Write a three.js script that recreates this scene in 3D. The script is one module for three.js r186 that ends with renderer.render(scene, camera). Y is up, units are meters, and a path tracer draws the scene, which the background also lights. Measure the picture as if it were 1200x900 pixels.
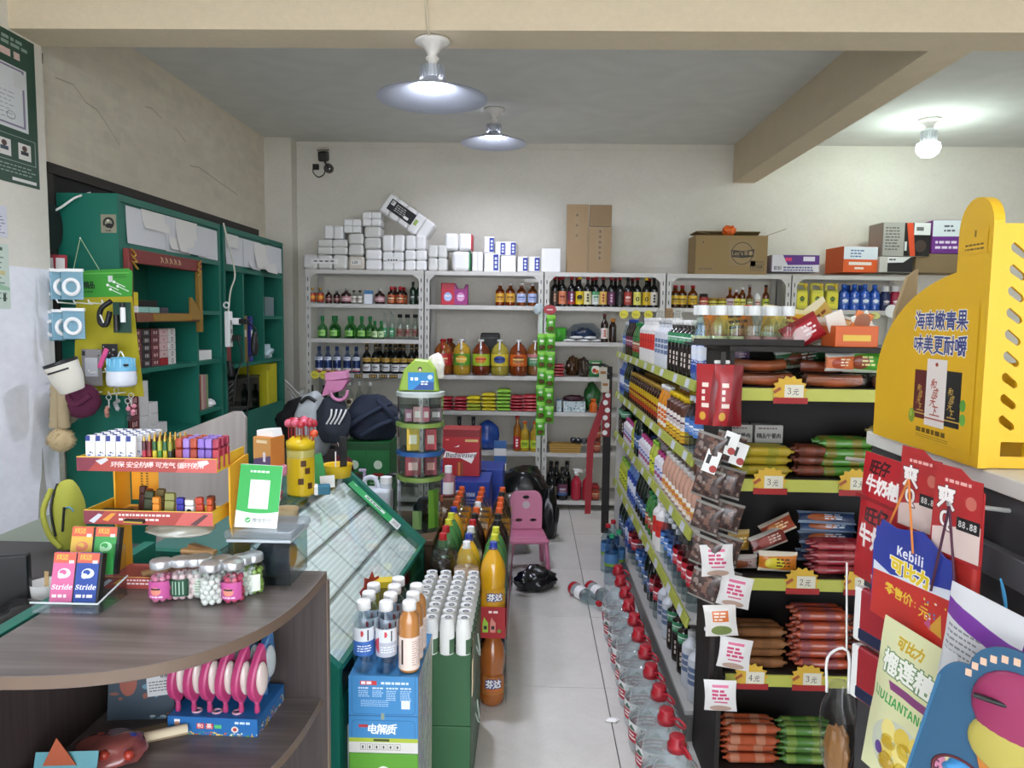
import * as THREE from 'three';
import { RoundedBoxGeometry } from 'three/addons/geometries/RoundedBoxGeometry.js';
import { mergeGeometries, mergeVertices } from 'three/addons/utils/BufferGeometryUtils.js';
import { RectAreaLightUniformsLib } from 'three/addons/lights/RectAreaLightUniformsLib.js';
import { ImprovedNoise } from 'three/addons/math/ImprovedNoise.js';

// ---------- camera, sky, exposure ----------
const scene = new THREE.Scene();
const camera = new THREE.PerspectiveCamera(54.69, 4 / 3, 0.05, 60);
camera.position.set(0, 1.66, 0);
camera.rotation.order = 'YXZ';
camera.rotation.set(-0.0886, 0.0241, 0.0135);
scene.background = new THREE.Color(4.4, 4.7, 5.2);          // overcast sky, seen through the open shop front behind the camera
const renderer = new THREE.WebGLRenderer({ antialias: true });
renderer.toneMapping = THREE.LinearToneMapping;
renderer.toneMappingExposure = 1.5;
renderer.shadowMap.enabled = true;
RectAreaLightUniformsLib.init();
const LAMP = 4.1, BULB = 0.95;                                  // candela of the shaded LED lamps and of the bare bulb

// ---------- helpers ----------
let seed = 7;
const rnd = () => { seed = (seed + 0x6d2b79f5) | 0; let t = Math.imul(seed ^ (seed >>> 15), 1 | seed); t = (t + Math.imul(t ^ (t >>> 7), 61 | t)) ^ t; return ((t ^ (t >>> 14)) >>> 0) / 4294967296; };
const rr = (a, b) => a + (b - a) * rnd(), pick = (a) => a[Math.floor(rnd() * a.length)];
const PI = Math.PI;
const taken = {};
const numbered = (n) => { taken[n] = (taken[n] ?? -1) + 1; return taken[n] ? n + '_' + String(taken[n]).padStart(3, '0') : n; };
const mats = new Map();
function mat(color, roughness = 0.6, o = {}) {
  const k = color + '|' + roughness + JSON.stringify(o);
  if (!mats.has(k)) mats.set(k, new THREE.MeshPhysicalMaterial({ color, roughness, ...o }));
  return mats.get(k);
}
const clear = (color = '#ffffff', roughness = 0.05, o = {}) => mat(color, roughness, { transmission: 1, thickness: 0, ior: 1.45, ...o });
function mesh(geo, m, name) { const o = new THREE.Mesh(geo, m); o.name = name; o.castShadow = o.receiveShadow = true; return o; }
function part(par, name, geo, m, pos, rot, label) {
  const o = mesh(geo, m, name);
  if (pos) o.position.set(...pos);
  if (rot) o.rotation.set(...rot);
  if (label) o.userData.label = label;
  par.add(o);
  return o;
}
function node(par, name, pos, rot) { const o = new THREE.Group(); o.name = name; if (pos) o.position.set(...pos); if (rot) o.rotation.set(...rot); par.add(o); return o; }
function thing(name, label, category, pos = [0, 0, 0], ry = 0, group) {
  const o = new THREE.Group();
  o.name = numbered(name); o.position.set(...pos); o.rotation.y = ry;
  o.userData = { label, category };
  if (group) o.userData.group = group;
  scene.add(o);
  return o;
}
function model(name) { const o = new THREE.Group(); o.name = name; return o; }        // built once, copied by place()
function place(src, label, category, pos, ry = 0, group, rx = 0, rz = 0) {
  const o = src.clone();
  o.name = numbered(src.name); o.position.set(...pos); o.rotation.order = 'YXZ'; o.rotation.set(rx, ry, rz);
  o.userData = { label, category };
  if (group) o.userData.group = group;
  scene.add(o);
  return o;
}
function struct(name, geo, m, pos, rot) {
  const o = mesh(geo, m, name);
  if (pos) o.position.set(...pos);
  if (rot) o.rotation.set(...rot);
  o.userData.kind = 'structure';
  scene.add(o);
  return o;
}
const geos = new Map();
const cached = (k, f) => { if (!geos.has(k)) geos.set(k, f()); return geos.get(k); };
// a box standing on y = 0, edges rounded by r
const box = (w, h, d, r = 0) => cached(['b', w, h, d, r].join(), () => (r ? new RoundedBoxGeometry(w, h, d, 1, Math.min(r, w / 2.01, h / 2.01, d / 2.01)) : new THREE.BoxGeometry(w, h, d)).translate(0, h / 2, 0));
const lathe = (pts, seg = 18) => cached('l' + seg + pts.join(), () => new THREE.LatheGeometry(pts.map(([x, y]) => new THREE.Vector2(Math.max(x, 1e-4), y)), seg));
const cyl = (r0, r1, h, seg = 18) => cached(['c', r0, r1, h, seg].join(), () => new THREE.CylinderGeometry(r1, r0, h, seg).translate(0, h / 2, 0));
const ball = (r, a = 14, b = 10) => cached(['s', r, a, b].join(), () => new THREE.SphereGeometry(r, a, b));
const vec = (p) => new THREE.Vector3(...p);
const tube = (pts, r, seg = 24, rad = 6, closed = false) => new THREE.TubeGeometry(new THREE.CatmullRomCurve3(pts.map(vec), closed), seg, r, rad, closed);
function rod(a, b, r, seg = 8) {
  const A = vec(a), B = vec(b), d = B.clone().sub(A), g = new THREE.CylinderGeometry(r, r, d.length(), seg);
  g.applyQuaternion(new THREE.Quaternion().setFromUnitVectors(new THREE.Vector3(0, 1, 0), d.normalize()));
  return g.translate((A.x + B.x) / 2, (A.y + B.y) / 2, (A.z + B.z) / 2);
}
const shapeOf = (pts) => new THREE.Shape(pts.map((p) => new THREE.Vector2(...p)));
const ext = (shape, depth, bevel = 0, steps = 10) => new THREE.ExtrudeGeometry(Array.isArray(shape) ? shapeOf(shape) : shape, { depth, curveSegments: steps, bevelEnabled: bevel > 0, bevelThickness: bevel, bevelSize: bevel, bevelSegments: 1 });
const at = (g, x, y, z) => g.clone().translate(x, y, z);
const flat = (g) => { const n = g.index ? g.toNonIndexed() : g.clone(); n.deleteAttribute('uv1'); return n; };
const merge = (list) => mergeGeometries(list.map(flat));
const noise = new ImprovedNoise();

// ---------- prints: labels, posters and packaging drawn into shared sheets ----------
const sheets = [];
let sheet = null;
function newSheet() {
  const canvas = document.createElement('canvas'); canvas.width = canvas.height = 2048;
  const c = canvas.getContext('2d'); c.fillStyle = '#888'; c.fillRect(0, 0, 2048, 2048);
  const tex = new THREE.CanvasTexture(canvas); tex.colorSpace = THREE.SRGBColorSpace; tex.anisotropy = 8;
  sheet = { c, x: 0, y: 0, row: 0, tex, mats: {} }; sheets.push(sheet);
}
newSheet();
function print(w, h, draw, rough = 0.5) {
  if (sheet.x + w > 2048) { sheet.x = 0; sheet.y += sheet.row + 2; sheet.row = 0; }
  if (sheet.y + h > 2048) newSheet();
  const s = sheet, c = s.c, x = s.x, y = s.y;
  c.save(); c.beginPath(); c.rect(x, y, w, h); c.clip(); c.translate(x, y);
  draw(c, w, h);
  c.restore();
  s.x += w + 2; s.row = Math.max(s.row, h);
  s.mats[rough] ??= new THREE.MeshPhysicalMaterial({ map: s.tex, roughness: rough });
  return { m: s.mats[rough], rect: [(x + 1) / 2048, 1 - (y + h - 1) / 2048, (x + w - 1) / 2048, 1 - (y + 1) / 2048], id: sheets.length + ':' + x + ',' + y };
}
function printed(geo, p) {                                    // the geometry with its uv moved onto a print
  return cached('p' + p.id + geo.uuid, () => {
    const g = geo.clone(), u = g.attributes.uv, [a, b, c, d] = p.rect;
    for (let i = 0; i < u.count; i++) u.setXY(i, a + (c - a) * u.getX(i), b + (d - b) * u.getY(i));
    return g;
  });
}
const plane = (w, h) => cached(['q', w, h].join(), () => new THREE.PlaneGeometry(w, h));
const band = (r, h, seg = 20, r1 = r) => cached(['d', r, h, seg, r1].join(), () => new THREE.CylinderGeometry(r1, r, h, seg, 1, true, -PI, 2 * PI).translate(0, h / 2, 0));
const half = (r, h, arc, seg = 14) => cached(['h', r, h, arc, seg].join(), () => new THREE.CylinderGeometry(r, r, h, seg, 1, true, -arc / 2, arc).translate(0, h / 2, 0));
function decal(par, name, p, w, h, pos, rot, label) { return part(par, name, printed(plane(w, h), p), p.m, pos, rot, label); }

// Chinese characters as pen strokes on a 10 x 10 grid (the fonts at hand hold none)
const GLYPH = {
  海: '1 0 2 1.5/0 3 1.5 4.5/0 10 2.2 6/4.5 0 3 2.6/4 1.8 10 1.8/4.5 3.6 9 3.6 8.8 9.8 7.4 9.6/4.5 3.6 3.6 8 9 8/3 5.8 10 5.8/6 4 6.6 5/6 6.4 6.6 7.4', 南: '1 1.6 9 1.6/5 0 5 3.4/1 10 1 3.4 9 3.4 9 10 7.6 9.6/3.4 4 4.2 5/6.6 4 5.8 5/2.6 5.6 7.4 5.6/2.6 7.4 7.4 7.4/5 5.6 5 9.6',
  嫩: '1.2 0 0.6 5.4 2.4 8.4/2.4 2.6 1.8 6 0 9.8/0 3 2.8 3/3 1.6 6.6 1.6/4.8 0 4.8 10/3.4 3.4 6.2 3.4 6.2 5.6 3.4 5.6 3.4 3.4/4.6 6 3 9/5 6 6.6 8.6/7.8 0 6.8 4/7.4 2 10 2/9.4 2 8.6 6 6.6 10/7.2 4 8.6 7 10 10', 青: '1 1.2 9 1.2/5 0 5 4.2/1.6 2.6 8.4 2.6/0 4.2 10 4.2/2 10 2 5.4 8 5.4 8 10 7 9.6/2 7 8 7/2 8.4 8 8.4',
  果: '2 0 8 0 8 4.6 2 4.6 2 0/2 2.3 8 2.3/5 0 5 10/0 6 10 6/4.6 6 0.6 9.4/5.4 6 9.4 9.4', 味: '0.4 2 2.6 2 2.6 7 0.4 7 0.4 2/4 2 9.4 2/3.4 4.6 10 4.6/6.7 0 6.7 10/6.4 4.8 3.4 8.6/7 4.8 10 8.4',
  美: '3 0 4 1.4/7 0 6 1.4/1 2 9 2/1.6 3.6 8.4 3.6/0.6 5.2 9.4 5.2/5 2 5 5.2/0.4 7 9.6 7/5 5.6 4 8 0.6 10/5 7 9.4 10', 更: '0.6 0.6 9.4 0.6/2 2.2 8 2.2 8 6 2 6 2 2.2/2 4.1 8 4.1/5 0.6 5 6 3.6 8.6 0.4 10/2 6.8 5 9 9.8 10', 耐: '0 0.8 5 0.8/2.4 0.8 2 2.8/0.4 10 0.4 3 4.8 3 4.8 9.8/1.8 3.4 1.8 8.8/3.4 3.4 3.4 8.8/5.6 3 10 3/8.4 0 8.4 9.8 7 9.4/6.4 5 7.2 6.8',
  嚼: '0.2 2 2 2 2 7 0.2 7 0.2 2/3 0.6 10 0/4 1.4 4.4 2/6.2 1.4 6.4 2/9 1.2 8.4 2/3.2 2.8 9.8 2.8 9.8 4.4 3.2 4.4 3.2 2.8/5.4 2.8 5.4 4.4/7.6 2.8 7.6 4.4/3.4 5.4 6 5.4 6 8 3.4 8/3.4 5.4 3.4 9.8 6 9/6.6 6 10 6/9 5 9 10 8 9.6/7.2 7 7.8 8.4', 元: '2 1 8 1/0.4 4 9.6 4/3.8 4 3.4 7 0.4 10/6.2 4 6.2 9.4 9.6 9.4 9.8 7.8',
  牛: '2.6 0.6 1.2 4/2 2.8 8.6 2.8/0.4 6 9.6 6/5 0 5 10', 奶: '1.6 0 1 5.4 3.4 9/3.4 2.6 2.6 6.6 0 10/0 3 4 3/4.6 1.4 8.4 1.4 7.4 4.6 9.6 4.6 9 9.6 7.4 9/6 1.6 6 5 4.2 10', 糖: '0.6 1.4 1.4 3/3.2 1.2 2.6 3/0 4 4 4/2 0 2 10/1.8 4.4 0 8/2.2 5 3.8 7/7 0 7 1.4/4.6 1.4 10 1.4/4.8 1.4 4.4 10/5.6 2.8 9.2 2.8 9.2 5.2 5.4 5.2/5 4 10 4/7.3 2 7.3 6.6/5.8 6.8 9 6.8 9 10 5.8 10 5.8 6.8',
  旺: '0.6 1.4 3 1.4 3 8.6 0.6 8.6 0.6 1.4/0.6 5 3 5/4.4 1.2 9.6 1.2/4.6 5 9.4 5/4 9.4 10 9.4/7 1.2 7 9.4', 仔: '2.6 0 0.2 4.4/1.6 2.6 1.6 10/4 1 8.8 1 6.8 3.4/6.8 3.4 6.8 9.6 5.2 9/3.6 5.2 10 5.2', 零: '2 0.4 8 0.4/0.6 3.2 0.6 1.8 9.4 1.8 9.4 3.2/5 0.4 5 3.8/2.4 2.6 3.6 3/7.6 2.6 6.4 3/5 4 0.4 7/5 4 9.6 7/3.4 6.4 6.6 6.4/2.6 7.6 7.4 7.6 5 10/4 8.6 5 9.4',
  售: '3 0 0.4 3.6/2 2 2 5.6/2.2 1.6 9 1.6/2.2 2.9 8.6 2.9/2.2 4.2 8.6 4.2/2.2 5.6 9.6 5.6/5.6 0 5.6 5.6/2.4 7 8 7 8 10 2.4 10 2.4 7', 价: '2.6 0 0.2 4.4/1.6 2.6 1.6 10/6.4 0 3 4.2/6.4 0 10 4.2/5 4.4 5 7 3.6 10/8 4.4 8 10', 可: '0.4 1 9.6 1/8 1 8 9.6 6.4 9/2 3.6 5.6 3.6 5.6 7 2 7 2 3.6', 比: '1.6 0.4 1.6 9.4 4.4 8.2/1.6 4 4.4 4/6 0.4 6 8.6 7 9.6 9.4 9.6 9.6 7.6/9.4 2.8 6 4.8', 力: '0.8 2.8 8.6 2.8 8 9.6 6.2 9/4.6 0 4.2 5 0.8 10',
  爽: '0.4 1.4 9.6 1.4/1.4 2.6 3 4/3 2.6 1.4 4/1.4 4.8 3 6.2/3 4.8 1.4 6.2/7 2.6 8.6 4/8.6 2.6 7 4/7 4.8 8.6 6.2/8.6 4.8 7 6.2/5 0 4.8 5.6 0.6 10/5.2 5.4 9.6 10', 电: '1.4 2 8.6 2 8.6 6.8 1.4 6.8 1.4 2/1.4 4.4 8.6 4.4/5 0 5 8.6 6 9.6 9.8 9.6 9.8 7.8', 解: '2 0 0.4 2.6/1.6 1.2 4 1.2 3.4 2.8/1.2 10 1.2 2.8 4.4 2.8 4.4 10/1.2 5 4.4 5/1.2 7 4.4 7/5.4 1 9.6 1 9.4 4 8.2 3.8/7.4 1 5.6 4.2/6.6 4.4 5.8 6.6/5.6 6 10 6/5.2 8 10 8/7.8 4.6 7.8 10',
  质: '9 0 1.6 1.4/1.6 1.4 1.4 6 0.2 10/1.8 3 9.8 3/5.6 1 5.2 4.4/3 9 3 4.8 8.4 4.8 8.4 9/5.6 5.6 5.2 8 2 10/6.4 8.4 9 10', 芬: '0.4 1.4 9.6 1.4/3.2 0 3.2 2.8/6.8 0 6.8 2.8/4 3.4 0.4 6.4/6 3.4 9.6 6.4/2.4 6.4 7.6 6.4 7 9.8 5.6 9.4/4.6 6.4 4 8.4 1.6 10', 达: '1 0.4 2 1.8/0 4 2 4 2 8 0 10/2 8 4 9.6 10 9.6/3.6 3 9.8 3/6.6 0.4 6.2 4 3.6 8/6.6 4 9.6 8',
  微: '2 0 0.2 2.6/2.4 2.4 0.2 5.4/1.4 4.4 1.4 10/3.4 1 3.4 3 6.4 3 6.4 1/4.9 0 4.9 3/3 4.4 6.8 4.4/3.8 5.8 3.8 7.4 2.8 10/3.8 5.8 6 5.8 6 9 7 8.4/7.8 0 6.8 4/7.4 2 10 2/9.4 2 8.4 6 6.4 10/7.2 4 8.4 7 10 10', 信: '2.6 0 0.2 4.4/1.6 2.6 1.6 10/6.6 0 6.8 1/3.6 1.8 10 1.8/4.4 3.6 9.2 3.6/4.4 5.2 9.2 5.2/4.6 6.8 9 6.8 9 10 4.6 10 4.6 6.8', 支: '0.4 1.8 9.6 1.8/5 0 5 4/1.6 4 8 4 5.6 7.4 0.6 10/2.6 5 6 8 9.6 10', 付: '2.6 0 0.2 4.4/1.6 2.6 1.6 10/3.6 3 10 3/8 0 8 9.6 6.4 9/4.6 5 5.8 7',
  乐: '8.4 0.2 2 1.2 1.6 4.4 9.4 4.4/5 2 5 9.6 3.8 9/2.8 5.8 1 8.6/7.2 5.8 9 8.6', 事: '0.4 1 9.6 1/2 2.4 8 2.4 8 3.8 2 3.8 2 2.4/1.6 5 8.6 5 8.6 8 1.6 8/0.2 6.5 9.8 6.5/5 0 5 9.8 3.8 9.4', 榴: '1.6 0 1.6 10/0 2.6 3.2 2.6/1.6 3 0 6.4/1.8 3.4 3 5/5.6 0.4 4 1 4 4 6.4 3.4/5.4 2 6.6 4/7 0.8 9.8 0.8 9.4 4 8.4 3.6/8 0.8 7 4.2/4.4 5.4 9.6 5.4 9.6 10 4.4 10 4.4 5.4/4.4 7.7 9.6 7.7/7 5.4 7 10',
  莲: '0.4 1 9.6 1/3.4 0 3.4 2/6.6 0 6.6 2/0.6 3 1.6 4/0.2 5.4 1.8 5.4 1.8 8.4 0.2 10/1.8 8.6 4 9.8 10 9.8/3.4 3.2 9.6 3.2/5 2.4 4 5.2 9.4 5.2/3.2 7 9.8 7/6.6 4 6.6 9', 和: '4.4 0 1 1.2/0 3 5.2 3/2.6 1 2.6 10/2.4 3.4 0 7/2.8 4 5 6/6 2.4 9.6 2.4 9.6 8.4 6 8.4 6 2.4', 成: '1.4 2 9.4 2/1.4 2 1.2 6 0 10/1.4 4.6 4.2 4.6 4 8 2.8 7.6/5.6 0 6.6 6 9 9.6 10 7.4/8.8 4 5 9.6/7.4 0.2 8.6 1.4', 天: '1 1.2 9 1.2/0.4 4.6 9.6 4.6/5 1.2 4.6 5.6 0.6 10/5.2 5 9.6 10', 下: '0.4 1 9.6 1/5 1 5 10/5.4 3.6 8.4 6',
  环: '0.4 1.4 3.6 1.4/0.6 4.6 3.4 4.6/0 8.6 3.8 7.6/2 1.4 2 8/4.4 1.2 10 1.2/7.4 1.2 4.4 6/7 3 7 10/8 4 9.8 6', 保: '2.6 0 0.2 4.4/1.6 2.6 1.6 10/4 0.8 9 0.8 9 4 4 4 4 0.8/3.2 5.6 10 5.6/6.6 4 6.6 10/6.4 6 3.4 9/6.8 6 10 9', 安: '5 0 5 1.2/0.6 3.2 0.6 1.6 9.4 1.6 9.4 3.2/0.4 5.4 9.6 5.4/4.6 2.8 2.6 7 8.8 10/7.4 5.4 5.6 8.6 1 10', 全: '5 0 0.4 4.6/5 0 9.6 4.6/2.4 4.8 7.6 4.8/2.4 7.2 7.6 7.2/1 9.8 9 9.8/5 4.8 5 9.8', 防: '0.8 0.6 0.8 10/0.8 0.6 3.2 0.6 2 3.4 3.4 6 1.6 6.8/6.6 0 7 1.4/4 2.4 10 2.4/6.2 2.4 5.8 6 3.6 10/6.2 5 9.4 5 9 9.6 7.4 9.2',
  充: '5 0 5 1.4/0.4 1.8 9.6 1.8/4.4 2 2 4.6 8 4.2/6.4 3 8.6 5/3.6 5 3.4 7.6 0.6 10/6.2 5 6.2 9.4 9.6 9.4 9.8 7.8', 气: '2.6 0 0.4 4/2 1.6 9.4 1.6/2.2 3.4 8.4 3.4/1 5.2 8 5.2 8.2 9 9.8 10 9.8 8', 使: '2.6 0 0.2 4.4/1.6 2.6 1.6 10/3.6 1.6 10 1.6/4.2 3.2 9.4 3.2 9.4 5.8 4.2 5.8 4.2 3.2/6.8 0 6.6 6 3.4 10/4.4 7 6.6 8.6 10 10', 用: '1.6 0.8 1.6 6 0.4 10/1.6 0.8 8.6 0.8 8.6 9.6 7.2 9.2/1.6 3.6 8.6 3.6/1.6 6.4 8.6 6.4/5 0.8 5 10', 精: '0.6 1.4 1.4 3/3.2 1.2 2.6 3/0 4 4 4/2 0 2 10/1.8 4.4 0 8/2.2 5 3.8 7/4.8 1 10 1/7.3 0 7.3 4/5 2.4 9.6 2.4/4.4 4 10 4/5.2 10 5.2 5.4 9.4 5.4 9.4 10/5.2 7 9.4 7/5.2 8.5 9.4 8.5', 品: '3 0.4 7 0.4 7 4 3 4 3 0.4/0.6 5.6 4.4 5.6 4.4 9.8 0.6 9.8 0.6 5.6/5.6 5.6 9.4 5.6 9.4 9.8 5.6 9.8 5.6 5.6',
  炫: '1.6 0.6 1.6 5 0 10/1.6 5 3.4 9/0.4 2.6 0.8 4.4/3 2.2 2.4 4/6.8 0 7 1.2/4.4 1.6 10 1.6/6.6 2 5 4.4 8 4.6/8.6 3 5 8.4 9.4 8/8.2 6.4 9.6 9.4', 迈: '1 0.4 2 1.8/0 4 2 4 2 8 0 10/2 8 4 9.6 10 9.6/3.6 1.4 9.8 1.4/6 1.4 5.6 5 3.6 8/5.8 3.6 9 3.6 8.4 7.6 7.2 7.2', 明: '0.8 1 3.4 1 3.4 8 0.8 8 0.8 1/0.8 4.4 3.4 4.4/5.2 0.6 9 0.6 9 9.6 7.6 9.2/5.2 0.6 5 6 3.8 10/5.2 3.4 9 3.4/5.2 6 9 6',
  爆: '1.4 0.6 1.4 5 0 10/1.4 5 3 9/0.2 2.6 0.6 4.4/2.8 2.2 2.2 4/4.6 0.2 9 0.2 9 3.2 4.6 3.2 4.6 0.2/4.6 1.7 9 1.7/4 4.4 9.8 4.4/3.6 6 10 6/5.6 3.2 5.6 6/8 3.2 8 6/6.8 6 6.8 10/4 7.4 5.4 8.4/9.6 7.4 8.2 8.4', 循: '2.4 0 0.2 2.6/2.8 2.4 0.2 5.4/1.6 4.4 1.6 10/9.6 0.2 4.2 1.2/4.4 1.2 4.2 6 3 10/4.6 2.8 10 2.8/7.2 1 7 4.4/5.2 4.4 9.4 4.4 9.4 10 5.2 10 5.2 4.4/5.2 6.2 9.4 6.2/5.2 8.1 9.4 8.1', 餐: '3 0 1 2.4/2.2 1 4.4 1.4 2 4/5.4 0.4 9 0.4 6.4 3.6/6.4 1.6 8.6 3.6/5 3.2 0.6 6/5 3.2 9.4 6/3.4 5.4 6.6 5.4/3 6.6 7 6.6 7 8.2 3 8.2/3 6.6 3 10 5.6 9.2/5.4 8.4 9 10',
  肉: '1 10 1 2.4 9 2.4 9 9.8 7.8 9.4/5 0 4.6 3.4 2.4 5.6/5 3.2 7.6 5.4/5 5.2 4.4 7 2.4 9/5 6.4 7.6 9', 午: '3 0 1 3.6/2.4 1.8 8.6 1.8/0.4 5.2 9.6 5.2/5 1.8 5 10',
};
function tx(c, str, x, y, size, color, { w = 0.12, bold = true, outline, ow = 0.14, font = 'sans-serif', sx = 1, align = 'left', gap = 0.08, italic = 0 } = {}) {
  const adv = [...str].map((ch) => { if (GLYPH[ch]) return size * (1 + gap) * sx; c.font = (bold ? 'bold ' : '') + size * 1.15 + 'px ' + font; return c.measureText(ch).width * sx; });
  const total = adv.reduce((a, b) => a + b, 0);
  let X = align === 'center' ? x - total / 2 : align === 'right' ? x - total : x;
  [...str].forEach((ch, i) => {
    c.save(); c.translate(X, y); c.transform(sx, 0, -italic, 1, 0, 0); c.lineJoin = 'round'; c.lineCap = 'square';
    if (GLYPH[ch]) {
      const pass = (style, width) => { c.strokeStyle = style; c.lineWidth = width; c.beginPath(); for (const s of GLYPH[ch].split('/')) s.split(' ').map(Number).forEach((n, k, a) => { if (k % 2 === 0) c[k ? 'lineTo' : 'moveTo'](n * size / 10, a[k + 1] * size / 10); }); c.stroke(); };
      if (outline) pass(outline, size * (w + 2 * ow));
      pass(color, size * w);
    } else {
      c.font = (bold ? 'bold ' : '') + size * 1.15 + 'px ' + font; c.textBaseline = 'alphabetic';
      if (outline) { c.strokeStyle = outline; c.lineWidth = size * ow * 2; c.strokeText(ch, 0, size * 0.92); }
      c.fillStyle = color; c.fillText(ch, 0, size * 0.92);
    }
    c.restore(); X += adv[i];
  });
}
const fill = (c, color, x, y, w, h) => { c.fillStyle = color; c.fillRect(x, y, w, h); };
const disc = (c, color, x, y, r, ry = r) => { c.fillStyle = color; c.beginPath(); c.ellipse(x, y, r, ry, 0, 0, 7); c.fill(); };
const poly = (c, color, ...p) => { c.fillStyle = color; c.beginPath(); for (let i = 0; i < p.length; i += 2) c[i ? 'lineTo' : 'moveTo'](p[i], p[i + 1]); c.fill(); };
// rows of unreadably small print
function lines(c, color, x, y, w, n, step, th = step * 0.45) { c.fillStyle = color; for (let i = 0; i < n; i++) for (let a = 0; a < w - step; ) { const l = Math.min(w - a, step * rr(0.5, 1.6)); c.fillRect(x + a, y + i * step, l, th); a += l + step * 0.3; } }
function bars(c, color, x, y, w, h) { c.fillStyle = color; for (let a = 0; a < w; ) { const l = rr(1, 3); c.fillRect(x + a, y, l, h); a += l + rr(1, 3); } }
// tiling colour textures made of noise
function grain(size, f, rep = 1, srgb = true) {
  const d = new Uint8Array(size * size * 4);
  for (let y = 0; y < size; y++) for (let x = 0; x < size; x++) { const [r, g, b] = f(x / size, y / size); d.set([r, g, b, 255].map((v) => Math.max(0, Math.min(255, v))), (y * size + x) * 4); }
  const t = new THREE.DataTexture(d, size, size);
  t.wrapS = t.wrapT = THREE.RepeatWrapping; t.magFilter = THREE.LinearFilter; t.repeat.set(rep, rep); t.needsUpdate = true;
  if (srgb) t.colorSpace = THREE.SRGBColorSpace;
  return t;
}
const per = (u, v, f, z = 0) => { const a = u * 2 * PI, b = v * 2 * PI, R = f / (2 * PI); return noise.noise(Math.cos(a) * R + 9, Math.sin(a) * R + Math.cos(b) * R * 1.3 + 5 + z, Math.sin(b) * R * 1.3 + 3); };

// ---------- the room ----------
const plasterTex = grain(256, (u, v) => { const n = per(u, v, 6) * 3 + per(u, v, 30, 3) * 3 + rr(-3, 3); return [229 + n, 224 + n, 212 + n]; });
const plasterBump = grain(256, (u, v) => { const n = 128 + per(u, v, 40) * 50 + rr(-20, 20); return [n, n, n]; }, 1, false);
const wallMat = new THREE.MeshPhysicalMaterial({ map: plasterTex, bumpMap: plasterBump, bumpScale: 0.0015, roughness: 0.9 });
const ceilTex = grain(256, (u, v) => { const n = per(u, v, 6, 1) * 6 + rr(-2, 2); return [222 + n, 222 + n, 217 + n]; });
const ceilMat = new THREE.MeshPhysicalMaterial({ map: ceilTex, bumpMap: plasterBump, bumpScale: 0.001, roughness: 0.95 });
const beamMat = new THREE.MeshPhysicalMaterial({ map: plasterTex, bumpMap: plasterBump, bumpScale: 0.001, roughness: 0.95, color: '#f8ebd6' });
const metreUv = (g) => { const p = g.attributes.position, n = g.attributes.normal, u = g.attributes.uv; for (let i = 0; i < p.count; i++) { const a = Math.abs(n.getX(i)), b = Math.abs(n.getY(i)); u.setXY(i, a > 0.5 ? p.getZ(i) : p.getX(i), b > 0.5 ? p.getZ(i) : p.getY(i)); } return g; };
const slab = (x0, x1, y0, y1, z0, z1) => metreUv(new THREE.BoxGeometry(x1 - x0, y1 - y0, z1 - z0).translate((x0 + x1) / 2, (y0 + y1) / 2, (z0 + z1) / 2));
const XL = -2.38, XR = 5, ZB = -6.82, ZF = 2.4, HC = 3.22, HB = 2.89;
const floorBase = struct('floor', slab(XL - 0.2, XR + 0.2, -0.2, -0.008, ZB - 0.2, ZF + 3), mat('#4a463f', 0.9));
{
  const tiles = [0, 1, 2, 3].map((k) => { const t = grain(128, (u, v) => { const n = per(u, v, 4, k * 3) * 5 + per(u, v, 14, k) * 4 + rr(-3, 3) + k * 2; return [219 + n, 215 + n, 207 + n]; }); return new THREE.MeshPhysicalMaterial({ map: t, roughness: 0.32, clearcoat: 0.15, clearcoatRoughness: 0.25 }); });
  const g = new RoundedBoxGeometry(0.796, 0.008, 0.796, 1, 0.0015);
  for (let i = -4; i < 7; i++) for (let j = -4; j < 12; j++) {
    const x = -0.04 + 0.8 * i, z = 0.77 + 0.4 - 0.8 * j + 0.8;
    if (x < XL - 0.3 || x > XR + 0.3 || z < ZB - 0.3) continue;
    part(floorBase, 'tile', g, tiles[(i * 3 + j * 5 + 40) % 4], [x, -0.004, z]);
  }
}
struct('ceiling', slab(XL - 0.2, XR + 0.2, HC, HC + 0.2, ZB - 0.2, ZF + 0.2), ceilMat);
struct('wall_back', slab(XL - 0.2, XR + 0.2, -0.2, HC, ZB - 0.2, ZB), wallMat);
struct('wall_right', slab(XR, XR + 0.2, -0.2, HC, ZB, ZF), wallMat);
struct('beam_transverse', slab(XL, XR, HB, HC, -3.53, -3.31), beamMat);
struct('beam_longitudinal', slab(1.785, 1.98, HB, HC, ZB, -3.53), beamMat);
struct('column_back', slab(XL, -2.14, 0, HC, ZB, -6.66), wallMat);
struct('trim_1', slab(-2.14, 1.785, HC - 0.05, HC, ZB, ZB + 0.008), wallMat);
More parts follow.
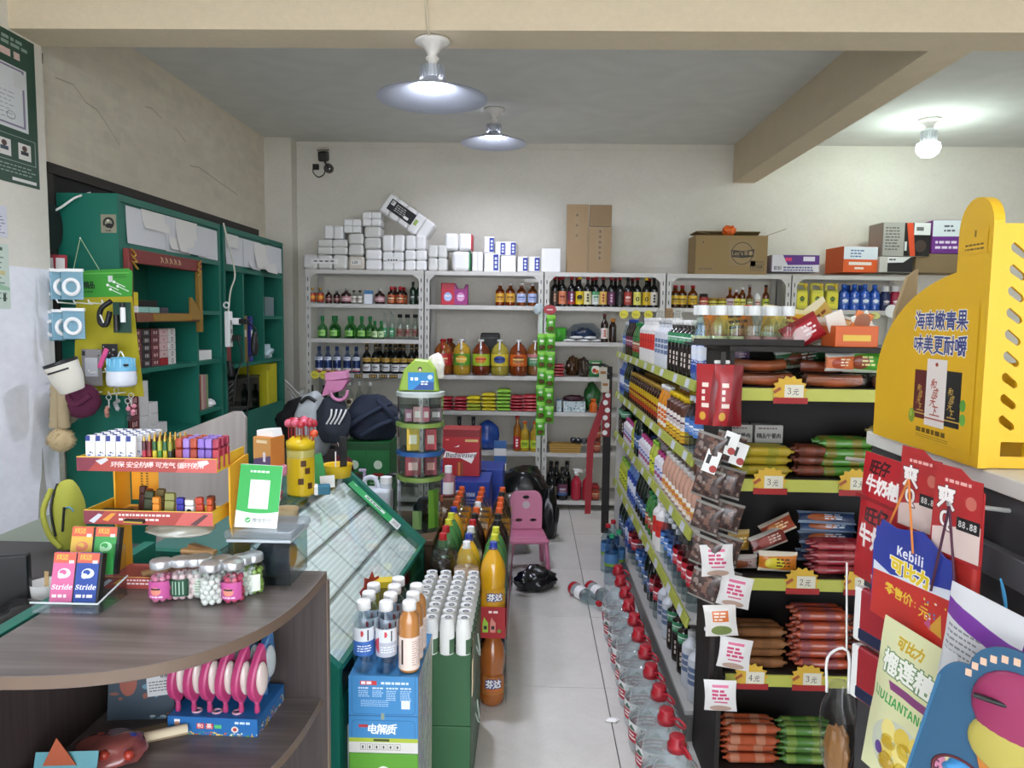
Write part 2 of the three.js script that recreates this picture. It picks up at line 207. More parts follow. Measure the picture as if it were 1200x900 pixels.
// left wall with its hairline cracks and the long recess above the cabinets
{
  const c = document.createElement('canvas'); c.width = 2048; c.height = 1024;
  const g = c.getContext('2d'); g.fillStyle = 'rgb(234,224,204)'; g.fillRect(0, 0, 2048, 1024);
  for (let i = 0; i < 9000; i++) { g.fillStyle = `rgba(${pick(['255,250,235', '205,198,180', '225,214,190'])},0.10)`; const s = rr(3, 40); g.fillRect(rr(0, 2048), rr(0, 1024), s, s * 0.6); }
  // u runs from z = 2.4 to z = -6.82, v from y = 0 to 3.22
  const P = (z, y) => [(2.4 - z) / 9.22 * 2048, (1 - y / 3.22) * 1024];
  const crack = (...pts) => { g.strokeStyle = 'rgba(90,80,62,0.6)'; g.lineWidth = 1; g.beginPath(); pts.forEach(([z, y], i) => { const [a, b] = P(z, y); i ? g.lineTo(a, b) : g.moveTo(a, b); }); g.stroke(); };
  crack([-3.75, 2.82], [-3.9, 2.83], [-4.0, 2.77], [-4.1, 2.76], [-4.2, 2.7], [-4.32, 2.62]); crack([-4.62, 2.92], [-4.7, 2.93], [-4.82, 2.9]); crack([-5.0, 2.89], [-5.15, 2.83]);
  crack([-5.2, 2.68], [-5.35, 2.7], [-5.5, 2.68], [-5.75, 2.65], [-6.05, 2.62]);
  const t = new THREE.CanvasTexture(c); t.colorSpace = THREE.SRGBColorSpace;
  const m = new THREE.MeshPhysicalMaterial({ map: t, bumpMap: plasterBump, bumpScale: 0.001, roughness: 0.9 });
  const w = new THREE.BoxGeometry(0.2, HC + 0.2, 9.22).translate(XL - 0.1, HC / 2 - 0.1, (ZF + ZB) / 2), p = w.attributes.position, u = w.attributes.uv;
  for (let i = 0; i < p.count; i++) u.setXY(i, (2.4 - p.getZ(i)) / 9.22, p.getY(i) / 3.22);
  struct('wall_left', w, m);
  const f = struct('window_1', slab(XL, XL + 0.03, 2.335, 2.385, -6.42, -3.62), mat('#332c27', 0.6));
  part(f, 'window_frame', slab(XL, XL + 0.022, 1.0, 2.335, -3.67, -3.62), mat('#332c27', 0.6));
  part(f, 'shutter', slab(XL, XL + 0.012, 1.0, 2.335, -6.42, -3.67), mat('#1d1b1b', 0.7));
}
// plastered pillar that carries the transverse beam; its lower part is painted white
{
  const pil = struct('pillar_front', slab(XL, -2.3, 1.86, HC, -3.53, ZF), wallMat);
  const low = grain(256, (u, v) => { const n = per(u, v, 5) * 6 + per(u, v, 24, 2) * 5 + rr(-3, 3); return [240 + n, 240 + n, 246 + n]; });
  part(pil, 'green_dado', slab(XL, -2.297, 0, 0.69, -3.533, ZF), mat('#bcc4b2', 0.8)); part(pil, 'bare_plaster_patch', ext([[0, 0], [0.05, 0.01], [0.075, 0.05], [0.06, 0.2], [0.05, 0.33], [0.035, 0.2], [0.015, 0.12]], 0.001).rotateY(PI / 2), mat('#a8a69c', 0.95), [-2.2975, 0.69, -3.36]);
  part(pil, 'painted_dado', slab(XL, -2.298, 0.69, 1.86, -3.532, ZF), new THREE.MeshPhysicalMaterial({ map: low, roughness: 0.85, bumpMap: plasterBump, bumpScale: 0.0015 }));
}
struct('baseboard_back', slab(-2.14, XR, 0, 0.1, ZB, ZB + 0.012), mat('#8d867c', 0.5));
// the front of the shop, behind the camera: wide open to the street
struct('wall_front', merge([slab(XL, -1.9, -0.2, HC, ZF, ZF + 0.2), slab(3.6, XR, -0.2, HC, ZF, ZF + 0.2), slab(-1.9, 3.6, 2.75, HC, ZF, ZF + 0.2)]), wallMat);
struct('ground_outside', slab(-14, 14, -0.3, -0.21, ZF + 0.2, 22), mat('#8f8d88', 0.95));
// ---------- lamps ----------
function ledLamp(pos, label, scale = 1) {
  const t = thing('ceiling_lamp', label, 'lamp', pos), w = mat('#e9e5de', 0.5), al = mat('#c9ccd2', 0.3, { metalness: 0.8 });
  part(t, 'ceiling_rose', lathe([[0.0001, 0], [0.076, 0], [0.08, -0.012], [0.066, -0.02], [0.04, -0.034], [0.026, -0.058], [0.02, -0.07], [0.03, -0.078], [0.03, -0.088], [0.02, -0.096], [0.024, -0.12], [0.0001, -0.12]].map(([r, y]) => [r * scale, y * scale]).reverse(), 24), w);
  const fin = [cyl(0.042 * scale, 0.045 * scale, 0.055 * scale, 20)];
  for (let k = 0; k < 20; k++) { const a = k / 20 * 2 * PI; fin.push(at(box(0.007 * scale, 0.055 * scale, 0.016 * scale).clone().translate(0, 0, 0.048 * scale).rotateY(a), 0, 0, 0)); }
  part(t, 'heat_sink', merge(fin), al, [0, -0.172 * scale, 0]);
  const shade = [[0.05, -0.168], [0.075, -0.19], [0.13, -0.214], [0.2, -0.238], [0.247, -0.252], [0.249, -0.256], [0.2, -0.244], [0.13, -0.22], [0.073, -0.196], [0.046, -0.186]].map(([r, y]) => [r * scale, y * scale]);
  part(t, 'lamp_shade', lathe(shade, 40), mat('#b4bac8', 0.5, { metalness: 0.2 }));
  for (const a of [-0.7, 0.7, 2.4, 3.9]) part(t.children.at(-1).name === 'lamp_shade' ? t.children.at(-1) : t.children.find((q) => q.name === 'lamp_shade'), 'vent_light', cyl(0.009 * scale, 0.009 * scale, 0.012 * scale, 10), mat('#ffffff', 0.4, { emissive: '#eef2ff', emissiveIntensity: 1.6 }), [Math.sin(a) * 0.063 * scale, -0.19 * scale, Math.cos(a) * 0.063 * scale]);
  part(t, 'led_disc', lathe([[0.0001, -0.018], [0.05, -0.014], [0.07, 0]], 24), mat('#ffffff', 0.4, { emissive: '#eef2ff', emissiveIntensity: 60 }), [0, -0.197 * scale, 0]);
  const l = new THREE.SpotLight('#e4e9ff', LAMP, 0, 1.5, 0.85, 2); l.name = 'led_light'; l.position.set(0, -0.225 * scale, 0); l.target.position.set(0, -2, 0); l.target.name = 'aim'; l.castShadow = true; l.shadow.radius = 2.5; t.add(l, l.target);
  return t;
}
ledLamp([-0.457, HB, -3.42], 'lit LED lamp with wide conical metal shade fixed under the beam');
ledLamp([-1.15, HC, -2.1], 'lit LED lamp with conical metal shade over the counter');
ledLamp([-0.3, HC, -5.72], 'lit LED lamp with conical metal shade on the ceiling near the back wall');
{
  const t = thing('bulb_lamp', 'bare glowing LED bulb on the ceiling beyond the deep side beam', 'lamp', [3.03, HC, -5.92]);
  part(t, 'ceiling_rose', lathe([[0.0001, 0], [0.08, 0], [0.08, -0.015], [0.04, -0.035], [0.028, -0.07], [0.0001, -0.07]].reverse(), 22), mat('#e9e5de', 0.5));
  const fin = [cyl(0.06, 0.03, 0.11, 20)];
  for (let k = 0; k < 18; k++) { const a = k / 18 * 2 * PI; fin.push(box(0.004, 0.09, 0.012).clone().translate(0, 0, 0.052).rotateY(a)); }
  part(t, 'bulb_base', merge(fin), mat('#cfd2d6', 0.35, { metalness: 0.5 }), [0, -0.18, 0]);
  part(t, 'bulb_globe', lathe([[0.0001, -0.105], [0.045, -0.098], [0.075, -0.072], [0.088, -0.035], [0.082, 0], [0.06, 0.012]], 26), mat('#ffffff', 0.4, { emissive: '#f7fbff', emissiveIntensity: 5 }), [0, -0.185, 0]);
  const l = new THREE.PointLight('#e2faf0', BULB); l.name = 'bulb_light'; l.position.set(0, -0.225, 0); l.castShadow = true; l.shadow.radius = 4; t.add(l);
}
{ // cable down the beam to the first lamp
  const t = thing('lamp_cable', 'cream lamp cable running down the face of the beam', 'cable', [0, 0, 0]);
  part(t, 'cable', tube([[-0.458, HC - 0.02, -3.305], [-0.47, 3.1, -3.304], [-0.468, 2.96, -3.304], [-0.462, 2.892, -3.308], [-0.46, 2.884, -3.33], [-0.458, 2.885, -3.345]], 0.006), mat('#d9cdb4', 0.6));
}
// ---------- bottles, jars and packs used on the shelves ----------
const white = mat('#f2f1ee', 0.5), steel = mat('#b9b8b4', 0.4, { metalness: 0.3 }), black = mat('#191919', 0.4), dark = mat('#241d1b', 0.5);
const red = mat('#b01722', 0.4), gold = mat('#c9a24a', 0.35, { metalness: 0.5 }), green = mat('#1d8a46', 0.4), blue = mat('#1d3fa0', 0.4), yellow = mat('#e7c21b', 0.45), orange = mat('#ee6a1f', 0.4), pink = mat('#e58aa6', 0.45);
const gClear = clear('#eef4f2', 0.06), gGreen = clear('#a5dcae', 0.06), gBlue = clear('#b9c8e6', 0.06), gBrown = mat('#2a150c', 0.12), gBlack = mat('#121312', 0.1), gDkGreen = mat('#1c3a26', 0.12), gAmber = clear('#c88a3a', 0.08);
const liquid = (c) => mat(c, 0.12, { clearcoat: 0.6, clearcoatRoughness: 0.08 });
// a simple label: a field of colour with a name block, a stripe and fine print
function lab(bg, fg, o = {}) {
  return print(o.w ?? 72, o.h ?? 72, (c, w, h) => {
    fill(c, bg, 0, 0, w, h);
    if (o.top) fill(c, o.top, 0, 0, w, h * 0.28);
    if (o.bot) fill(c, o.bot, 0, h * 0.72, w, h * 0.28);
    if (o.disc) disc(c, o.disc, w / 2, h * (o.dy ?? 0.45), w * (o.dr ?? 0.26));
    if (o.text) tx(c, o.text, w / 2, h * (o.ty ?? 0.34), h * (o.ts ?? 0.3), fg, { align: 'center', outline: o.outline });
    else if (o.v) { fill(c, fg, w * 0.4, h * 0.2, w * 0.2, h * 0.16); fill(c, fg, w * 0.4, h * 0.42, w * 0.2, h * 0.16); fill(c, fg, w * 0.4, h * 0.64, w * 0.2, h * 0.16); }
    else { fill(c, fg, w * 0.25, h * 0.36, w * 0.5, h * 0.14); lines(c, fg, w * 0.25, h * 0.58, w * 0.5, 3, h * 0.08, h * 0.03); }
  }, 0.45);
}
function bot(name, o) {
  const g = model(name);
  const body = part(g, 'body', lathe(o.p, o.seg ?? 14), o.m);
  if (o.fill) part(g, 'contents', lathe(o.fill.p, o.seg ?? 14), o.fill.m);
  if (o.cap) part(g, 'cap', lathe([[0.0001, 0], [o.cap[0], 0], [o.cap[0], o.cap[2] * 0.9], [o.cap[0] * 0.9, o.cap[2]], [0.0001, o.cap[2]]], 12), o.cap[3], [0, o.cap[1], 0]);
  for (const [r, y, h, p, arc] of o.labels ?? []) part(body, 'label', printed(arc ? half(r, h, arc) : band(r, h, 16), p), p.m, [0, y, 0]);
  return g;
}
// outline of a bottle: body radius R up to y1, shoulder to neck radius r at y2, neck to top H
const outline = (R, r, y1, y2, H) => [[0.0001, 0.002], [R * 0.85, 0], [R, R * 0.15], [R, y1], [R * 0.94, y1 + (y2 - y1) * 0.25], [(R + r) / 2, y1 + (y2 - y1) * 0.65], [r * 1.1, y2], [r, y2 + 0.005], [r, H], [0.0001, H]];
const filled = (R, y) => [[0.0001, 0.003], [R * 0.84, 0.003], [R * 0.96, R * 0.16], [R * 0.96, y], [0.0001, y]];
const P = {};
P.redFlask = bot('liquor_flask', { p: outline(0.029, 0.011, 0.085, 0.1, 0.115), m: gClear, cap: [0.012, 0.112, 0.022, gold], labels: [[0.0296, 0.012, 0.075, lab('#a81f1c', '#e8b23c', { disc: '#d8781e' })]] });
P.darkFlask = bot('liquor_flask', { p: outline(0.028, 0.011, 0.07, 0.088, 0.1), m: gBrown, cap: [0.012, 0.098, 0.02, steel], labels: [[0.0285, 0.01, 0.05, lab('#571822', '#d8b0a0')]] });
P.creamFlask = bot('liquor_flask', { p: outline(0.026, 0.01, 0.07, 0.085, 0.1), m: gClear, cap: [0.011, 0.098, 0.018, black], labels: [[0.0265, 0.012, 0.055, lab('#e6e0d2', '#4a4a4a')]] });
P.wideFlask = bot('liquor_flask', { p: outline(0.044, 0.014, 0.075, 0.1, 0.115), m: gBrown, cap: [0.015, 0.112, 0.02, steel], labels: [[0.0446, 0.018, 0.045, lab('#b77f86', '#f2e6e0')]] });
P.tonic = bot('tonic_bottle', { p: outline(0.033, 0.012, 0.09, 0.115, 0.13), m: gBrown, cap: [0.0145, 0.122, 0.03, red], labels: [[0.0336, 0.01, 0.07, lab('#b9562a', '#f0d9a8', { disc: '#7c2b14' }), 3.6]] });
P.darkSlim = bot('slim_bottle', { p: outline(0.029, 0.011, 0.12, 0.15, 0.19), m: gDkGreen, cap: [0.012, 0.17, 0.025, black], labels: [[0.0295, 0.03, 0.06, lab('#2c3b34', '#cfd8d0'), 2.4]] });
P.greenSquare = bot('green_liquor_bottle', { p: outline(0.043, 0.014, 0.085, 0.125, 0.17), m: gGreen, seg: 4 * 4, cap: [0.016, 0.15, 0.045, green], labels: [[0.0436, 0.02, 0.05, lab('#9bd36a', '#2c7a3c'), 1.7]] });
P.greenShort = bot('green_liquor_bottle', { p: outline(0.03, 0.012, 0.08, 0.105, 0.14), m: gGreen, cap: [0.014, 0.125, 0.03, green], labels: [[0.0305, 0.015, 0.05, lab('#cfe8b0', '#3a7a3c'), 1.9]] });
P.clearTall = bot('clear_liquor_bottle', { p: outline(0.031, 0.012, 0.13, 0.17, 0.23), m: gClear, cap: [0.0135, 0.215, 0.022, steel], labels: [[0.0315, 0.02, 0.08, lab('#3a8a58', '#e8efe8'), 1.7]] });
P.clearDark = bot('clear_liquor_bottle', { p: outline(0.031, 0.018, 0.12, 0.155, 0.19), m: gClear, cap: [0.021, 0.185, 0.03, black], labels: [[0.0315, 0.025, 0.065, lab('#8a6a5e', '#2e2422', { disc: '#b23c34', dr: 0.2 }), 2.4]] });
P.blueLiquor = bot('blue_liquor_bottle', { p: outline(0.036, 0.014, 0.13, 0.165, 0.225), m: gBlue, fill: { p: filled(0.035, 0.12), m: liquid('#4d5a7a') }, cap: [0.0155, 0.195, 0.035, mat('#27406f', 0.4)], labels: [[0.0366, 0.012, 0.03, lab('#d9d9d9', '#a8202c', { bot: '#a8202c' }), 2.6], [0.0366, 0.11, 0.03, lab('#dfe3ee', '#42548c'), 2.4]] });
P.beer = bot('beer_bottle', { p: outline(0.036, 0.0135, 0.14, 0.19, 0.26), m: gBlack, cap: [0.016, 0.25, 0.014, gold], labels: [[0.0366, 0.02, 0.062, lab('#dcdcdc', '#3c3c3c', { w: 64, h: 64 }), 2.6], [0.0366, 0.1, 0.035, lab('#c9a24a', '#6a4a18'), 2.8], [0.0165, 0.2, 0.035, lab('#1c1c1c', '#c9a24a')]] });
P.seal = bot('clear_round_label_bottle', { p: outline(0.036, 0.013, 0.1, 0.15, 0.21), m: gClear, fill: { p: filled(0.035, 0.085), m: liquid('#cfc4a8') }, cap: [0.0145, 0.195, 0.03, white], labels: [[0.0366, 0.025, 0.055, lab('#d8cfb8', '#3c2c1c', { disc: '#4a3426', dr: 0.36 }), 1.7]] });
P.soySlim = (bg, fg, o) => bot('sauce_bottle', { p: outline(0.034, 0.013, 0.15, 0.19, 0.245), m: gBlack, cap: [0.0155, 0.23, 0.025, o?.cap ?? red], labels: [[0.0346, 0.02, 0.11, lab(bg, fg, { h: 110, ...o }), 2.6]] });
const soys = [P.soySlim('#3a2a22', '#b98a6a', { v: 1 }), P.soySlim('#d8825c', '#7a2a1c'), P.soySlim('#6a2448', '#e0d4e8', { v: 1, bot: '#b03a30' }), P.soySlim('#e7c81f', '#22201a', { disc: '#22201a', cap: yellow }), P.soySlim('#e2d9a8', '#2c2620', { v: 1 }), P.soySlim('#d7dbd4', '#3c7a58', { top: '#4f9a68' }), P.soySlim('#e0b25a', '#a33428', { v: 1 }), P.soySlim('#5e2a4a', '#d9b0c8', { v: 1 }), P.soySlim('#1c1c1c', '#2c2c2c'), P.soySlim('#a8382e', '#f0d9c8', { cap: black }), P.soySlim('#e6e06a', '#242414', { text: '0', ts: 0.4 }), P.soySlim('#d8b41f', '#242414', { text: '0', ts: 0.4, cap: yellow }), P.soySlim('#dcd4c4', '#1c1c1c', { v: 1, cap: black })];
P.jug = (body, capM, bg, fg, o = {}) => {
  const g = bot('cooking_oil_jug', { p: [[0.0001, 0.004], [0.06, 0], [0.076, 0.012], [0.078, 0.06], [0.075, 0.075], [0.078, 0.09], [0.078, 0.19], [0.07, 0.225], [0.045, 0.26], [0.024, 0.275], [0.02, 0.29], [0.0001, 0.29]], m: body, seg: 20, cap: [0.026, 0.285, 0.022, capM], labels: [[0.0792, 0.085, 0.1, lab(bg, fg, { w: 110, h: 96, ...o }), 2.5]] });
  part(g, 'handle', tube([[0, 0.29, 0.02], [0, 0.275, 0.075], [0, 0.22, 0.082]], 0.007, 10, 6), capM);
  return g;
};
P.pantry = (bg, fg, o = {}) => bot('pantry_bottle', { p: outline(0.04, 0.016, 0.12, 0.15, 0.18), m: gAmber, fill: { p: filled(0.039, 0.12), m: liquid(o.liq ?? '#a8742c') }, cap: [0.018, 0.172, 0.02, o.cap ?? white], labels: [[0.0406, 0.03, 0.075, lab(bg, fg, o), 3]] });
P.detJug = (c, bg, fg) => { const g = model('detergent_jug'); part(g, 'body', box(0.11, 0.17, 0.07, 0.02), mat(c, 0.4)); part(g, 'handle', tube([[-0.045, 0.165, 0], [-0.045, 0.21, 0], [0.02, 0.21, 0], [0.045, 0.165, 0]], 0.012, 14, 8), mat(c, 0.4)); part(g, 'cap', cyl(0.018, 0.018, 0.03, 14), yellow, [0.035, 0.19, 0]); const p = lab(bg, fg, { disc: '#6a4a10', dr: 0.2 }); decal(g, 'label', p, 0.085, 0.11, [0, 0.085, 0.0356]); return g; };
P.blueBottle = (() => { const g = bot('blue_detergent_bottle', { p: outline(0.044, 0.018, 0.14, 0.175, 0.19), m: liquid('#2456b8'), cap: [0.02, 0.188, 0.03, mat('#2a66c8', 0.4)], labels: [[0.0446, 0.04, 0.07, lab('#2a58b0', '#e6ecf6', { disc: '#e6ecf6', dr: 0.22 }), 2.4]] }); return g; })();
P.whiteCap = (bg) => bot('care_bottle', { p: outline(0.043, 0.03, 0.13, 0.155, 0.165), m: mat(bg, 0.4), cap: [0.032, 0.16, 0.05, white], labels: [[0.0436, 0.03, 0.08, lab(bg, '#e6dcdc', { disc: '#d8c8c8', dr: 0.16 }), 2.4]] });
P.jar = (bg, fg, h = 0.085, capM = red, o = {}) => bot('sauce_jar', { p: [[0.0001, 0], [0.036, 0], [0.038, 0.006], [0.038, h * 0.8], [0.032, h * 0.9], [0.0001, h * 0.9]], m: liquid(o.liq ?? '#5a2416'), cap: [0.036, h * 0.85, h * 0.18, capM], labels: [[0.0386, h * 0.15, h * 0.6, lab(bg, fg, o)]] });
function row(src, y, z, label, category, group, xs, ry = 0.05) { for (const x of xs) place(Array.isArray(src) ? src[xs.indexOf(x) % src.length] : src, label, category, [x, y, z + rr(-0.008, 0.008)], rr(-ry, ry), group); }

// ---------- steel shelving along the back wall ----------
const LV = [2.052, 1.765, 1.465, 1.165, 0.86, 0.507, 0.087];
const BAY = [-1.935, -0.912, 0.107, 1.138, 2.187, 3.225];
const shelfMat = mat('#c9c6c0', 0.45, { metalness: 0.15 });
function shelving(i, levels, label) {
  const x0 = BAY[i] + 0.004, x1 = BAY[i + 1] - 0.004, w = x1 - x0, t = thing('shelving_unit', label, 'shelving unit', [(x0 + x1) / 2, 0, -6.55]);
  const angle = merge([at(box(0.042, 2.052, 0.003), 0, 0, 0.2), at(box(0.003, 2.052, 0.042), -0.0195, 0, 0.1805)]);
  const other = merge([at(box(0.042, 2.052, 0.003), 0, 0, 0.2), at(box(0.003, 2.052, 0.042), 0.0195, 0, 0.1805)]);
  const slots = merge([...Array(25)].map((_, k) => at(box(0.008, 0.034, 0.0012), 0, 0.03 + k * 0.08, 0.2014)));
  for (const [s, g] of [[-1, angle], [1, other]]) {
    const u = part(t, 'upright', g, shelfMat, [s * (w / 2 - 0.021), 0, 0]);
    const sl = part(u, 'slots', slots, mat('#4a4744', 0.8)); sl.userData.kind = 'stuff';
    part(t, 'upright', g, shelfMat, [s * (w / 2 - 0.021), 0, -0.38]);
  }
  for (const y of levels) part(t, 'shelf', merge([at(box(w - 0.006, 0.004, 0.4), 0, -0.0052, 0), at(box(w - 0.006, 0.034, 0.003), 0, -0.036, 0.2035), at(box(w - 0.006, 0.034, 0.003), 0, -0.036, -0.2)]), shelfMat, [0, y, 0]);
  for (const s of [-1, 1]) part(t, 'corner_plate', ext([[0, 0], [s * 0.05, 0], [s * 0.035, -0.012], [s * 0.012, -0.035], [0, -0.05]].reverse(), 0.003), shelfMat, [-s * (w / 2 - 0.042), 2.016, 0.2]);
  return t;
}
shelving(0, LV.slice(0, 5).concat([0.49, 0.087]), 'grey steel shelving unit full of liquor bottles under the toilet paper');
shelving(1, [LV[0], LV[1], LV[3], LV[4], LV[5], LV[6]], 'grey steel shelving unit with the cooking oil jugs');
shelving(2, LV, 'grey steel shelving unit with soy sauce bottles below the folded carton');
shelving(3, LV, 'grey steel shelving unit below the cardboard snack carton');
shelving(4, LV, 'grey steel shelving unit holding yellow and blue detergent');

// liquor, first bay
const g1 = 'small bottles on the top liquor shelf';
row(P.redFlask, LV[1], -6.42, 'small red-labelled flask with gold cap on the top liquor shelf', 'bottle', g1, [-1.89, -1.823]);
row(P.darkFlask, LV[1], -6.42, 'small dark flask with maroon label and silver cap', 'bottle', g1, [-1.752, -1.678]);
row(P.wideFlask, LV[1], -6.42, 'squat wide brown liquor flask with pale pink label', 'bottle', g1, [-1.596, -1.307]);
row(P.creamFlask, LV[1], -6.42, 'small clear flask with cream label and black cap', 'bottle', g1, [-1.533, -1.478]);
{ const t = thing('liquor_carton', 'small white and blue carton between the liquor flasks', 'carton', [-1.403, LV[1], -6.42]); part(t, 'carton', box(0.07, 0.085, 0.05, 0.002), mat('#dfe5ec', 0.5)); part(t, 'top_flap', box(0.07, 0.03, 0.05, 0.002), mat('#3a78a8', 0.5), [0, 0.085, 0]); }
row(P.tonic, LV[1], -6.4, 'brown tonic bottle with red cap and orange label', 'bottle', 'brown tonic bottles', [-1.203, -1.126]);
row(P.tonic, LV[1], -6.52, 'brown tonic bottle with red cap and orange label', 'bottle', 'brown tonic bottles', [-1.192, -1.117]);
row(P.darkSlim, LV[1], -6.42, 'tall slim dark green bottle at the end of the top liquor shelf', 'bottle', 'slim dark bottles', [-1.019, -0.96]);
row(P.greenSquare, LV[2], -6.43, 'green glass liquor bottle with lime label and green cap', 'bottle', 'green liquor bottles', [-1.81, -1.709, -1.571, -1.466]);
row(P.greenSquare, LV[2], -6.56, 'green glass liquor bottle with lime label and green cap', 'bottle', 'green liquor bottles', [-1.724, -1.58, -1.42]);
row(P.greenShort, LV[2], -6.42, 'small green liquor bottle with pale label beside the taller green ones', 'bottle', 'small green liquor bottles', [-1.349, -1.292]);
row(P.clearTall, LV[2], -6.43, 'tall clear liquor bottle with green label', 'bottle', 'tall clear liquor bottles', [-1.265, -1.202]);
row(P.clearDark, LV[2], -6.42, 'clear liquor bottle with wide black cap and brown label', 'bottle', 'clear liquor bottles with black caps', [-1.133, -1.066, -0.996]);
row(P.blueLiquor, LV[3], -6.42, 'bluish liquor bottle with silver neck label and red base label', 'bottle', 'bluish liquor bottles', [-1.836, -1.761, -1.682, -1.592, -1.514]);
row(P.beer, LV[3], -6.42, 'black beer bottle with gold neck label and white label', 'bottle', 'black beer bottles', [-1.42, -1.342, -1.253, -1.17, -1.1, -1.029]);
row(P.beer, LV[3], -6.54, 'black beer bottle with gold neck label and white label', 'bottle', 'black beer bottles', [-1.333, -1.238, -1.151, -1.006]);
row(P.darkSlim, LV[4], -6.42, 'slim dark bottle on the lowest visible liquor shelf', 'bottle', 'slim dark bottles low down', [-1.903, -1.798, -1.7]);
row(P.seal, LV[4], -6.42, 'clear liquor bottle with round dark label and white cap', 'bottle', 'clear bottles with round labels', [-1.572, -1.486, -1.392]);
// star price cards and dark tags on the lip of the third liquor shelf
function starShape(n, r0, r1, sx = 1) { const s = []; for (let i = 0; i < 2 * n; i++) { const a = i / n * PI, r = i % 2 ? r1 : r0; s.push([Math.cos(a) * r * sx, Math.sin(a) * r]); } return shapeOf(s); }
const starGeo = ext(starShape(12, 0.042, 0.03, 1.05), 0.002);
const starCard = model('star_price_card'); part(starCard, 'card', starGeo, mat('#ece04a', 0.6)); for (let k = 0; k < 3; k++) part(starCard, 'price_stroke', box(0.006, 0.024 - k * 0.005, 0.0008), mat('#8a7a20', 0.7), [-0.014 + k * 0.013, -0.012, 0.002], [0, 0, 0.3 - k * 0.3]);
for (const x of [-1.854, -1.777, -1.699, -1.621]) place(starCard, 'yellow star price card on the lip of the third liquor shelf', 'price card', [x, 1.15, -6.344], 0, 'star price cards on the liquor shelf');
const goldTag = model('shelf_price_tag'); part(goldTag, 'tag', box(0.07, 0.03, 0.002), mat('#2a241c', 0.5)); for (let k = 0; k < 3; k++) part(goldTag, 'gilt_mark', box(0.012, 0.018, 0.0008), gold, [-0.02 + k * 0.02, 0.006, 0.0012]);
for (const x of [-1.477, -1.351, -1.263, -1.174]) place(goldTag, 'dark price tag with gilt print on the third liquor shelf', 'price tag', [x, 1.131, -6.343], 0, 'dark price tags');

// second bay
const packP = (c1, c2, cut) => { const g = model('washing_powder_bag'); const s = shapeOf(cut ? [[-0.055, 0], [0.055, 0], [0.055, 0.165], [0.045, 0.165], [0.03, 0.125], [-0.03, 0.125], [-0.045, 0.165], [-0.055, 0.165]] : [[-0.055, 0], [0.055, 0], [0.055, 0.175], [-0.055, 0.175]]); part(g, 'bag', ext(s, 0.03, 0.006).translate(0, 0.007, 0), mat(c1, 0.4)); decal(g, 'label', lab(c1, '#f2e8f0', { disc: c2, dr: 0.34, dy: 0.5 }), 0.1, 0.11, [0, 0.07, 0.0365]); return g; };
place(packP('#c8203c', '#9ab8e8'), 'red upright washing powder bag on the half-empty shelf', 'bag', [-0.716, LV[1], -6.45]);
place(packP('#9a2a78', '#d88ac0', true), 'purple washing powder bag with cut-out handle', 'bag', [-0.606, LV[1], -6.45]);
row(P.pantry('#d9a83a', '#7a3c14', { liq: '#c8943c' }), LV[1], -6.43, 'bottle with amber label on the half-empty shelf', 'bottle', 'amber-labelled bottles', [-0.268, -0.179]);
row(P.pantry('#b8c4e4', '#4a5a9a', { liq: '#c4cad8' }), LV[1], -6.43, 'bottle with pale blue label on the half-empty shelf', 'bottle', 'pale blue labelled bottles', [-0.084, 0.012]);
const oil = (c) => liquid(c);
const jugs = [P.jug(oil('#8a4a18'), red, '#b3262a', '#f0c890', { disc: '#c8343a' }), P.jug(oil('#b8922a'), white, '#5c9a2c', '#f4e08a', { disc: '#e8a020' }), P.jug(oil('#6e2c12'), white, '#a8c838', '#c8342c', { disc: '#e0a030' }), P.jug(oil('#a89a3a'), white, '#d8c43a', '#1c2a5a', { top: '#e4cc3a', disc: '#2a4aa0' }), P.jug(oil('#7a3410'), white, '#d8641c', '#f8d880', { disc: '#8a2a14' }), P.jug(oil('#8a5a2a'), white, '#4c8a5c', '#e8e4d0', { top: '#d88a8a' })];
[['dark oil jug with red cap and red label', 519], ['golden oil jug with green label and small bottle print', 541], ['brown oil jug with lime label', 563.5], ['pale oil jug with blue and yellow label', 585.5], ['amber oil jug with orange label', 607.5]].forEach(([l, u], i) => place(jugs[i], l + ' on the oil shelf', 'oil jug', [[-0.753, -0.59, -0.424, -0.262, -0.101][i], LV[3], -6.4], 0, 'cooking oil jugs'));
place(jugs[5], 'oil jug with pink and green label behind the hanging green snack strip', 'oil jug', [0.043, LV[3], -6.5], 0, 'cooking oil jugs');
place(jugs[0], 'dark oil jug with red cap standing behind the front jugs', 'oil jug', [-0.717, LV[3], -6.6], 0, 'cooking oil jugs');
{ const t = thing('black_case', 'black boxy case behind the oil jugs', 'case', [-0.361, LV[3], -6.66]); part(t, 'case', box(0.17, 0.36, 0.1, 0.015), mat('#2a2927', 0.5)); part(t, 'lid_band', box(0.176, 0.012, 0.106, 0.004), mat('#6a6862', 0.5), [0, 0.31, 0]); }
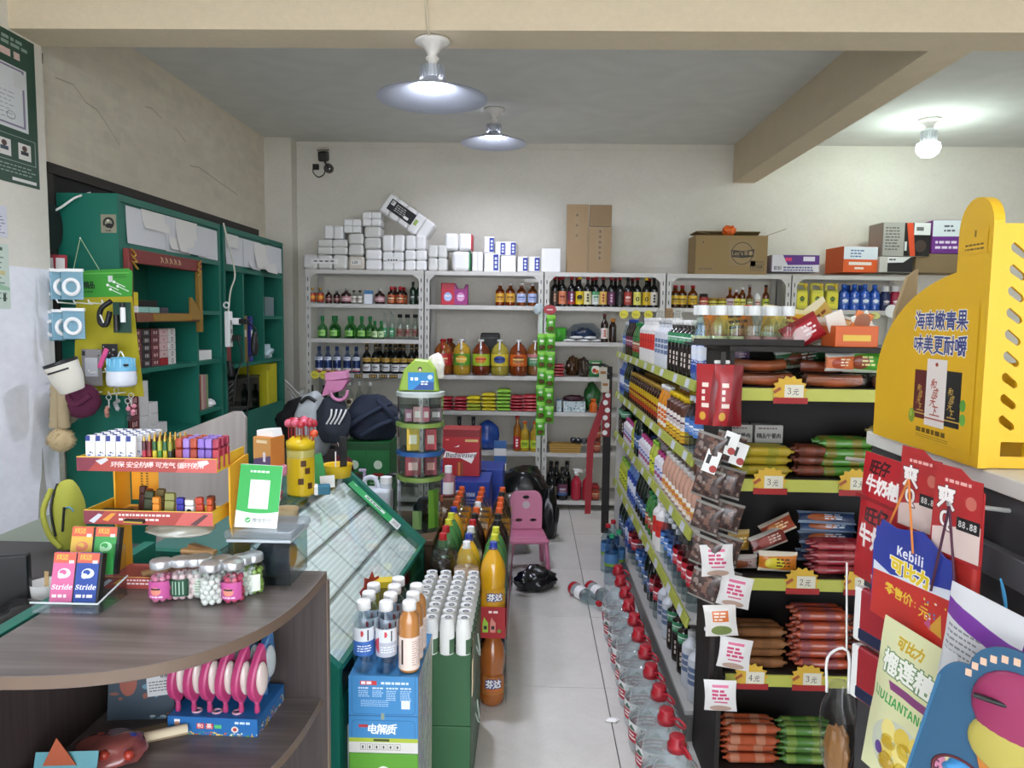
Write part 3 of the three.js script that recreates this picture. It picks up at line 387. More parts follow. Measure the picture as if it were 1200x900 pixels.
// salt and powder sachets in stacks
const sachet = (name, c1, c2, w = 0.115, h = 0.03, d = 0.17) => { const g = model(name); const b = new THREE.BoxGeometry(w, h, d, 6, 2, 6).translate(0, h / 2, 0), p = b.attributes.position; for (let i = 0; i < p.count; i++) { const e = Math.max(Math.abs(p.getX(i)) / (w / 2), Math.abs(p.getZ(i)) / (d / 2)), k = 1 - 0.62 * Math.pow(e, 5); p.setY(i, h / 2 + (p.getY(i) - h / 2) * k); } b.computeVertexNormals(); part(g, 'sachet', b, mat(c1, 0.35)); decal(g, 'label', lab(c1, c2), w * 0.7, h * 0.5, [0, h / 2, d / 2 + 0.0006]); return g; };
function stack(src, n, label, category, group, x, y, z, h, ry = 0.06) { for (let k = 0; k < n; k++) place(src, label, category, [x + rr(-0.004, 0.004), y + k * h, z], rr(-ry, ry), group); }
const sY = sachet('powder_sachet', '#e3cf1e', '#8a7a10'), sG = sachet('powder_sachet', '#96cf3a', '#3c7a1c', 0.115, 0.031), sR = sachet('salt_sachet', '#b01a2a', '#e8b0b0', 0.105, 0.026), sR2 = sachet('salt_sachet', '#c22a34', '#f0c8c0', 0.115, 0.028), sYG = sachet('powder_sachet', '#b8c83a', '#5c7a1c');
stack(sYG, 2, 'yellow-green powder sachet at the bottom of a stack', 'sachet', 'yellow-green sachets', -0.478, LV[4], -6.42, 0.031); stack(sY, 2, 'bright yellow powder sachet in the low stack', 'sachet', 'yellow sachets', -0.478, LV[4] + 0.062, -6.42, 0.031);
stack(sY, 5, 'bright yellow powder sachet in the tall stack', 'sachet', 'yellow sachets', -0.352, LV[4], -6.42, 0.031);
stack(sG, 6, 'lime green powder sachet in the green stack', 'sachet', 'lime sachets', -0.225, LV[4], -6.42, 0.0315);
stack(sR, 5, 'dark red salt sachet in a neat stack', 'sachet', 'dark red sachets', -0.111, LV[4], -6.42, 0.027); stack(sR2, 5, 'red salt sachet with pale top beside the dark red stack', 'sachet', 'red sachets', 0.006, LV[4], -6.42, 0.0285);
for (let k = 0; k < 8; k++) place(sR, 'red-and-white sachet in the loose heap beside the yellow stacks', 'sachet', [[-0.72, -0.6][k % 2], LV[4] + Math.floor(k / 2) * 0.0285, -6.42], rr(-0.06, 0.06), 'loose red sachets');
row(bot('dark_bottle', { p: outline(0.045, 0.016, 0.15, 0.2, 0.27), m: gBlack, cap: [0.018, 0.255, 0.03, black] }), LV[5], -6.45, 'large plain dark bottle above the beer carton', 'bottle', 'plain dark bottles', [-0.614, -0.49]);
row(bot('sauce_bottle', { p: outline(0.033, 0.015, 0.19, 0.24, 0.29), m: liquid('#a8681c'), cap: [0.017, 0.285, 0.025, red], labels: [[0.0336, 0.02, 0.11, lab('#b3202c', '#f4e0d8', { v: 1, h: 110 }), 3]] }), LV[5], -6.4, 'tall sauce bottle with red label beneath the red sachets', 'bottle', undefined, [-0.103]);
row(bot('sauce_bottle', { p: outline(0.04, 0.016, 0.16, 0.2, 0.245), m: liquid('#b8962c'), cap: [0.018, 0.24, 0.02, orange], labels: [[0.0406, 0.03, 0.07, lab('#c8d83a', '#5a7a1c', { disc: '#a8c82c' }), 2.6]] }), LV[5], -6.4, 'oil bottle with lime label beneath the red sachets', 'bottle', 'lime-labelled oil bottles', [-0.036, 0.05]);
{ const t = thing('blue_bag', 'crumpled blue plastic bag behind the red beer carton', 'bag', [-0.364, LV[5], -6.48]); part(t, 'bag', blob([0.19, 0.25, 0.16], 0.28, 3, 5), mat('#2450a8', 0.25, { clearcoat: 0.5 })); }
row(bot('red_spray_bottle', { p: outline(0.03, 0.012, 0.18, 0.22, 0.26), m: liquid('#a8182c'), cap: [0.014, 0.25, 0.03, red] }), LV[6], -6.4, 'slim red bottle on the bottom shelf behind the black bag', 'bottle', undefined, [0.053]);

// third bay
soys.forEach((s, i) => place(s, ['soy sauce bottle with brown upright label', 'soy sauce bottle with salmon label', 'dark sauce bottle with purple label', 'sauce bottle with yellow label and yellow cap', 'soy sauce bottle with cream upright label', 'pale-labelled sauce bottle with green band', 'sauce bottle with orange upright label', 'sauce bottle with plum label', 'plain black sauce bottle', 'black-capped sauce bottle with red label', 'soy sauce bottle with pale yellow zero label', 'soy sauce bottle with golden zero label', 'black-capped sauce bottle with ivory label'][i] + ' on the sauce shelf', 'sauce bottle', [[0.202, 0.268, 0.345, 0.414, 0.483, 0.553, 0.615, 0.684, 0.757, 0.826, 0.906, 0.983, 1.048][i], LV[1], -6.42], 0, 'sauce bottles on the soy shelf'));
for (const u of [0, 1, 2, 3, 4, 5]) place(soys[[0, 8, 2, 0, 8, 7][u]], 'dark sauce bottle in the second row of the sauce shelf', 'sauce bottle', [[0.244, 0.401, 0.535, 0.736, 0.885, 1.034][u], LV[1], -6.58], 0, 'second row of sauce bottles');
// bags and sundries on the lower shelves of this bay
function pouch(name, w, h, d, m, p, o = {}) {                  // a filled pillow pouch with crimped ends, standing on y = 0
  const g = model(name), nx = 8, ny = 8, b = new THREE.BoxGeometry(w, h, d, nx, ny, 2).translate(0, h / 2, 0), q = b.attributes.position, s = rr(0, 50);
  for (let i = 0; i < q.count; i++) {
    const x = q.getX(i) / (w / 2), y = q.getY(i) / h, e = Math.sin(PI * Math.min(1, Math.max(0, y))), k = Math.pow(e, 0.55) * (1 - 0.75 * Math.pow(Math.abs(x), 4)) + 0.04;
    q.setZ(i, q.getZ(i) * k + noise.noise(x * 2 + s, y * 4, s) * d * 0.12 * e);
    q.setX(i, q.getX(i) * (1 - 0.07 * e));
  }
  b.computeVertexNormals();
  part(g, 'pouch', p ? printed(b, p) : b, p ? p.m : m);
  if (o.crimp) for (const y of [0.004, h - 0.012]) part(g, 'crimp', box(w * 0.98, 0.008, 0.003), o.crimp, [0, y, 0]);
  return g;
}
function blob(size, rough = 0.25, f = 3, s = 0, flatBottom = true) {      // a crumpled lump
  const g = mergeVertices(new THREE.IcosahedronGeometry(0.5, 5).deleteAttribute('uv').deleteAttribute('normal')), p = g.attributes.position, v = new THREE.Vector3();
  for (let i = 0; i < p.count; i++) {
    v.fromBufferAttribute(p, i); const n = noise.noise(v.x * f + s, v.y * f + s * 2, v.z * f) + 0.5 * Math.abs(noise.noise(v.x * f * 2.3 + s, v.y * f * 2.3, v.z * f * 2.3 + s)); v.multiplyScalar(1 + n * rough);
    if (flatBottom) v.y = Math.max(v.y, -0.42);
    p.setXYZ(i, v.x * size[0], (v.y + 0.42) * size[1] / 0.92, v.z * size[2]);
  }
  g.computeVertexNormals();
  return g;
}
{ const t = thing('plastic_bag', 'clear plastic bag of blue goods on the shelf below the sauces', 'bag', [0.467, LV[2], -6.57]); part(t, 'bag', blob([0.3, 0.15, 0.24], 0.3, 3, 11), clear('#dfe6ee', 0.12)); part(t, 'goods', blob([0.2, 0.11, 0.16], 0.4, 5, 13), mat('#33507a', 0.5)); }
for (let k = 0; k < 5; k++) { const t = thing('cloth_pad', 'white folded cloth pad below the bag of blue goods', 'pad', [0.338 + k * 0.058, LV[2] + (k % 2) * 0.026, -6.395], rr(-0.6, 0.6), 'white cloth pads'); part(t, 'pad', blob([0.11, 0.022, 0.09], 0.25, 4, k * 3), mat('#ecebea', 0.8)); }
place(pouch('green_snack_bag', 0.1, 0.12, 0.05, mat('#3f9a2c', 0.3), null, { crimp: mat('#66b84a', 0.3) }), 'green snack bag behind the hanging snack strip', 'bag', [0.26, LV[2], -6.42], 0.2);
place(bot('vinegar_bottle', { p: outline(0.032, 0.013, 0.15, 0.19, 0.23), m: gBrown, cap: [0.015, 0.22, 0.025, mat('#5a1c14', 0.4)], labels: [[0.0326, 0.03, 0.09, lab('#e8d8d0', '#a83a2c', { v: 1 }), 2.6]] }), 'vinegar bottle with cream label at the shelf end', 'bottle', [0.629, LV[2], -6.37]);
place(bot('spice_bottle', { p: outline(0.032, 0.018, 0.13, 0.16, 0.18), m: gBrown, cap: [0.021, 0.172, 0.03, mat('#b8742c', 0.4)] }), 'dark spice bottle with amber cap at the shelf end', 'bottle', [0.701, LV[2], -6.38]);
for (const [u, c, l, w] of [[0, '#5a3a1c', 'brown bag of dried mushrooms', 0.15], [1, '#3a2c20', 'dark bag of dried fungus', 0.12]]) { const t = thing('dried_food_bag', l + ' on the fourth shelf', 'bag', [[0.377, 0.463][u], LV[3], [-6.55, -6.42][u]]); part(t, 'bag', blob([w * 0.8, 0.16, 0.12], 0.35, 5, 21 + u), mat(c, 0.25, { clearcoat: 0.6 })); }
place(pouch('spice_bag', 0.11, 0.14, 0.04, null, print(96, 120, (c, w, h) => { fill(c, '#2c7a3a', 0, 0, w, h); disc(c, '#e8e4d8', w * 0.5, h * 0.55, w * 0.34); disc(c, '#b8341c', w * 0.4, h * 0.6, w * 0.16); disc(c, '#d8701c', w * 0.62, h * 0.66, w * 0.13); fill(c, '#f0e8c8', w * 0.2, h * 0.12, w * 0.6, h * 0.1); })), 'green spice bag with red chili print', 'bag', [0.562, LV[3], -6.39]);
for (let k = 0; k < 4; k++) place(sR, 'red sachet on the fourth shelf beside the mushrooms', 'sachet', [0.239, LV[3] + k * 0.027, -6.42], rr(-0.1, 0.1), 'red sachets beside the mushrooms');
{ const p = print(128, 64, (c, w, h) => { fill(c, '#c4d2d4', 0, 0, w, h); for (let k = 0; k < 40; k++) disc(c, pick(['#6a8a92', '#8aa8aa', '#e4ecea']), rr(0, w), rr(0, h), rr(2, 6)); }); const t = thing('floral_carton', 'pale carton with blue-green floral print', 'carton', [0.387, LV[4], -6.42]); part(t, 'carton', box(0.19, 0.09, 0.1, 0.003), mat('#a8b4b4', 0.6)); decal(t, 'print', p, 0.185, 0.086, [0, 0.045, 0.0505]);
  const u = thing('floral_carton', 'narrow pale blue carton standing beside the floral one', 'carton', [0.255, LV[4], -6.42]); part(u, 'carton', box(0.045, 0.1, 0.1, 0.003), mat('#8fb0c8', 0.6)); decal(u, 'print', p, 0.04, 0.09, [0, 0.05, 0.0505]); }
{ const t = thing('dark_wrap', 'dark purple packet lying on the floral carton', 'packet', [0.382, LV[4] + 0.09, -6.44]); part(t, 'packet', blob([0.18, 0.05, 0.1], 0.25, 4, 31), mat('#4a2430', 0.4)); }
{ const t = thing('green_bag', 'green plastic bag at the end of the fifth shelf', 'bag', [0.552, LV[4], -6.56]); part(t, 'bag', blob([0.13, 0.24, 0.14], 0.3, 4, 37), mat('#2c6a34', 0.3)); }
place(bot('orange_jar', { p: outline(0.035, 0.02, 0.06, 0.085, 0.1), m: liquid('#d8641c'), cap: [0.022, 0.095, 0.02, orange] }), 'small orange jar beside the green bag', 'jar', [0.55, LV[4], -6.37]);
{ const t = thing('wicker_basket', 'shallow tan basket on the shelf beneath the cartons', 'basket', [0.313, LV[5], -6.4]); part(t, 'basket', ext([[-0.125, 0], [0.125, 0], [0.14, 0.075], [0.128, 0.075], [0.114, 0.01], [-0.114, 0.01], [-0.128, 0.075], [-0.14, 0.075]], 0.12), mat('#b8924a', 0.8), [0, 0, -0.06]); for (const z of [-0.062, 0.058]) part(t, 'basket_end', ext([[-0.125, 0], [0.125, 0], [0.14, 0.075], [-0.14, 0.075]], 0.004), mat('#b8924a', 0.8), [0, 0, z]); for (let k = 0; k < 3; k++) part(t, 'weave_band', box(0.262 + k * 0.008, 0.006, 0.002), mat('#8f6c30', 0.8), [0, 0.014 + k * 0.022, 0.063]); }
for (let k = 0; k < 5; k++) { const t = thing('foil_packet', 'crumpled silver-black foil packet in the tan basket', 'packet', [0.385 + k * 0.044, LV[5] + 0.078, -6.4 + (k % 3) * 0.02], k, 'foil packets in the basket'); part(t, 'packet', blob([0.05, 0.05, 0.05], 0.3, 5, k * 7), mat('#55575a', 0.25, { metalness: 0.7 })); }
row(bot('dark_sauce_bottle', { p: outline(0.042, 0.016, 0.16, 0.21, 0.265), m: gBlack, cap: [0.018, 0.25, 0.03, dark], labels: [[0.0426, 0.04, 0.08, lab('#8a7c62', '#2c2418'), 2.4]] }), LV[6], -6.4, 'dark sauce bottle with olive label on the bottom shelf', 'bottle', undefined, [0.21]);
row(bot('dark_sauce_bottle', { p: outline(0.046, 0.018, 0.17, 0.22, 0.27), m: gBlack, cap: [0.02, 0.255, 0.03, dark], labels: [[0.0466, 0.04, 0.1, lab('#6a3a52', '#c8c0c8', { bot: '#3a5a8a' }), 2.4]] }), LV[6], -6.4, 'large dark bottle with purple and blue label on the bottom shelf', 'bottle', undefined, [0.299]);
row(bot('dark_sauce_bottle', { p: outline(0.04, 0.016, 0.16, 0.22, 0.3), m: gBlack, cap: [0.018, 0.28, 0.03, black] }), LV[6], -6.53, 'plain black bottle at the back of the bottom shelf', 'bottle', 'plain black bottles at the bottom', [0.199, 0.252, 0.343]);
{ const g = bot('spray_bottle', { p: outline(0.045, 0.016, 0.15, 0.2, 0.22), m: liquid('#b01a34'), cap: [0.02, 0.215, 0.03, white] }); part(g, 'trigger', ext([[-0.015, 0], [0.02, 0], [0.05, -0.01], [0.052, 0.012], [0.02, 0.03], [-0.03, 0.03]], 0.02), white, [0, 0.245, -0.01]); row(g, LV[6], -6.4, 'red spray bottle with white trigger on the bottom shelf', 'spray bottle', 'red spray bottles', [0.419, 0.516]); }
{ const h = P.jar('#a83a20', '#e8c8a0', 0.12, red, { liq: '#7a3a1c' }); for (const [k, y] of [[0, LV[6]], [1, LV[6]], [2, LV[5]], [3, LV[5]], [4, LV[5] + 0.115]]) place(h, 'chili sauce jar with red lid behind the red strap', 'jar', [0.585, y, [-6.4, -6.5, -6.4, -6.5, -6.4][k]], 0, 'chili jars behind the strap'); }

// fourth and fifth bays
row(P.pantry('#e0b82c', '#3a2a10', { cap: red, liq: '#2f5a6a' }), LV[1], -6.42, 'sauce bottle with red cap and yellow label in the short row', 'bottle', 'red-capped sauce bottles', [1.23, 1.288, 1.379]);
place(P.jar('#a82420', '#f0d8b0', 0.12, black), 'wide jar with red label and black lid', 'jar', [1.473, LV[1], -6.42]);
row(P.jar('#d8cc4a', '#4a3a10', 0.085, gold, { liq: '#8a7a2c' }), LV[1], -6.42, 'small jar with yellow label and gold lid', 'jar', 'small yellow jars', [1.549, 1.625]);
[['#d8c8c8', '#7a2a3a', gold, 'jam bottle with pale pink label and gold cap'], ['#dcd44a', '#4a4a10', white, 'slim bottle with yellow label and white cap'], ['#e2dc6a', '#5a4a10', white, 'slim bottle with lemon label and white cap'], ['#8a8a4a', '#e0dcc0', steel, 'olive-labelled bottle with steel cap'], ['#d6d0c4', '#a8241c', red, 'short white shaker with red lid'], ['#b8c43a', '#2c3a10', black, 'tall oil bottle with green label']].forEach(([a, b, cp, l], i) => place(bot('condiment_bottle', { p: outline(0.028 + (i === 0 ? 0.008 : 0), 0.012, 0.09 + (i % 3) * 0.012, 0.12 + (i % 3) * 0.012, [0.15, 0.13, 0.15, 0.175, 0.09, 0.175][i] + 0.02), m: i === 4 ? white : gAmber, cap: [0.014, [0.15, 0.13, 0.15, 0.175, 0.09, 0.175][i] + 0.01, 0.02, cp], labels: [[0.0286 + (i === 0 ? 0.008 : 0), 0.015, 0.07, lab(a, b), 3]] }), l + ' on the condiment shelf', 'bottle', [[1.694, 1.748, 1.798, 1.86, 1.925, 1.997][i], LV[1], -6.42], 0));
row(P.detJug('#d8cf4a', '#e8dc3c', '#5a8a2c'), LV[1], -6.42, 'yellow handled detergent jug', 'detergent jug', 'yellow detergent jugs', [2.293, 2.422, 2.551]);
row(P.blueBottle, LV[1], -6.42, 'blue detergent bottle beside the yellow jugs', 'detergent bottle', 'blue detergent bottles', [2.656, 2.742, 2.824, 2.91]);
row(P.blueBottle, LV[1], -6.56, 'blue detergent bottle beside the yellow jugs', 'detergent bottle', 'blue detergent bottles', [2.746, 2.849]);
row(P.whiteCap('#26305a'), LV[1], -6.42, 'navy care bottle with wide white cap', 'bottle', 'navy care bottles', [3.003]); row(P.whiteCap('#a01c3c'), LV[1], -6.42, 'crimson care bottle with wide white cap', 'bottle', 'crimson care bottles', [3.085, 3.171]);
const oval = model('oval_price_card'); part(oval, 'card', cyl(0.04, 0.04, 0.002, 20).clone().rotateX(PI / 2).scale(1.15, 0.75, 1), mat('#dfe08a', 0.6)); for (let k = 0; k < 2; k++) part(oval, 'price_stroke', box(0.005, 0.024, 0.0006), mat('#5a5a20', 0.7), [-0.01 + k * 0.018, -0.012, 0.0022], [0, 0, k * 0.5]);
for (const x of [2.776, 2.889]) place(oval, 'pale yellow oval price card under the detergent shelf', 'price card', [x, 1.72, -6.3435], 0, 'oval price cards');
{ const t = thing('round_price_card', 'white round price card under the care bottles', 'price card', [3.027, 1.76, -6.3435]); part(t, 'card', cyl(0.055, 0.055, 0.002, 22).clone().rotateX(PI / 2), white); }
for (const [u, y] of [[0, 1.735], [1, 1.72]]) { const t = thing('red_price_card', ['red round price card on the upright above the hanging snacks', 'red round price card on the upright by the condiment shelf'][u], 'price card', [[0.16, 2.136][u], y, -6.3435]); part(t, 'card', cyl(0.055, 0.055, 0.002, 20).clone().rotateX(PI / 2).scale(1, 0.75, 1), red); part(t, 'print', box(0.05, 0.012, 0.0006), mat('#e8c8c8', 0.6), [0, -0.006, 0.002]); }
{ // star cards, clip and small notices on the soy bay's second lip
  for (const x of [0.788, 0.889, 0.996]) place(starCard, 'yellow star price card under the sauce shelf', 'price card', [x, 1.705, -6.3445], 0, 'star price cards under the sauces');
  [['#d4d2c8', 1.094], ['#b08a5a', 1.169], ['#d4d2c8', 1.244]].forEach(([c, x], i) => { const t = thing('shelf_notice', ['white printed notice under the sauce shelf', 'brown kraft notice between two white ones', 'white printed notice by the condiment shelf'][i], 'notice', [x, 1.64, -6.3435]); part(t, 'sheet', box(0.065, 0.12, 0.002), mat(c, 0.8)); const p = print(48, 80, (g, w, h) => { fill(g, c, 0, 0, w, h); lines(g, '#4a4640', 6, 10, 36, 8, 8, 3); }); decal(t, 'text', p, 0.06, 0.11, [0, 0.06, 0.0016]); });
}

// ---------- paper goods and cartons on top of the shelving ----------
const paperM = mat('#efeeec', 0.55, { clearcoat: 0.5, clearcoatRoughness: 0.3 }), paperG = mat('#d9d8d2', 0.5, { clearcoat: 0.5, clearcoatRoughness: 0.3 });
function rolls(a, b, cols, rows, label, o = {}) {              // a wrapped pack of paper rolls filling the rectangle a .. b
  const y0 = Math.max(a[1], 2.0535), w = b[0] - a[0] - 0.002, h = b[1] - y0 - 0.002, d = o.d ?? 0.2, t = thing('paper_roll_pack', label, 'paper rolls', [(a[0] + b[0]) / 2, y0, a[2] - d / 2], o.ry ?? 0, o.group ?? 'paper roll packs on the shelving');
  const cw = w / cols, ch = h / rows, r = new RoundedBoxGeometry(cw * 1.01, ch * 1.01, d, 2, Math.min(cw, ch) * 0.24);
  for (let i = 0; i < cols; i++) for (let j = 0; j < rows; j++) part(t, 'roll', r, o.m ?? paperM, [(i - cols / 2 + 0.5) * cw, (j + 0.5) * ch, 0]);
  if (o.end) part(t, 'end_wrap', box(0.012, h * 0.9, d * 0.92, 0.004), mat(o.end, 0.4), [w / 2 - 0.002, h * 0.05, 0]);
  if (o.mark) decal(t, 'print', o.mark, w * 0.6, h * 0.36, [0, h * 0.55, d / 2 + 0.001]);
  return t;
}
const markGrey = print(80, 40, (c, w, h) => { fill(c, '#e4e2dc', 0, 0, w, h); tx(c, 'L20', 8, 8, 24, '#4a4844', {}); }), markDots = print(80, 40, (c, w, h) => { fill(c, '#e9e8e4', 0, 0, w, h); for (let k = 0; k < 4; k++) disc(c, '#5a5854', 14 + k * 16, 20, 6, 5); });
rolls([-1.974, 2.039, -6.4], [-1.581, 2.185, -6.4], 3, 1, 'long grey-wrapped roll pack at the end of the shelving', { m: paperG, mark: markDots });
rolls([-1.579, 2.044, -6.4], [-1.434, 2.173, -6.4], 1, 1, 'buff paper pack with black lettering in the bottom layer', { m: mat('#d2cabb', 0.6), mark: markGrey });
rolls([-1.428, 2.042, -6.4], [-1.287, 2.232, -6.4], 1, 2, 'upright two-high white roll pack in the bottom layer');
rolls([-1.28, 2.044, -6.4], [-1.097, 2.212, -6.4], 2, 2, 'white four-roll pack with dark print in the bottom layer', { mark: markDots });
rolls([-1.089, 2.046, -6.4], [-0.899, 2.229, -6.4], 2, 2, 'white four-roll pack at the end of the bottom layer');
rolls([-1.839, 2.184, -6.4], [-1.581, 2.312, -6.4], 2, 2, 'grey-wrapped roll pack lying on the long pack', { m: paperG });
rolls([-1.574, 2.174, -6.4], [-1.441, 2.367, -6.4], 1, 2, 'upright crinkled roll pack on the buff pack', { m: paperG });
rolls([-1.438, 2.232, -6.4], [-1.294, 2.426, -6.4], 1, 2, 'upright two-high pack in the middle of the heap', { m: paperG });
rolls([-1.284, 2.213, -6.4], [-1.09, 2.357, -6.4], 2, 1, 'two-roll pack under the tilted big pack');
rolls([-1.082, 2.229, -6.4], [-0.91, 2.355, -6.4], 2, 1, 'two-roll pack at the end of the second layer');
rolls([-1.786, 2.312, -6.4], [-1.617, 2.43, -6.4], 2, 1, 'small two-roll pack on top of the grey packs');
rolls([-1.613, 2.368, -6.4], [-1.462, 2.485, -6.4], 2, 2, 'small four-roll pack on the third layer');
rolls([-1.455, 2.427, -6.4], [-1.294, 2.548, -6.4], 2, 2, 'topmost small four-roll pack of the heap');
{ // the large tilted pack with a black label
  const t = thing('large_roll_pack', 'large tilted roll pack with black label on top of the heap', 'paper rolls', [-1.104, 2.338, -6.4]); t.position.z = -6.52; t.position.y += 0.065; t.position.x += 0.01;
  const g = node(t, 'pack', [0.02, 0.105, 0], [0, 0, -0.6]);
  for (let k = 0; k < 5; k++) part(g, 'roll', new RoundedBoxGeometry(0.096, 0.185, 0.2, 2, 0.025), paperM, [(k - 2) * 0.094, 0, 0]);
  decal(g, 'label', print(160, 72, (c, w, h) => { fill(c, '#16181c', 0, 0, w, h); fill(c, '#e8e8e4', 8, 8, 22, 26); lines(c, '#16181c', 11, 13, 16, 2, 9, 5); lines(c, '#c8c8c4', 40, 14, 66, 4, 12, 5); lines(c, '#f2f2f0', 104, 44, 44, 1, 20, 16); }), 0.25, 0.1, [-0.06, 0.01, 0.1015]);
  part(g, 'green_leaf_print', box(0.03, 0.05, 0.001), mat('#a8c46a', 0.6), [0.09, -0.02, 0.1012]);
}
rolls([-0.888, 2.049, -6.4], [-0.724, 2.274, -6.4], 2, 2, 'crumpled clear-wrapped roll pack at the start of the second unit', { m: paperG });
rolls([-0.686, 2.049, -6.4], [-0.527, 2.226, -6.4], 1, 1, 'square white roll pack with green end', { end: '#2c8a52' });
rolls([-0.749, 2.227, -6.4], [-0.513, 2.377, -6.4], 2, 1, 'two-roll pack with red end on top', { end: '#c82c3c' });
rolls([-0.51, 2.051, -6.4], [-0.417, 2.22, -6.4], 2, 1, 'narrow pack of two upright rolls');
function tissue(a, b, d, label, o = {}) {
  const w = b[0] - a[0] - 0.003, h = b[1] - a[1] - 0.002, t = thing('tissue_pack', label, 'tissue pack', [(a[0] + b[0]) / 2, a[1], a[2] - d / 2], o.ry ?? 0, 'tissue packs');
  part(t, 'pack', box(w, h, d, 0.008), paperM);
  if (o.s !== 0) decal(t, 'label', print(32, 80, (c, W, H) => { fill(c, '#2c3a9a', 0, 0, W, H); for (let k = 0; k < 3; k++) fill(c, '#e0e4f4', 9, 14 + k * 20, 14, 13); }), Math.min(0.042, w * 0.45), h * 0.85, [w * (o.s ?? 0.25), h / 2, d / 2 + 0.0008]);
  return t;
}
tissue([-0.408, 2.051, -6.4], [-0.271, 2.211, -6.4], 0.2, 'tissue pack with blue label in the bottom row');
tissue([-0.266, 2.052, -6.4], [-0.133, 2.191, -6.4], 0.2, 'plain white tissue pack in the bottom row', { s: 0 });
tissue([-0.123, 2.053, -6.4], [-0.031, 2.185, -6.4], 0.2, 'narrow tissue pack with blue label in the bottom row');
tissue([-0.025, 2.055, -6.4], [0.071, 2.186, -6.4], 0.2, 'narrow tissue pack at the end of the bottom row');
tissue([-0.41, 2.21, -6.4], [-0.32, 2.35, -6.4], 0.25, 'tissue pack with blue label stacked highest');
tissue([-0.315, 2.19, -6.4], [-0.225, 2.308, -6.4], 0.25, 'tissue pack with blue label in the middle of the top row');
tissue([-0.22, 2.188, -6.4], [-0.127, 2.31, -6.4], 0.3, 'tissue pack at the end of the top row with printed side', { ry: -0.06 });
tissue([0.08, 2.054, -6.4], [0.248, 2.256, -6.4], 0.22, 'large plain tissue bundle beside the folded carton', { s: 0 });
{ // the folded cardboard carton standing on edge
  const kraft = mat('#a48a68', 0.85), t = thing('folded_carton', 'tall flattened cardboard carton standing upright on the shelving', 'cardboard', [0.484, LV[0], -6.5]);
  part(t, 'panel', box(0.186, 0.585, 0.03, 0.003), kraft, [-0.096, 0, 0]); part(t, 'panel', box(0.196, 0.395, 0.03, 0.003), kraft, [0.1, 0, 0]); part(t, 'flap', box(0.19, 0.182, 0.026, 0.003), mat('#9a8060', 0.85), [0.101, 0.402, -0.003]);
  const ink = (n, s) => print(40, 200, (c, w, h) => { fill(c, '#a48a68', 0, 0, w, h); for (let i = 0; i < n; i++) { fill(c, '#4a3c2c', 12, 14 + i * s, 16, 2.5); fill(c, '#4a3c2c', 10, 22 + i * s, 20, 2.5); fill(c, '#4a3c2c', 18, 10 + i * s, 3, 20); } });
  decal(t, 'lettering', ink(3, 66), 0.05, 0.26, [-0.1, 0.39, 0.0156]); decal(t, 'lettering', ink(6, 32), 0.06, 0.28, [0.1, 0.245, 0.0156]);
}
{ // the open snack carton
  const kraft = mat('#9c8258', 0.85), w = 0.6, h = 0.33, d = 0.3, t = thing('snack_carton', 'open brown snack carton with round printed logo on the shelving', 'carton', [1.693, LV[0], -6.57], 0.0);
  for (const [n, g, p] of [['front_panel', box(w, h, 0.006), [0, 0, d / 2]], ['back_panel', box(w, h, 0.006), [0, 0, -d / 2]], ['side_panel', box(0.006, h, d), [-w / 2, 0, 0]], ['side_panel', box(0.006, h, d), [w / 2, 0, 0]], ['bottom', box(w, 0.006, d), [0, 0, 0]]]) part(t, n, g, kraft, p);
  part(t, 'flap', box(w * 0.98, 0.005, 0.14), kraft, [0, h, d / 2 - 0.075], [0.12, 0, 0]); part(t, 'flap', box(0.17, 0.005, d * 0.9), kraft, [w / 2 + 0.08, h + 0.03, 0], [0, 0, 0.35]); part(t, 'flap', box(0.12, 0.005, d * 0.9), kraft, [-w / 2 + 0.06, h + 0.02, 0], [0, 0, -0.2]); part(t, 'flap', box(w * 0.9, 0.005, 0.14), kraft, [0.02, h + 0.03, -d / 2 + 0.06], [-0.3, 0, 0]);
  decal(t, 'logo', print(220, 200, (c, W, H) => { fill(c, '#9c8258', 0, 0, W, H); c.strokeStyle = '#332b20'; c.lineWidth = 5; c.beginPath(); c.ellipse(W / 2, H / 2, 84, 86, 0, 0, 7); c.stroke(); poly(c, '#332b20', 20, 74, 120, 82, 206, 66, 200, 126, 110, 136, 24, 128); tx(c, "Lay's", 26, 82, 36, '#b0966c', { font: 'serif', sx: 0.85 }); tx(c, '乐事', 124, 82, 34, '#b0966c', { w: 0.13 }); }), 0.23, 0.21, [0.09, 0.18, d / 2 + 0.004]);
  decal(t, 'print', print(120, 90, (c, W, H) => { fill(c, '#9c8258', 0, 0, W, H); c.strokeStyle = '#3a3020'; c.lineWidth = 3; c.strokeRect(4, 4, 112, 80); c.strokeRect(4, 4, 112, 24); bars(c, '#3a3020', 14, 36, 92, 30); lines(c, '#3a3020', 12, 12, 90, 1, 10, 6); lines(c, '#3a3020', 12, 72, 90, 1, 8, 4); }), 0.115, 0.085, [0.22, 0.075, d / 2 + 0.004]);
  decal(t, 'print', print(120, 30, (c, W, H) => { fill(c, '#9c8258', 0, 0, W, H); lines(c, '#3a3020', 4, 6, 110, 2, 11, 4); }), 0.13, 0.03, [-0.21, 0.045, d / 2 + 0.004]); decal(t, 'arrow', print(24, 30, (c, W, H) => { fill(c, '#9c8258', 0, 0, W, H); poly(c, '#2c241a', 12, 4, 20, 14, 14, 14, 14, 26, 10, 26, 10, 14, 4, 14); }), 0.02, 0.026, [-0.24, 0.27, d / 2 + 0.004]);
  part(t, 'orange_wrapper', blob([0.1, 0.08, 0.08], 0.5, 4, 3), orange, [0.02, h + 0.02, -0.03]);
}
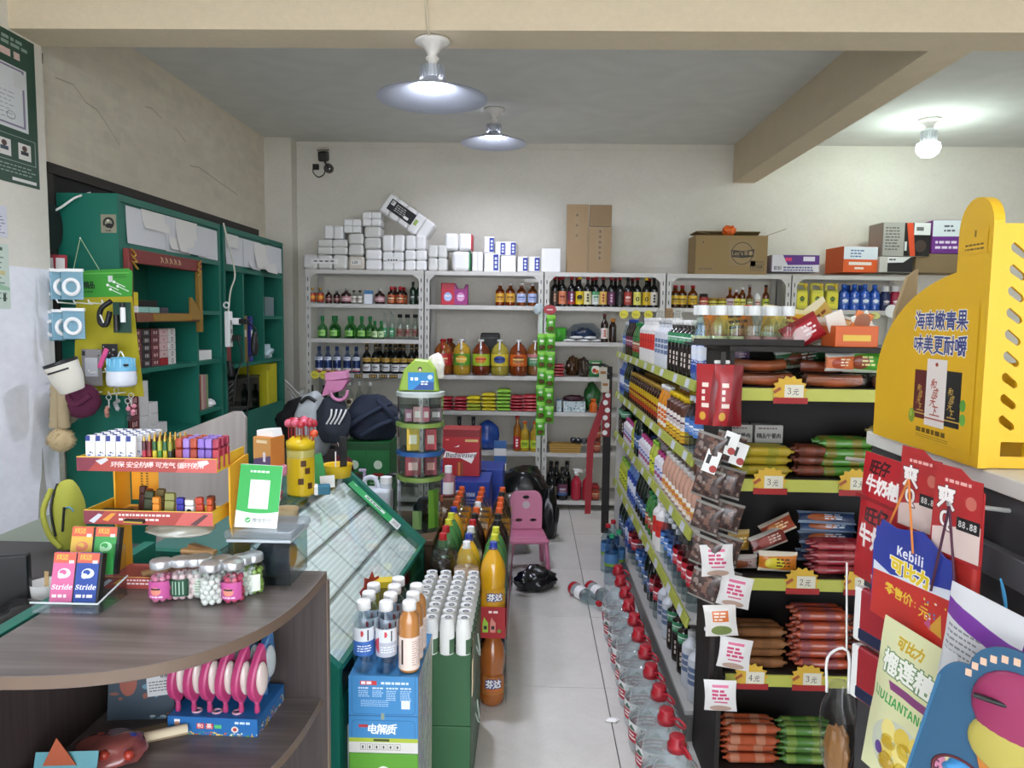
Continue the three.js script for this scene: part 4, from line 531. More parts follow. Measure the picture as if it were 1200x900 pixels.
function carton(name, label, a, b, d, m, decals = [], ry = 0) { const w = b[0] - a[0], h = b[1] - a[1], t = thing(name, label, 'carton', [(a[0] + b[0]) / 2, a[1], a[2] - d / 2], ry); part(t, 'carton', box(w, h, d, 0.004), m); for (const [n, p, x, y, ww, hh] of decals) decal(t, n, p, ww * w, hh * h, [(x - 0.5) * w, y * h, d / 2 + 0.0008]); return t; }
carton('purple_carton', 'low white and purple carton beside the open snack carton', [2.03, 2.08, -6.4], [2.431, 2.224, -6.4], 0.25, mat('#b9aec0', 0.6), [['print', print(180, 60, (c, w, h) => { fill(c, '#dcd8dc', 0, 0, w, h); poly(c, '#5c2a82', 40, 0, 180, 0, 180, 34, 60, 36); fill(c, '#e8e0ec', 118, 6, 44, 16); lines(c, '#d83c6a', 50, 10, 30, 1, 16, 12); bars(c, '#4a4a5a', 8, 40, 26, 14); lines(c, '#5a5a8a', 44, 42, 120, 2, 9, 5); }), 0.5, 0.5, 0.98, 0.96]]);
carton('orange_carton', 'orange and white carton with label on the shelving', [2.602, 2.083, -6.4], [2.904, 2.3, -6.4], 0.3, mat('#e2642a', 0.6), [['print', print(150, 100, (c, w, h) => { fill(c, '#e2602a', 0, 0, w, h); fill(c, '#dfe4ea', 0, 0, w, 50); lines(c, '#4a6a9a', 30, 14, 60, 3, 11, 5); fill(c, '#f4e8dc', 24, 60, 100, 12); fill(c, '#f4e8dc', 50, 80, 40, 8); }), 0.5, 0.5, 0.99, 0.98]], 0.12);
carton('white_carton', 'pale printed carton in the middle of the top shelf end', [2.921, 2.086, -6.38], [3.197, 2.216, -6.38], 0.25, mat('#c9c4bc', 0.6), [['print', print(120, 60, (c, w, h) => { fill(c, '#1c1a1c', 0, 0, w, h); poly(c, '#e4e2e0', 0, 0, 110, 0, 74, 22, 0, 24); lines(c, '#4a4a4a', 8, 8, 30, 1, 10, 6); }), 0.62, 0.5, 0.76, 0.96]]);
carton('black_carton', 'grey and black carton with orange stripe stacked on the pale one', [2.937, 2.222, -6.4], [3.338, 2.502, -6.4], 0.25, mat('#a8a49c', 0.6), [['print', print(160, 110, (c, w, h) => { fill(c, '#a8a49c', 0, 0, w, h); lines(c, '#5c5854', 8, 16, 52, 8, 10, 4); fill(c, '#1a1818', 72, 0, 88, h); poly(c, '#e0502a', 78, 0, 100, 0, 112, h, 94, h); fill(c, '#e4e4e2', 104, 0, 56, 40); lines(c, '#6a6a6a', 112, 14, 40, 1, 18, 12); disc(c, '#4a3a34', 128, 76, 20); fill(c, '#dcdcda', 74, 62, 8, 30); }), 0.5, 0.5, 0.99, 0.98]], 0.05);
carton('purple_carton', 'white and purple carton behind the yellow display board', [3.401, 2.253, -6.45], [3.675, 2.533, -6.45], 0.28, mat('#8a3a92', 0.6), [['print', print(120, 90, (c, w, h) => { fill(c, '#dde4e8', 0, 0, w, 50); fill(c, '#6f2c8a', 0, 44, w, 46); lines(c, '#e8d8ec', 12, 56, 90, 2, 14, 7); lines(c, '#5a5a6a', 40, 14, 40, 2, 12, 5); }), 0.5, 0.5, 0.98, 0.98]], -0.1);
part(carton('kraft_carton', 'brown carton under the purple one behind the yellow display board', [3.239, 2.088, -6.42], [3.712, 2.247, -6.42], 0.3, mat('#8a7454', 0.85)), 'tape', box(0.42, 0.001, 0.05), mat('#c8b48a', 0.4), [0, 0.15, 0]);
{ // security camera on the back wall
  const t = thing('security_camera', 'black security camera with cable on the back wall', 'camera', [-1.844, 2.982, -6.82]), k = mat('#23211f', 0.4);
  part(t, 'mount_disc', cyl(0.042, 0.042, 0.03, 20).clone().rotateX(PI / 2), mat('#4a463f', 0.4), [0, 0, 0.003]); part(t, 'arm', rod([0, 0, 0.03], [-0.03, 0.06, 0.06], 0.009), k);
  part(t, 'camera_body', box(0.078, 0.085, 0.12, 0.015), k, [-0.04, 0.06, 0.03], [0.25, 0, 0]); part(t, 'camera_hood', box(0.082, 0.014, 0.13, 0.006), mat('#8a867e', 0.4), [-0.04, 0.146, 0.055], [0.25, 0, 0]); part(t, 'status_light', ball(0.007), mat('#ffffff', 0.3), [0.012, -0.006, 0.034]);
  part(t, 'junction_box', box(0.055, 0.05, 0.03, 0.006), k, [-0.118, -0.012, 0.016]); part(t, 'cable', tube([[-0.14, 0.01, 0.02], [-0.145, -0.03, 0.012], [-0.1, -0.075, 0.01], [-0.05, -0.055, 0.012], [-0.03, -0.01, 0.015]], 0.005), k);
}
// ---------- green cabinets along the left wall ----------
const teal = mat('#136a58', 0.45), sheetM = mat('#e4e2dc', 0.8);
const CX = -2.06, CW = 0.31;                                    // face of the cabinets and their depth
function cabinet(label, z0, z1, fasciaY, dividers, shelves) {   // z0 nearer the shop front than z1
  const t = thing('display_cabinet', label, 'cabinet', [CX - CW / 2, 0, (z0 + z1) / 2]), L = z0 - z1;
  const b = (n, m, x0, x1, y0, y1, a, c) => part(t, n, box(x1 - x0, y1 - y0, a - c), m, [(x0 + x1) / 2, y0, (a + c) / 2]);
  const h = L / 2, f = CW / 2;
  b('side_panel', teal, -f, f, 0, 2.25, h, h - 0.03); b('side_panel', teal, -f, f, 0, 2.25, -h + 0.03, -h);
  b('top', teal, -f, f, 2.215, 2.25, h - 0.03, -h + 0.03); b('back_panel', teal, -f, -f + 0.012, 0, 2.215, h - 0.03, -h + 0.03);
  b('fascia', teal, f - 0.03, f - 0.012, fasciaY, 2.215, h - 0.03, -h + 0.03); b('rail', teal, f - 0.012, f, fasciaY - 0.03, fasciaY, h - 0.03, -h + 0.03);
  for (const [z, y0, y1] of dividers) b('divider', teal, -f + 0.012, f, y0, y1, z - (z0 + z1) / 2 + 0.012, z - (z0 + z1) / 2 - 0.012);
  for (const [a, c, y] of shelves) b('shelf', teal, -f + 0.012, f - 0.001, y - 0.025, y, a - (z0 + z1) / 2, c - (z0 + z1) / 2);
  b('base_panel', teal, f - 0.02, f - 0.002, 0, 0.95, h - 0.03, -h + 0.03);
  return t;
}
const cab1 = cabinet('tall green cabinet with the red arch frame and stacked cigarette cartons', -3.7, -4.92, 2.01, [[-4.555, 0.95, 1.98]], [[-3.73, -4.54, 1.365], [-3.73, -4.54, 0.98], [-4.57, -4.89, 1.68], [-4.57, -4.89, 1.365], [-4.57, -4.89, 1.05]]);
const cab2 = cabinet('tall green cabinet with folders and hanging power strip', -4.965, -6.165, 1.985, [[-5.3, 1.31, 1.96], [-5.7, 1.31, 1.96]], [[-5.0, -6.13, 1.31], [-5.72, -6.13, 1.65], [-5.0, -6.13, 0.92]]);
// white paper sheets taped over the fascias, peeling at the edges
const sheetGeo = (w, h, bend) => cached(['sh', w, h, bend].join(), () => { const g = new THREE.BoxGeometry(0.001, h, w, 1, 6, 6), p = g.attributes.position; for (let i = 0; i < p.count; i++) { const v = p.getY(i) / h + 0.5, u = p.getZ(i) / w; p.setX(i, p.getX(i) + bend * (1 - v) ** 2 * (1 + u)); } g.computeVertexNormals(); return g; });
for (const [par, zc, list] of [[cab1, -4.31, [[0.5, -0.27, 2.11, 0.19, 0.004], [0.3, -0.22, 2.16, 0.1, 0.012], [0.3, 0.03, 2.11, 0.2, 0.002], [0.28, 0.14, 2.115, 0.19, 0.02], [0.3, 0.42, 2.105, 0.19, 0.004], [0.18, 0.0, 2.06, 0.07, 0.012], [0.28, 0.24, 2.06, 0.09, 0.018]]], [cab2, -5.565, [[0.32, -0.38, 2.1, 0.2, 0.004], [0.2, -0.42, 2.16, 0.09, 0.012], [0.36, -0.06, 2.1, 0.2, 0.002], [0.3, 0.12, 2.1, 0.19, 0.018], [0.34, 0.4, 2.1, 0.2, 0.004], [0.3, 0.28, 2.03, 0.09, 0.03], [0.2, -0.05, 2.02, 0.06, 0.02]]]])
  list.forEach(([w, z, y, h, bend], i) => part(par, 'paper_sheet', sheetGeo(w, h, bend), i % 2 ? sheetM : mat('#d8d9da', 0.8), [CW / 2 - 0.0095 + i * 0.0016, y, -z]));
{ // swan sticker on the end panel
  const t = thing('bird_sticker', 'square brown sticker with a swan on the cabinet end panel', 'sticker', [-2.107, 2.101, -3.698]);
  part(t, 'sticker', box(0.078, 0.09, 0.001), mat('#8d8a76', 0.7), [0, -0.045, 0]);
  decal(t, 'print', print(64, 72, (c, w, h) => { fill(c, '#8d8a76', 0, 0, w, h); c.strokeStyle = '#1c1c18'; c.lineWidth = 8; c.beginPath(); c.arc(32, 34, 19, 2.6, 7.6); c.stroke(); disc(c, '#1c1c18', 34, 44, 16, 9); disc(c, '#d8d4c0', 30, 24, 5); lines(c, '#2a2a22', 20, 62, 28, 1, 6, 4); }), 0.076, 0.088, [0, 0, 0.0012]);
}
{ // string from which the accessory board hangs
  const t = thing('hanging_string', 'thin pale string holding the accessory board on the cabinet', 'string', [0, 0, 0]);
  part(t, 'string', merge([rod([-2.23, 2.025, -3.66], [-2.244, 1.825, -3.6], 0.002, 5), rod([-2.23, 2.025, -3.66], [-2.091, 1.843, -3.6], 0.002, 5)]), mat('#a8b890', 0.8)); part(t, 'nail', rod([-2.255, 2.029, -3.7], [-2.218, 2.023, -3.64], 0.004, 6), steel);
}
// red shrine-like arch frame with gilt corners, fixed to the cabinet face
{
  const t = thing('arch_frame', 'red and gold wooden arch frame on the cabinet face', 'frame', [CX, 0, -4.15]), rw = mat('#7c2f2a', 0.5), gl = mat('#a5813c', 0.45, { metalness: 0.4 });
  part(t, 'header', box(0.03, 0.07, 0.84, 0.004), rw, [0.016, 1.915, 0]); part(t, 'post', box(0.03, 0.33, 0.04, 0.004), rw, [0.016, 1.594, 0.4]); part(t, 'post', box(0.03, 0.375, 0.04, 0.004), gl, [0.016, 1.548, -0.4]);
  for (const s of [1, -1]) { const q = []; for (let k = 0; k < 3; k++) q.push(tube([[0.033, 1.985 - k * 0.03, s * 0.4], [0.036, 1.955 - k * 0.035, s * (0.36 - k * 0.01)], [0.033, 1.94 - k * 0.02, s * (0.39 - k * 0.01)]], 0.005, 10, 5)); part(t, 'gilt_scroll', merge(q), gold); }
  decal(t, 'lettering', print(200, 48, (c, w, h) => { fill(c, '#7c2f2a', 0, 0, w, h); c.strokeStyle = '#e0cf9a'; c.lineWidth = 4; for (let k = 0; k < 5; k++) { c.beginPath(); c.moveTo(18 + k * 36, 12); c.quadraticCurveTo(34 + k * 36, 18, 20 + k * 36, 36); c.moveTo(30 + k * 36, 14); c.lineTo(40 + k * 36, 34); c.stroke(); } }), 0.28, 0.06, [0.0325, 1.95, -0.02], [0, PI / 2, 0]);
  part(t, 'altar_shelf', box(0.25, 0.05, 0.72, 0.004), mat('#7a4a34', 0.5), [-0.09, 1.612, 0.0]);
  part(t, 'altar_front', box(0.012, 0.04, 0.44, 0.002), gl, [0.04, 1.617, -0.02]);
  part(t, 'gilt_bracket', ext([[0, 0], [0.16, 0], [0.16, 0.02], [0.02, 0.13], [0, 0.13]], 0.012), gl, [0.045, 1.625, -0.2], [0, PI / 2, 0]);
}
function packs(name, label, group, w, h, d, m, front, pos) { const g = model(name); part(g, 'carton', box(d, h, w, 0.002), m); if (front) decal(g, 'print', front, w * 0.86, h * 0.86, [d / 2 + 0.0006, h / 2, 0], [0, PI / 2, 0]); for (const p of pos) place(g, label, 'carton', p, 0, group); }
const cigA = print(64, 32, (c, w, h) => { fill(c, '#5c1620', 0, 0, w, h); c.strokeStyle = '#c8a0a0'; c.lineWidth = 2; c.strokeRect(1, 1, w - 2, h - 2); fill(c, '#d8b8b0', 16, 8, 8, 16); fill(c, '#d8b8b0', 30, 10, 6, 14); fill(c, '#d8b8b0', 42, 8, 8, 16); }), cigB = print(64, 32, (c, w, h) => { fill(c, '#c9a8a4', 0, 0, w, h); disc(c, '#8a3a3a', 32, 16, 5); c.strokeStyle = '#e8dcd8'; c.strokeRect(1, 1, w - 2, h - 2); }), cigC = print(64, 32, (c, w, h) => { fill(c, '#d2cec8', 0, 0, w, h); c.strokeStyle = '#4a4644'; c.lineWidth = 4; c.beginPath(); c.arc(32, 16, 9, 0, 7); c.stroke(); }), cigD = print(64, 32, (c, w, h) => { fill(c, '#3a3434', 0, 0, w, h); fill(c, '#c8c0bc', 18, 8, 6, 16); fill(c, '#c8c0bc', 30, 8, 6, 16); fill(c, '#c8c0bc', 42, 8, 6, 16); });
const col = (z, n, h, x = CX - 0.13, y0 = 1.3655) => [...Array(n)].map((_, k) => [x, y0 + k * h, z]);
packs('cigarette_carton', 'maroon cigarette carton in the stacks under the altar shelf', 'maroon cigarette cartons', 0.09, 0.041, 0.2, mat('#5c1620', 0.4), cigA, [...col(-3.9, 5, 0.042), ...col(-4.09, 5, 0.042)]);
packs('cigarette_carton', 'dark grey cigarette carton between the maroon stacks', 'dark grey cigarette cartons', 0.085, 0.041, 0.2, mat('#3a3434', 0.4), cigD, col(-3.995, 5, 0.042));
packs('cigarette_carton', 'pale pink cigarette carton beside the maroon stacks', 'pale pink cigarette cartons', 0.09, 0.041, 0.2, mat('#c9a8a4', 0.4), cigB, col(-4.188, 4, 0.042, CX - 0.13, 1.4075));
packs('cigarette_carton', 'bright red cigarette carton at the foot of the pink stack', undefined, 0.09, 0.041, 0.2, mat('#9a1c24', 0.4), null, [[CX - 0.13, 1.3655, -4.188]]);
packs('cigarette_carton', 'white cigarette carton with ring mark at the end of the stacks', 'ring-marked cigarette cartons', 0.085, 0.041, 0.2, mat('#d2cec8', 0.4), cigC, col(-4.285, 5, 0.042));
packs('cigarette_carton', 'maroon cigarette carton stacked below the accessory board', 'lower maroon cartons', 0.1, 0.062, 0.26, mat('#5c1620', 0.4), cigA, col(-3.83, 6, 0.063, CX - 0.15, 0.981));
packs('cigarette_carton', 'white cigarette carton beside the lower maroon stack', 'lower white cartons', 0.09, 0.062, 0.26, mat('#d2cfcb', 0.4), null, [...col(-3.935, 5, 0.063, CX - 0.15, 0.981), ...col(-4.035, 3, 0.063, CX - 0.15, 0.981), ...col(-4.135, 1, 0.063, CX - 0.15, 0.981)]);
packs('small_box', 'pale green box on the altar shelf', 'pale green boxes', 0.1, 0.03, 0.06, mat('#8fc0b0', 0.5), null, [[CX - 0.02, 1.6625, -3.9], [CX - 0.02, 1.6625, -4.02]]); packs('small_box', 'dark and silver box on the altar shelf', 'dark boxes on the altar shelf', 0.08, 0.03, 0.06, mat('#44444a', 0.5), null, [[CX - 0.02, 1.6625, -4.13]]); packs('small_box', 'long black box at the back of the altar shelf', undefined, 0.4, 0.07, 0.06, mat('#1c1a1a', 0.5), null, [[CX - 0.13, 1.6625, -4.07]]);
packs('small_box', 'yellow box stacked beside the accessory board', 'yellow boxes by the board', 0.06, 0.034, 0.06, mat('#ddc829', 0.5), null, [[CX - 0.02, 1.698, -3.82], [CX - 0.02, 1.733, -3.82]]); packs('small_box', 'white box under the yellow boxes', undefined, 0.06, 0.034, 0.06, sheetM, null, [[CX - 0.02, 1.6625, -3.82]]);
packs('small_box', 'white box alone in the middle cabinet compartment', undefined, 0.2, 0.06, 0.14, sheetM, null, [[CX - 0.1, 1.366, -4.72]]);
{ const g = model('magazine'); part(g, 'cover', box(0.22, 0.22, 0.012), mat('#b9a890', 0.6)); for (const [k, c, l] of [[0, '#a8303c', 'red booklet leaning in the lower cabinet compartment'], [1, '#c8b8a0', 'cream booklet leaning in the lower cabinet compartment'], [2, '#b8848c', 'pink booklet leaning in the lower cabinet compartment'], [3, '#8a9a6a', 'olive booklet leaning in the lower cabinet compartment']]) { const o = place(g, l, 'booklet', [CX - 0.13, 1.0515, -4.62 - k * 0.035], 0, undefined, 0); o.children[0].material = mat(c, 0.6); } const t = thing('white_wrapper', 'crumpled white wrapper below the booklets', 'wrapper', [CX - 0.06, 1.0515, -4.79]); part(t, 'wrapper', blob([0.1, 0.05, 0.12], 0.4, 4, 2), white); }
// second cabinet: folders, boxes, bag, tank, power strip
for (const [z, w, h, c, l] of [[-5.37, 0.1, 0.34, '#8a6f3a', 'tan upright file box in the cabinet'], [-5.5, 0.05, 0.335, '#2c2f86', 'dark blue upright folder in the cabinet']]) { const t = thing('file_folder', l, 'folder', [CX - 0.14, 1.3105, z]); part(t, 'spine', box(0.24, h, w, 0.003), mat(c, 0.6)); part(t, 'spine_label', box(0.001, 0.05, w * 0.5), mat('#d8d4c4', 0.7), [0.1206, h * 0.55, 0]); }
packs('small_box', 'small blue box on the second cabinet wall', undefined, 0.09, 0.06, 0.05, mat('#2f5d8e', 0.5), null, [[CX - 0.18, 1.3105, -5.16]]); packs('small_box', 'red and white box in the near compartment of the second cabinet', undefined, 0.1, 0.15, 0.12, mat('#8a3a3a', 0.5), null, [[CX - 0.09, 1.3105, -5.09]]); packs('small_box', 'grey translucent tub on the small upper shelf', undefined, 0.2, 0.15, 0.14, mat('#6d7f82', 0.4), null, [[CX - 0.1, 1.6505, -5.92]]);
{ const t = thing('plastic_wrap', 'crumpled pale plastic bag in the far compartment', 'bag', [CX - 0.08, 1.3105, -5.88]); part(t, 'wrap', blob([0.14, 0.11, 0.2], 0.4, 4, 8), mat('#b9cdd2', 0.3)); }
{ // small fish tank with a yellow case behind it
  const t = thing('fish_tank', 'dark murky fish tank in the low cabinet opening', 'fish tank', [CX - 0.16, 0.9205, -5.38]); part(t, 'glass', box(0.24, 0.26, 0.62), clear('#4a4a40', 0.05)); part(t, 'water', box(0.22, 0.2, 0.6), mat('#2c2b22', 0.2), [0, 0.006, 0]); part(t, 'rim', box(0.25, 0.014, 0.63), black, [0, 0.2615, 0]); part(t, 'orange_rock', blob([0.02, 0.12, 0.14], 0.4, 4, 5), mat('#8a3a1c', 0.6), [0.108, 0.02, -0.08]);
  const y = thing('yellow_case', 'tall yellow plastic case beside the fish tank', 'case', [CX - 0.15, 0.9205, -5.95]); part(y, 'case', box(0.25, 0.35, 0.22, 0.01), mat('#c6bd1c', 0.45)); part(y, 'clasp', box(0.012, 0.03, 0.05, 0.004), mat('#a89c10', 0.5), [0.135, 0.31, 0.1]);
}
{ // power strip on its cable, with plugs and a dark hanging adapter
  const t = thing('power_strip', 'white power strip with black plugs hanging on the cabinet edge', 'power strip', [CX + 0.02, 0, -4.97]);
  part(t, 'strip_body', box(0.035, 0.24, 0.06, 0.006), white, [0.005, 1.44, 0.0]); for (const y of [1.47, 1.53, 1.59]) part(t, 'socket', box(0.002, 0.03, 0.03), mat('#9a9a98', 0.5), [0.0235, y, 0]);
  part(t, 'plug', box(0.05, 0.045, 0.05, 0.006), white, [0.05, 1.59, -0.02]); part(t, 'plug', box(0.05, 0.04, 0.045, 0.006), black, [0.05, 1.48, -0.02]); part(t, 'plug', box(0.06, 0.035, 0.045, 0.006), black, [0.1, 1.595, -0.02]);
  part(t, 'switch_ring', new THREE.TorusGeometry(0.018, 0.006, 6, 14), white, [0.0, 1.72, 0.02]);
  part(t, 'white_cable', tube([[0.0, 2.26, 0.04], [0.012, 2.12, -0.01], [0.03, 1.92, -0.06], [0.015, 1.82, -0.02], [0.005, 1.68, 0]], 0.006, 30), mat('#cfcabc', 0.5));
  part(t, 'black_cable', tube([[0.13, 1.61, -0.02], [0.17, 1.55, -0.06], [0.16, 1.4, -0.04], [0.13, 1.36, -0.02], [0.12, 1.1, -0.03], [0.1, 0.9, -0.02]], 0.006, 30), black); part(t, 'black_cable', tube([[0.06, 1.48, -0.02], [0.08, 1.38, -0.03], [0.04, 1.2, 0], [0.03, 1.05, 0.01]], 0.005, 24), black); part(t, 'adapter', box(0.03, 0.11, 0.05, 0.008), black, [0.03, 1.24, 0.02], [0, 0, 0.15]); part(t, 'cable_bundle', blob([0.05, 0.16, 0.06], 0.2, 3, 4), black, [0.16, 1.38, -0.05]);
}
{ // grey laminate board leaning behind the counter
  const t = thing('laminate_board', 'grey wood-grain board leaning behind the lighter rack', 'board', [-1.287, 1.037, -3]);
  const wg = grain(128, (u, v) => { const n = per(u, v * 0.2, 8) * 10 + noise.noise(u * 60, v * 3, 1) * 9; return [158 + n, 150 + n, 144 + n]; });
  const g = ext(shapeOf([[-0.24, -1.06], [0.14, -1.06], [0.12, 0.2], [0.1, 0.225], [0.07, 0.225], [-0.24, 0.1]]), 0.02); part(t, 'board', g, new THREE.MeshPhysicalMaterial({ map: wg, roughness: 0.6 }), [0, 0, 0], [-0.1, 0, 0]);
}

// ---------- accessory board with hanging goods on the cabinet end ----------
{
  const t = thing('accessory_board', 'yellow pegboard with green header and white hooks on the cabinet end', 'display board', [-2.06, 1.28, -3.6]), ym = mat('#b5a91c', 0.5);
  part(t, 'board', ext([[-0.19, -0.02], [0.158, -0.03], [0.115, 0.46], [-0.16, 0.45]], 0.008), ym, [0, 0, 0]);
  const hd = print(256, 96, (c, w, h) => { fill(c, '#3f9c34', 0, 0, w, h); fill(c, '#66b850', 0, 0, w, 6); tx(c, '明精品', 2, 38, 26, '#123c14', { w: 0.2 }); lines(c, '#1c5a1c', 24, 76, 60, 1, 12, 6); for (const [x, y] of [[148, 52], [180, 40], [196, 58], [160, 70]]) { c.strokeStyle = '#e2e8e0'; c.lineWidth = 4; c.beginPath(); c.moveTo(x, y); c.lineTo(x + 52, y + 22); c.stroke(); disc(c, '#f0f2ee', x, y, 7, 6); } fill(c, '#d8dcd8', 152, 14, 22, 26); lines(c, '#1c5a1c', 182, 10, 60, 2, 9, 3); });
  const hg = ext([[-0.16, 0.45], [0.115, 0.46], [0.12, 0.58], [0.1, 0.595], [-0.15, 0.58]], 0.008); part(t, 'header', hg, mat('#3f9c34', 0.5)); decal(t, 'header_print', hd, 0.26, 0.11, [-0.022, 0.518, 0.009], [0, 0, 0.03]);
  for (const [x, y] of [[-0.16, 0.42], [-0.08, 0.42], [-0.01, 0.42], [0.055, 0.42], [-0.16, 0.26], [-0.16, 0.09], [-0.09, 0.08], [-0.02, 0.09], [0.06, 0.1], [-0.05, -0.01], [0.07, -0.01]]) part(t, 'hook', merge([rod([x, y, 0.006], [x, y + 0.005, 0.15], 0.0035, 6), rod([x, y + 0.005, 0.15], [x, y + 0.018, 0.16], 0.0035, 6)]), white);
}
const cablePack = model('cable_pack'); part(cablePack, 'sleeve', box(0.105, 0.14, 0.012, 0.004), clear('#e4f0f4', 0.1)); part(cablePack, 'card', box(0.1, 0.13, 0.003), mat('#9fbcc8', 0.6), [0, 0.004, -0.003]); part(cablePack, 'header_strip', box(0.105, 0.014, 0.014), white, [0, 0.132, 0]); part(cablePack, 'coiled_cable', new THREE.TorusGeometry(0.034, 0.009, 8, 22), white, [0, 0.062, 0.005]);
for (const [x, y, z, k] of [[-2.293, 1.715, -3.52, 0], [-2.214, 1.715, -3.48, 1], [-2.131, 1.714, -3.42, 0], [-2.28, 1.52, -3.5, 0], [-2.201, 1.526, -3.46, 1], [-2.118, 1.533, -3.4, 0]]) place(cablePack, 'white coiled charging cable in a clear pack on the accessory board', 'cable pack', [x, y, z], k ? 0.9 : 0.05, 'cable packs on the accessory board');
{ const t = thing('keychain_strap', 'black and white wrist strap keychain on the accessory board', 'keychain', [-1.991, 1.685, -3.46]); part(t, 'strap', tube([[0.02, 0.03, 0], [-0.025, -0.01, 0.01], [-0.035, -0.075, 0], [-0.012, -0.085, 0], [0.012, -0.02, 0]], 0.012, 26, 6), black); for (let k = 0; k < 6; k++) part(t, 'stud', ball(0.005, 6, 4), white, [-0.03 + k * 0.003, -0.03 - k * 0.008, 0.012]); }
{ const t = thing('lighter_card', 'black and white gadget on a dark green card', 'gadget', [-1.944, 1.565, -3.5]); part(t, 'card', box(0.085, 0.145, 0.003), mat('#24483a', 0.5)); part(t, 'gadget', cyl(0.012, 0.012, 0.075, 12), black, [-0.02, 0.01, 0.015]); part(t, 'gadget', cyl(0.012, 0.012, 0.07, 12), white, [0.012, 0.05, 0.015]); part(t, 'gadget_cap', cyl(0.013, 0.013, 0.02, 12), black, [0.012, 0.12, 0.015]); }
{ const t = thing('phone_cover', 'grey boxed phone accessory on the board', 'accessory', [-2.098, 1.309, -3.5]); part(t, 'box', box(0.095, 0.175, 0.01, 0.003), mat('#8a8684', 0.5)); part(t, 'window', box(0.06, 0.09, 0.002), mat('#c0c2c4', 0.3), [0, 0.045, 0.0065]); part(t, 'badge', box(0.014, 0.022, 0.002), black, [-0.036, 0.145, 0.006]); }
{ const t = thing('pink_pen', 'pink pocket torch hanging on the accessory board', 'torch', [-2.028, 1.449, -3.44]); part(t, 'barrel', box(0.022, 0.1, 0.014, 0.006), mat('#d8508c', 0.4), [0, -0.05, 0], [0, 0, -0.4]); part(t, 'button', ball(0.004, 6, 4), dark, [0.004, 0.01, 0.008]); const u = thing('black_patch', 'black patterned pouch on the accessory board', 'pouch', [-2.009, 1.466, -3.5]); part(u, 'pouch', box(0.075, 0.075, 0.006, 0.002), black, [0, -0.03, 0]); for (let k = 0; k < 7; k++) part(u, 'pattern_fleck', box(0.008, 0.004, 0.001), mat('#a8a49c', 0.6), [rr(-0.03, 0.03), rr(-0.02, 0.035), 0.0036], [0, 0, rr(0, 3)]); }
{ const t = thing('camping_lantern', 'blue and white round camping lantern on the accessory board', 'lantern', [-1.912, 1.315, -3.42]); part(t, 'globe', lathe([[0.0001, 0], [0.055, 0.002], [0.064, 0.012], [0.066, 0.04], [0.062, 0.075]], 22), mat('#dfe3ea', 0.4)); part(t, 'housing', lathe([[0.064, 0.075], [0.064, 0.085], [0.054, 0.12], [0.04, 0.138], [0.0001, 0.14]], 22), mat('#6db6d6', 0.4)); for (let k = 0; k < 14; k++) { const a = k / 14 * 2 * PI; part(t, 'rib', box(0.005, 0.045, 0.006), mat('#8fcbe4', 0.4), [Math.sin(a) * 0.058, 0.088, Math.cos(a) * 0.058], [0, a, 0]); } part(t, 'clip', box(0.022, 0.01, 0.008, 0.002), dark, [0.048, 0.1, 0.046], [0, 0.7, 0]); part(t, 'hanging_loop', tube([[-0.015, 0.138, 0], [0, 0.165, 0], [0.015, 0.138, 0]], 0.003, 12), white); }
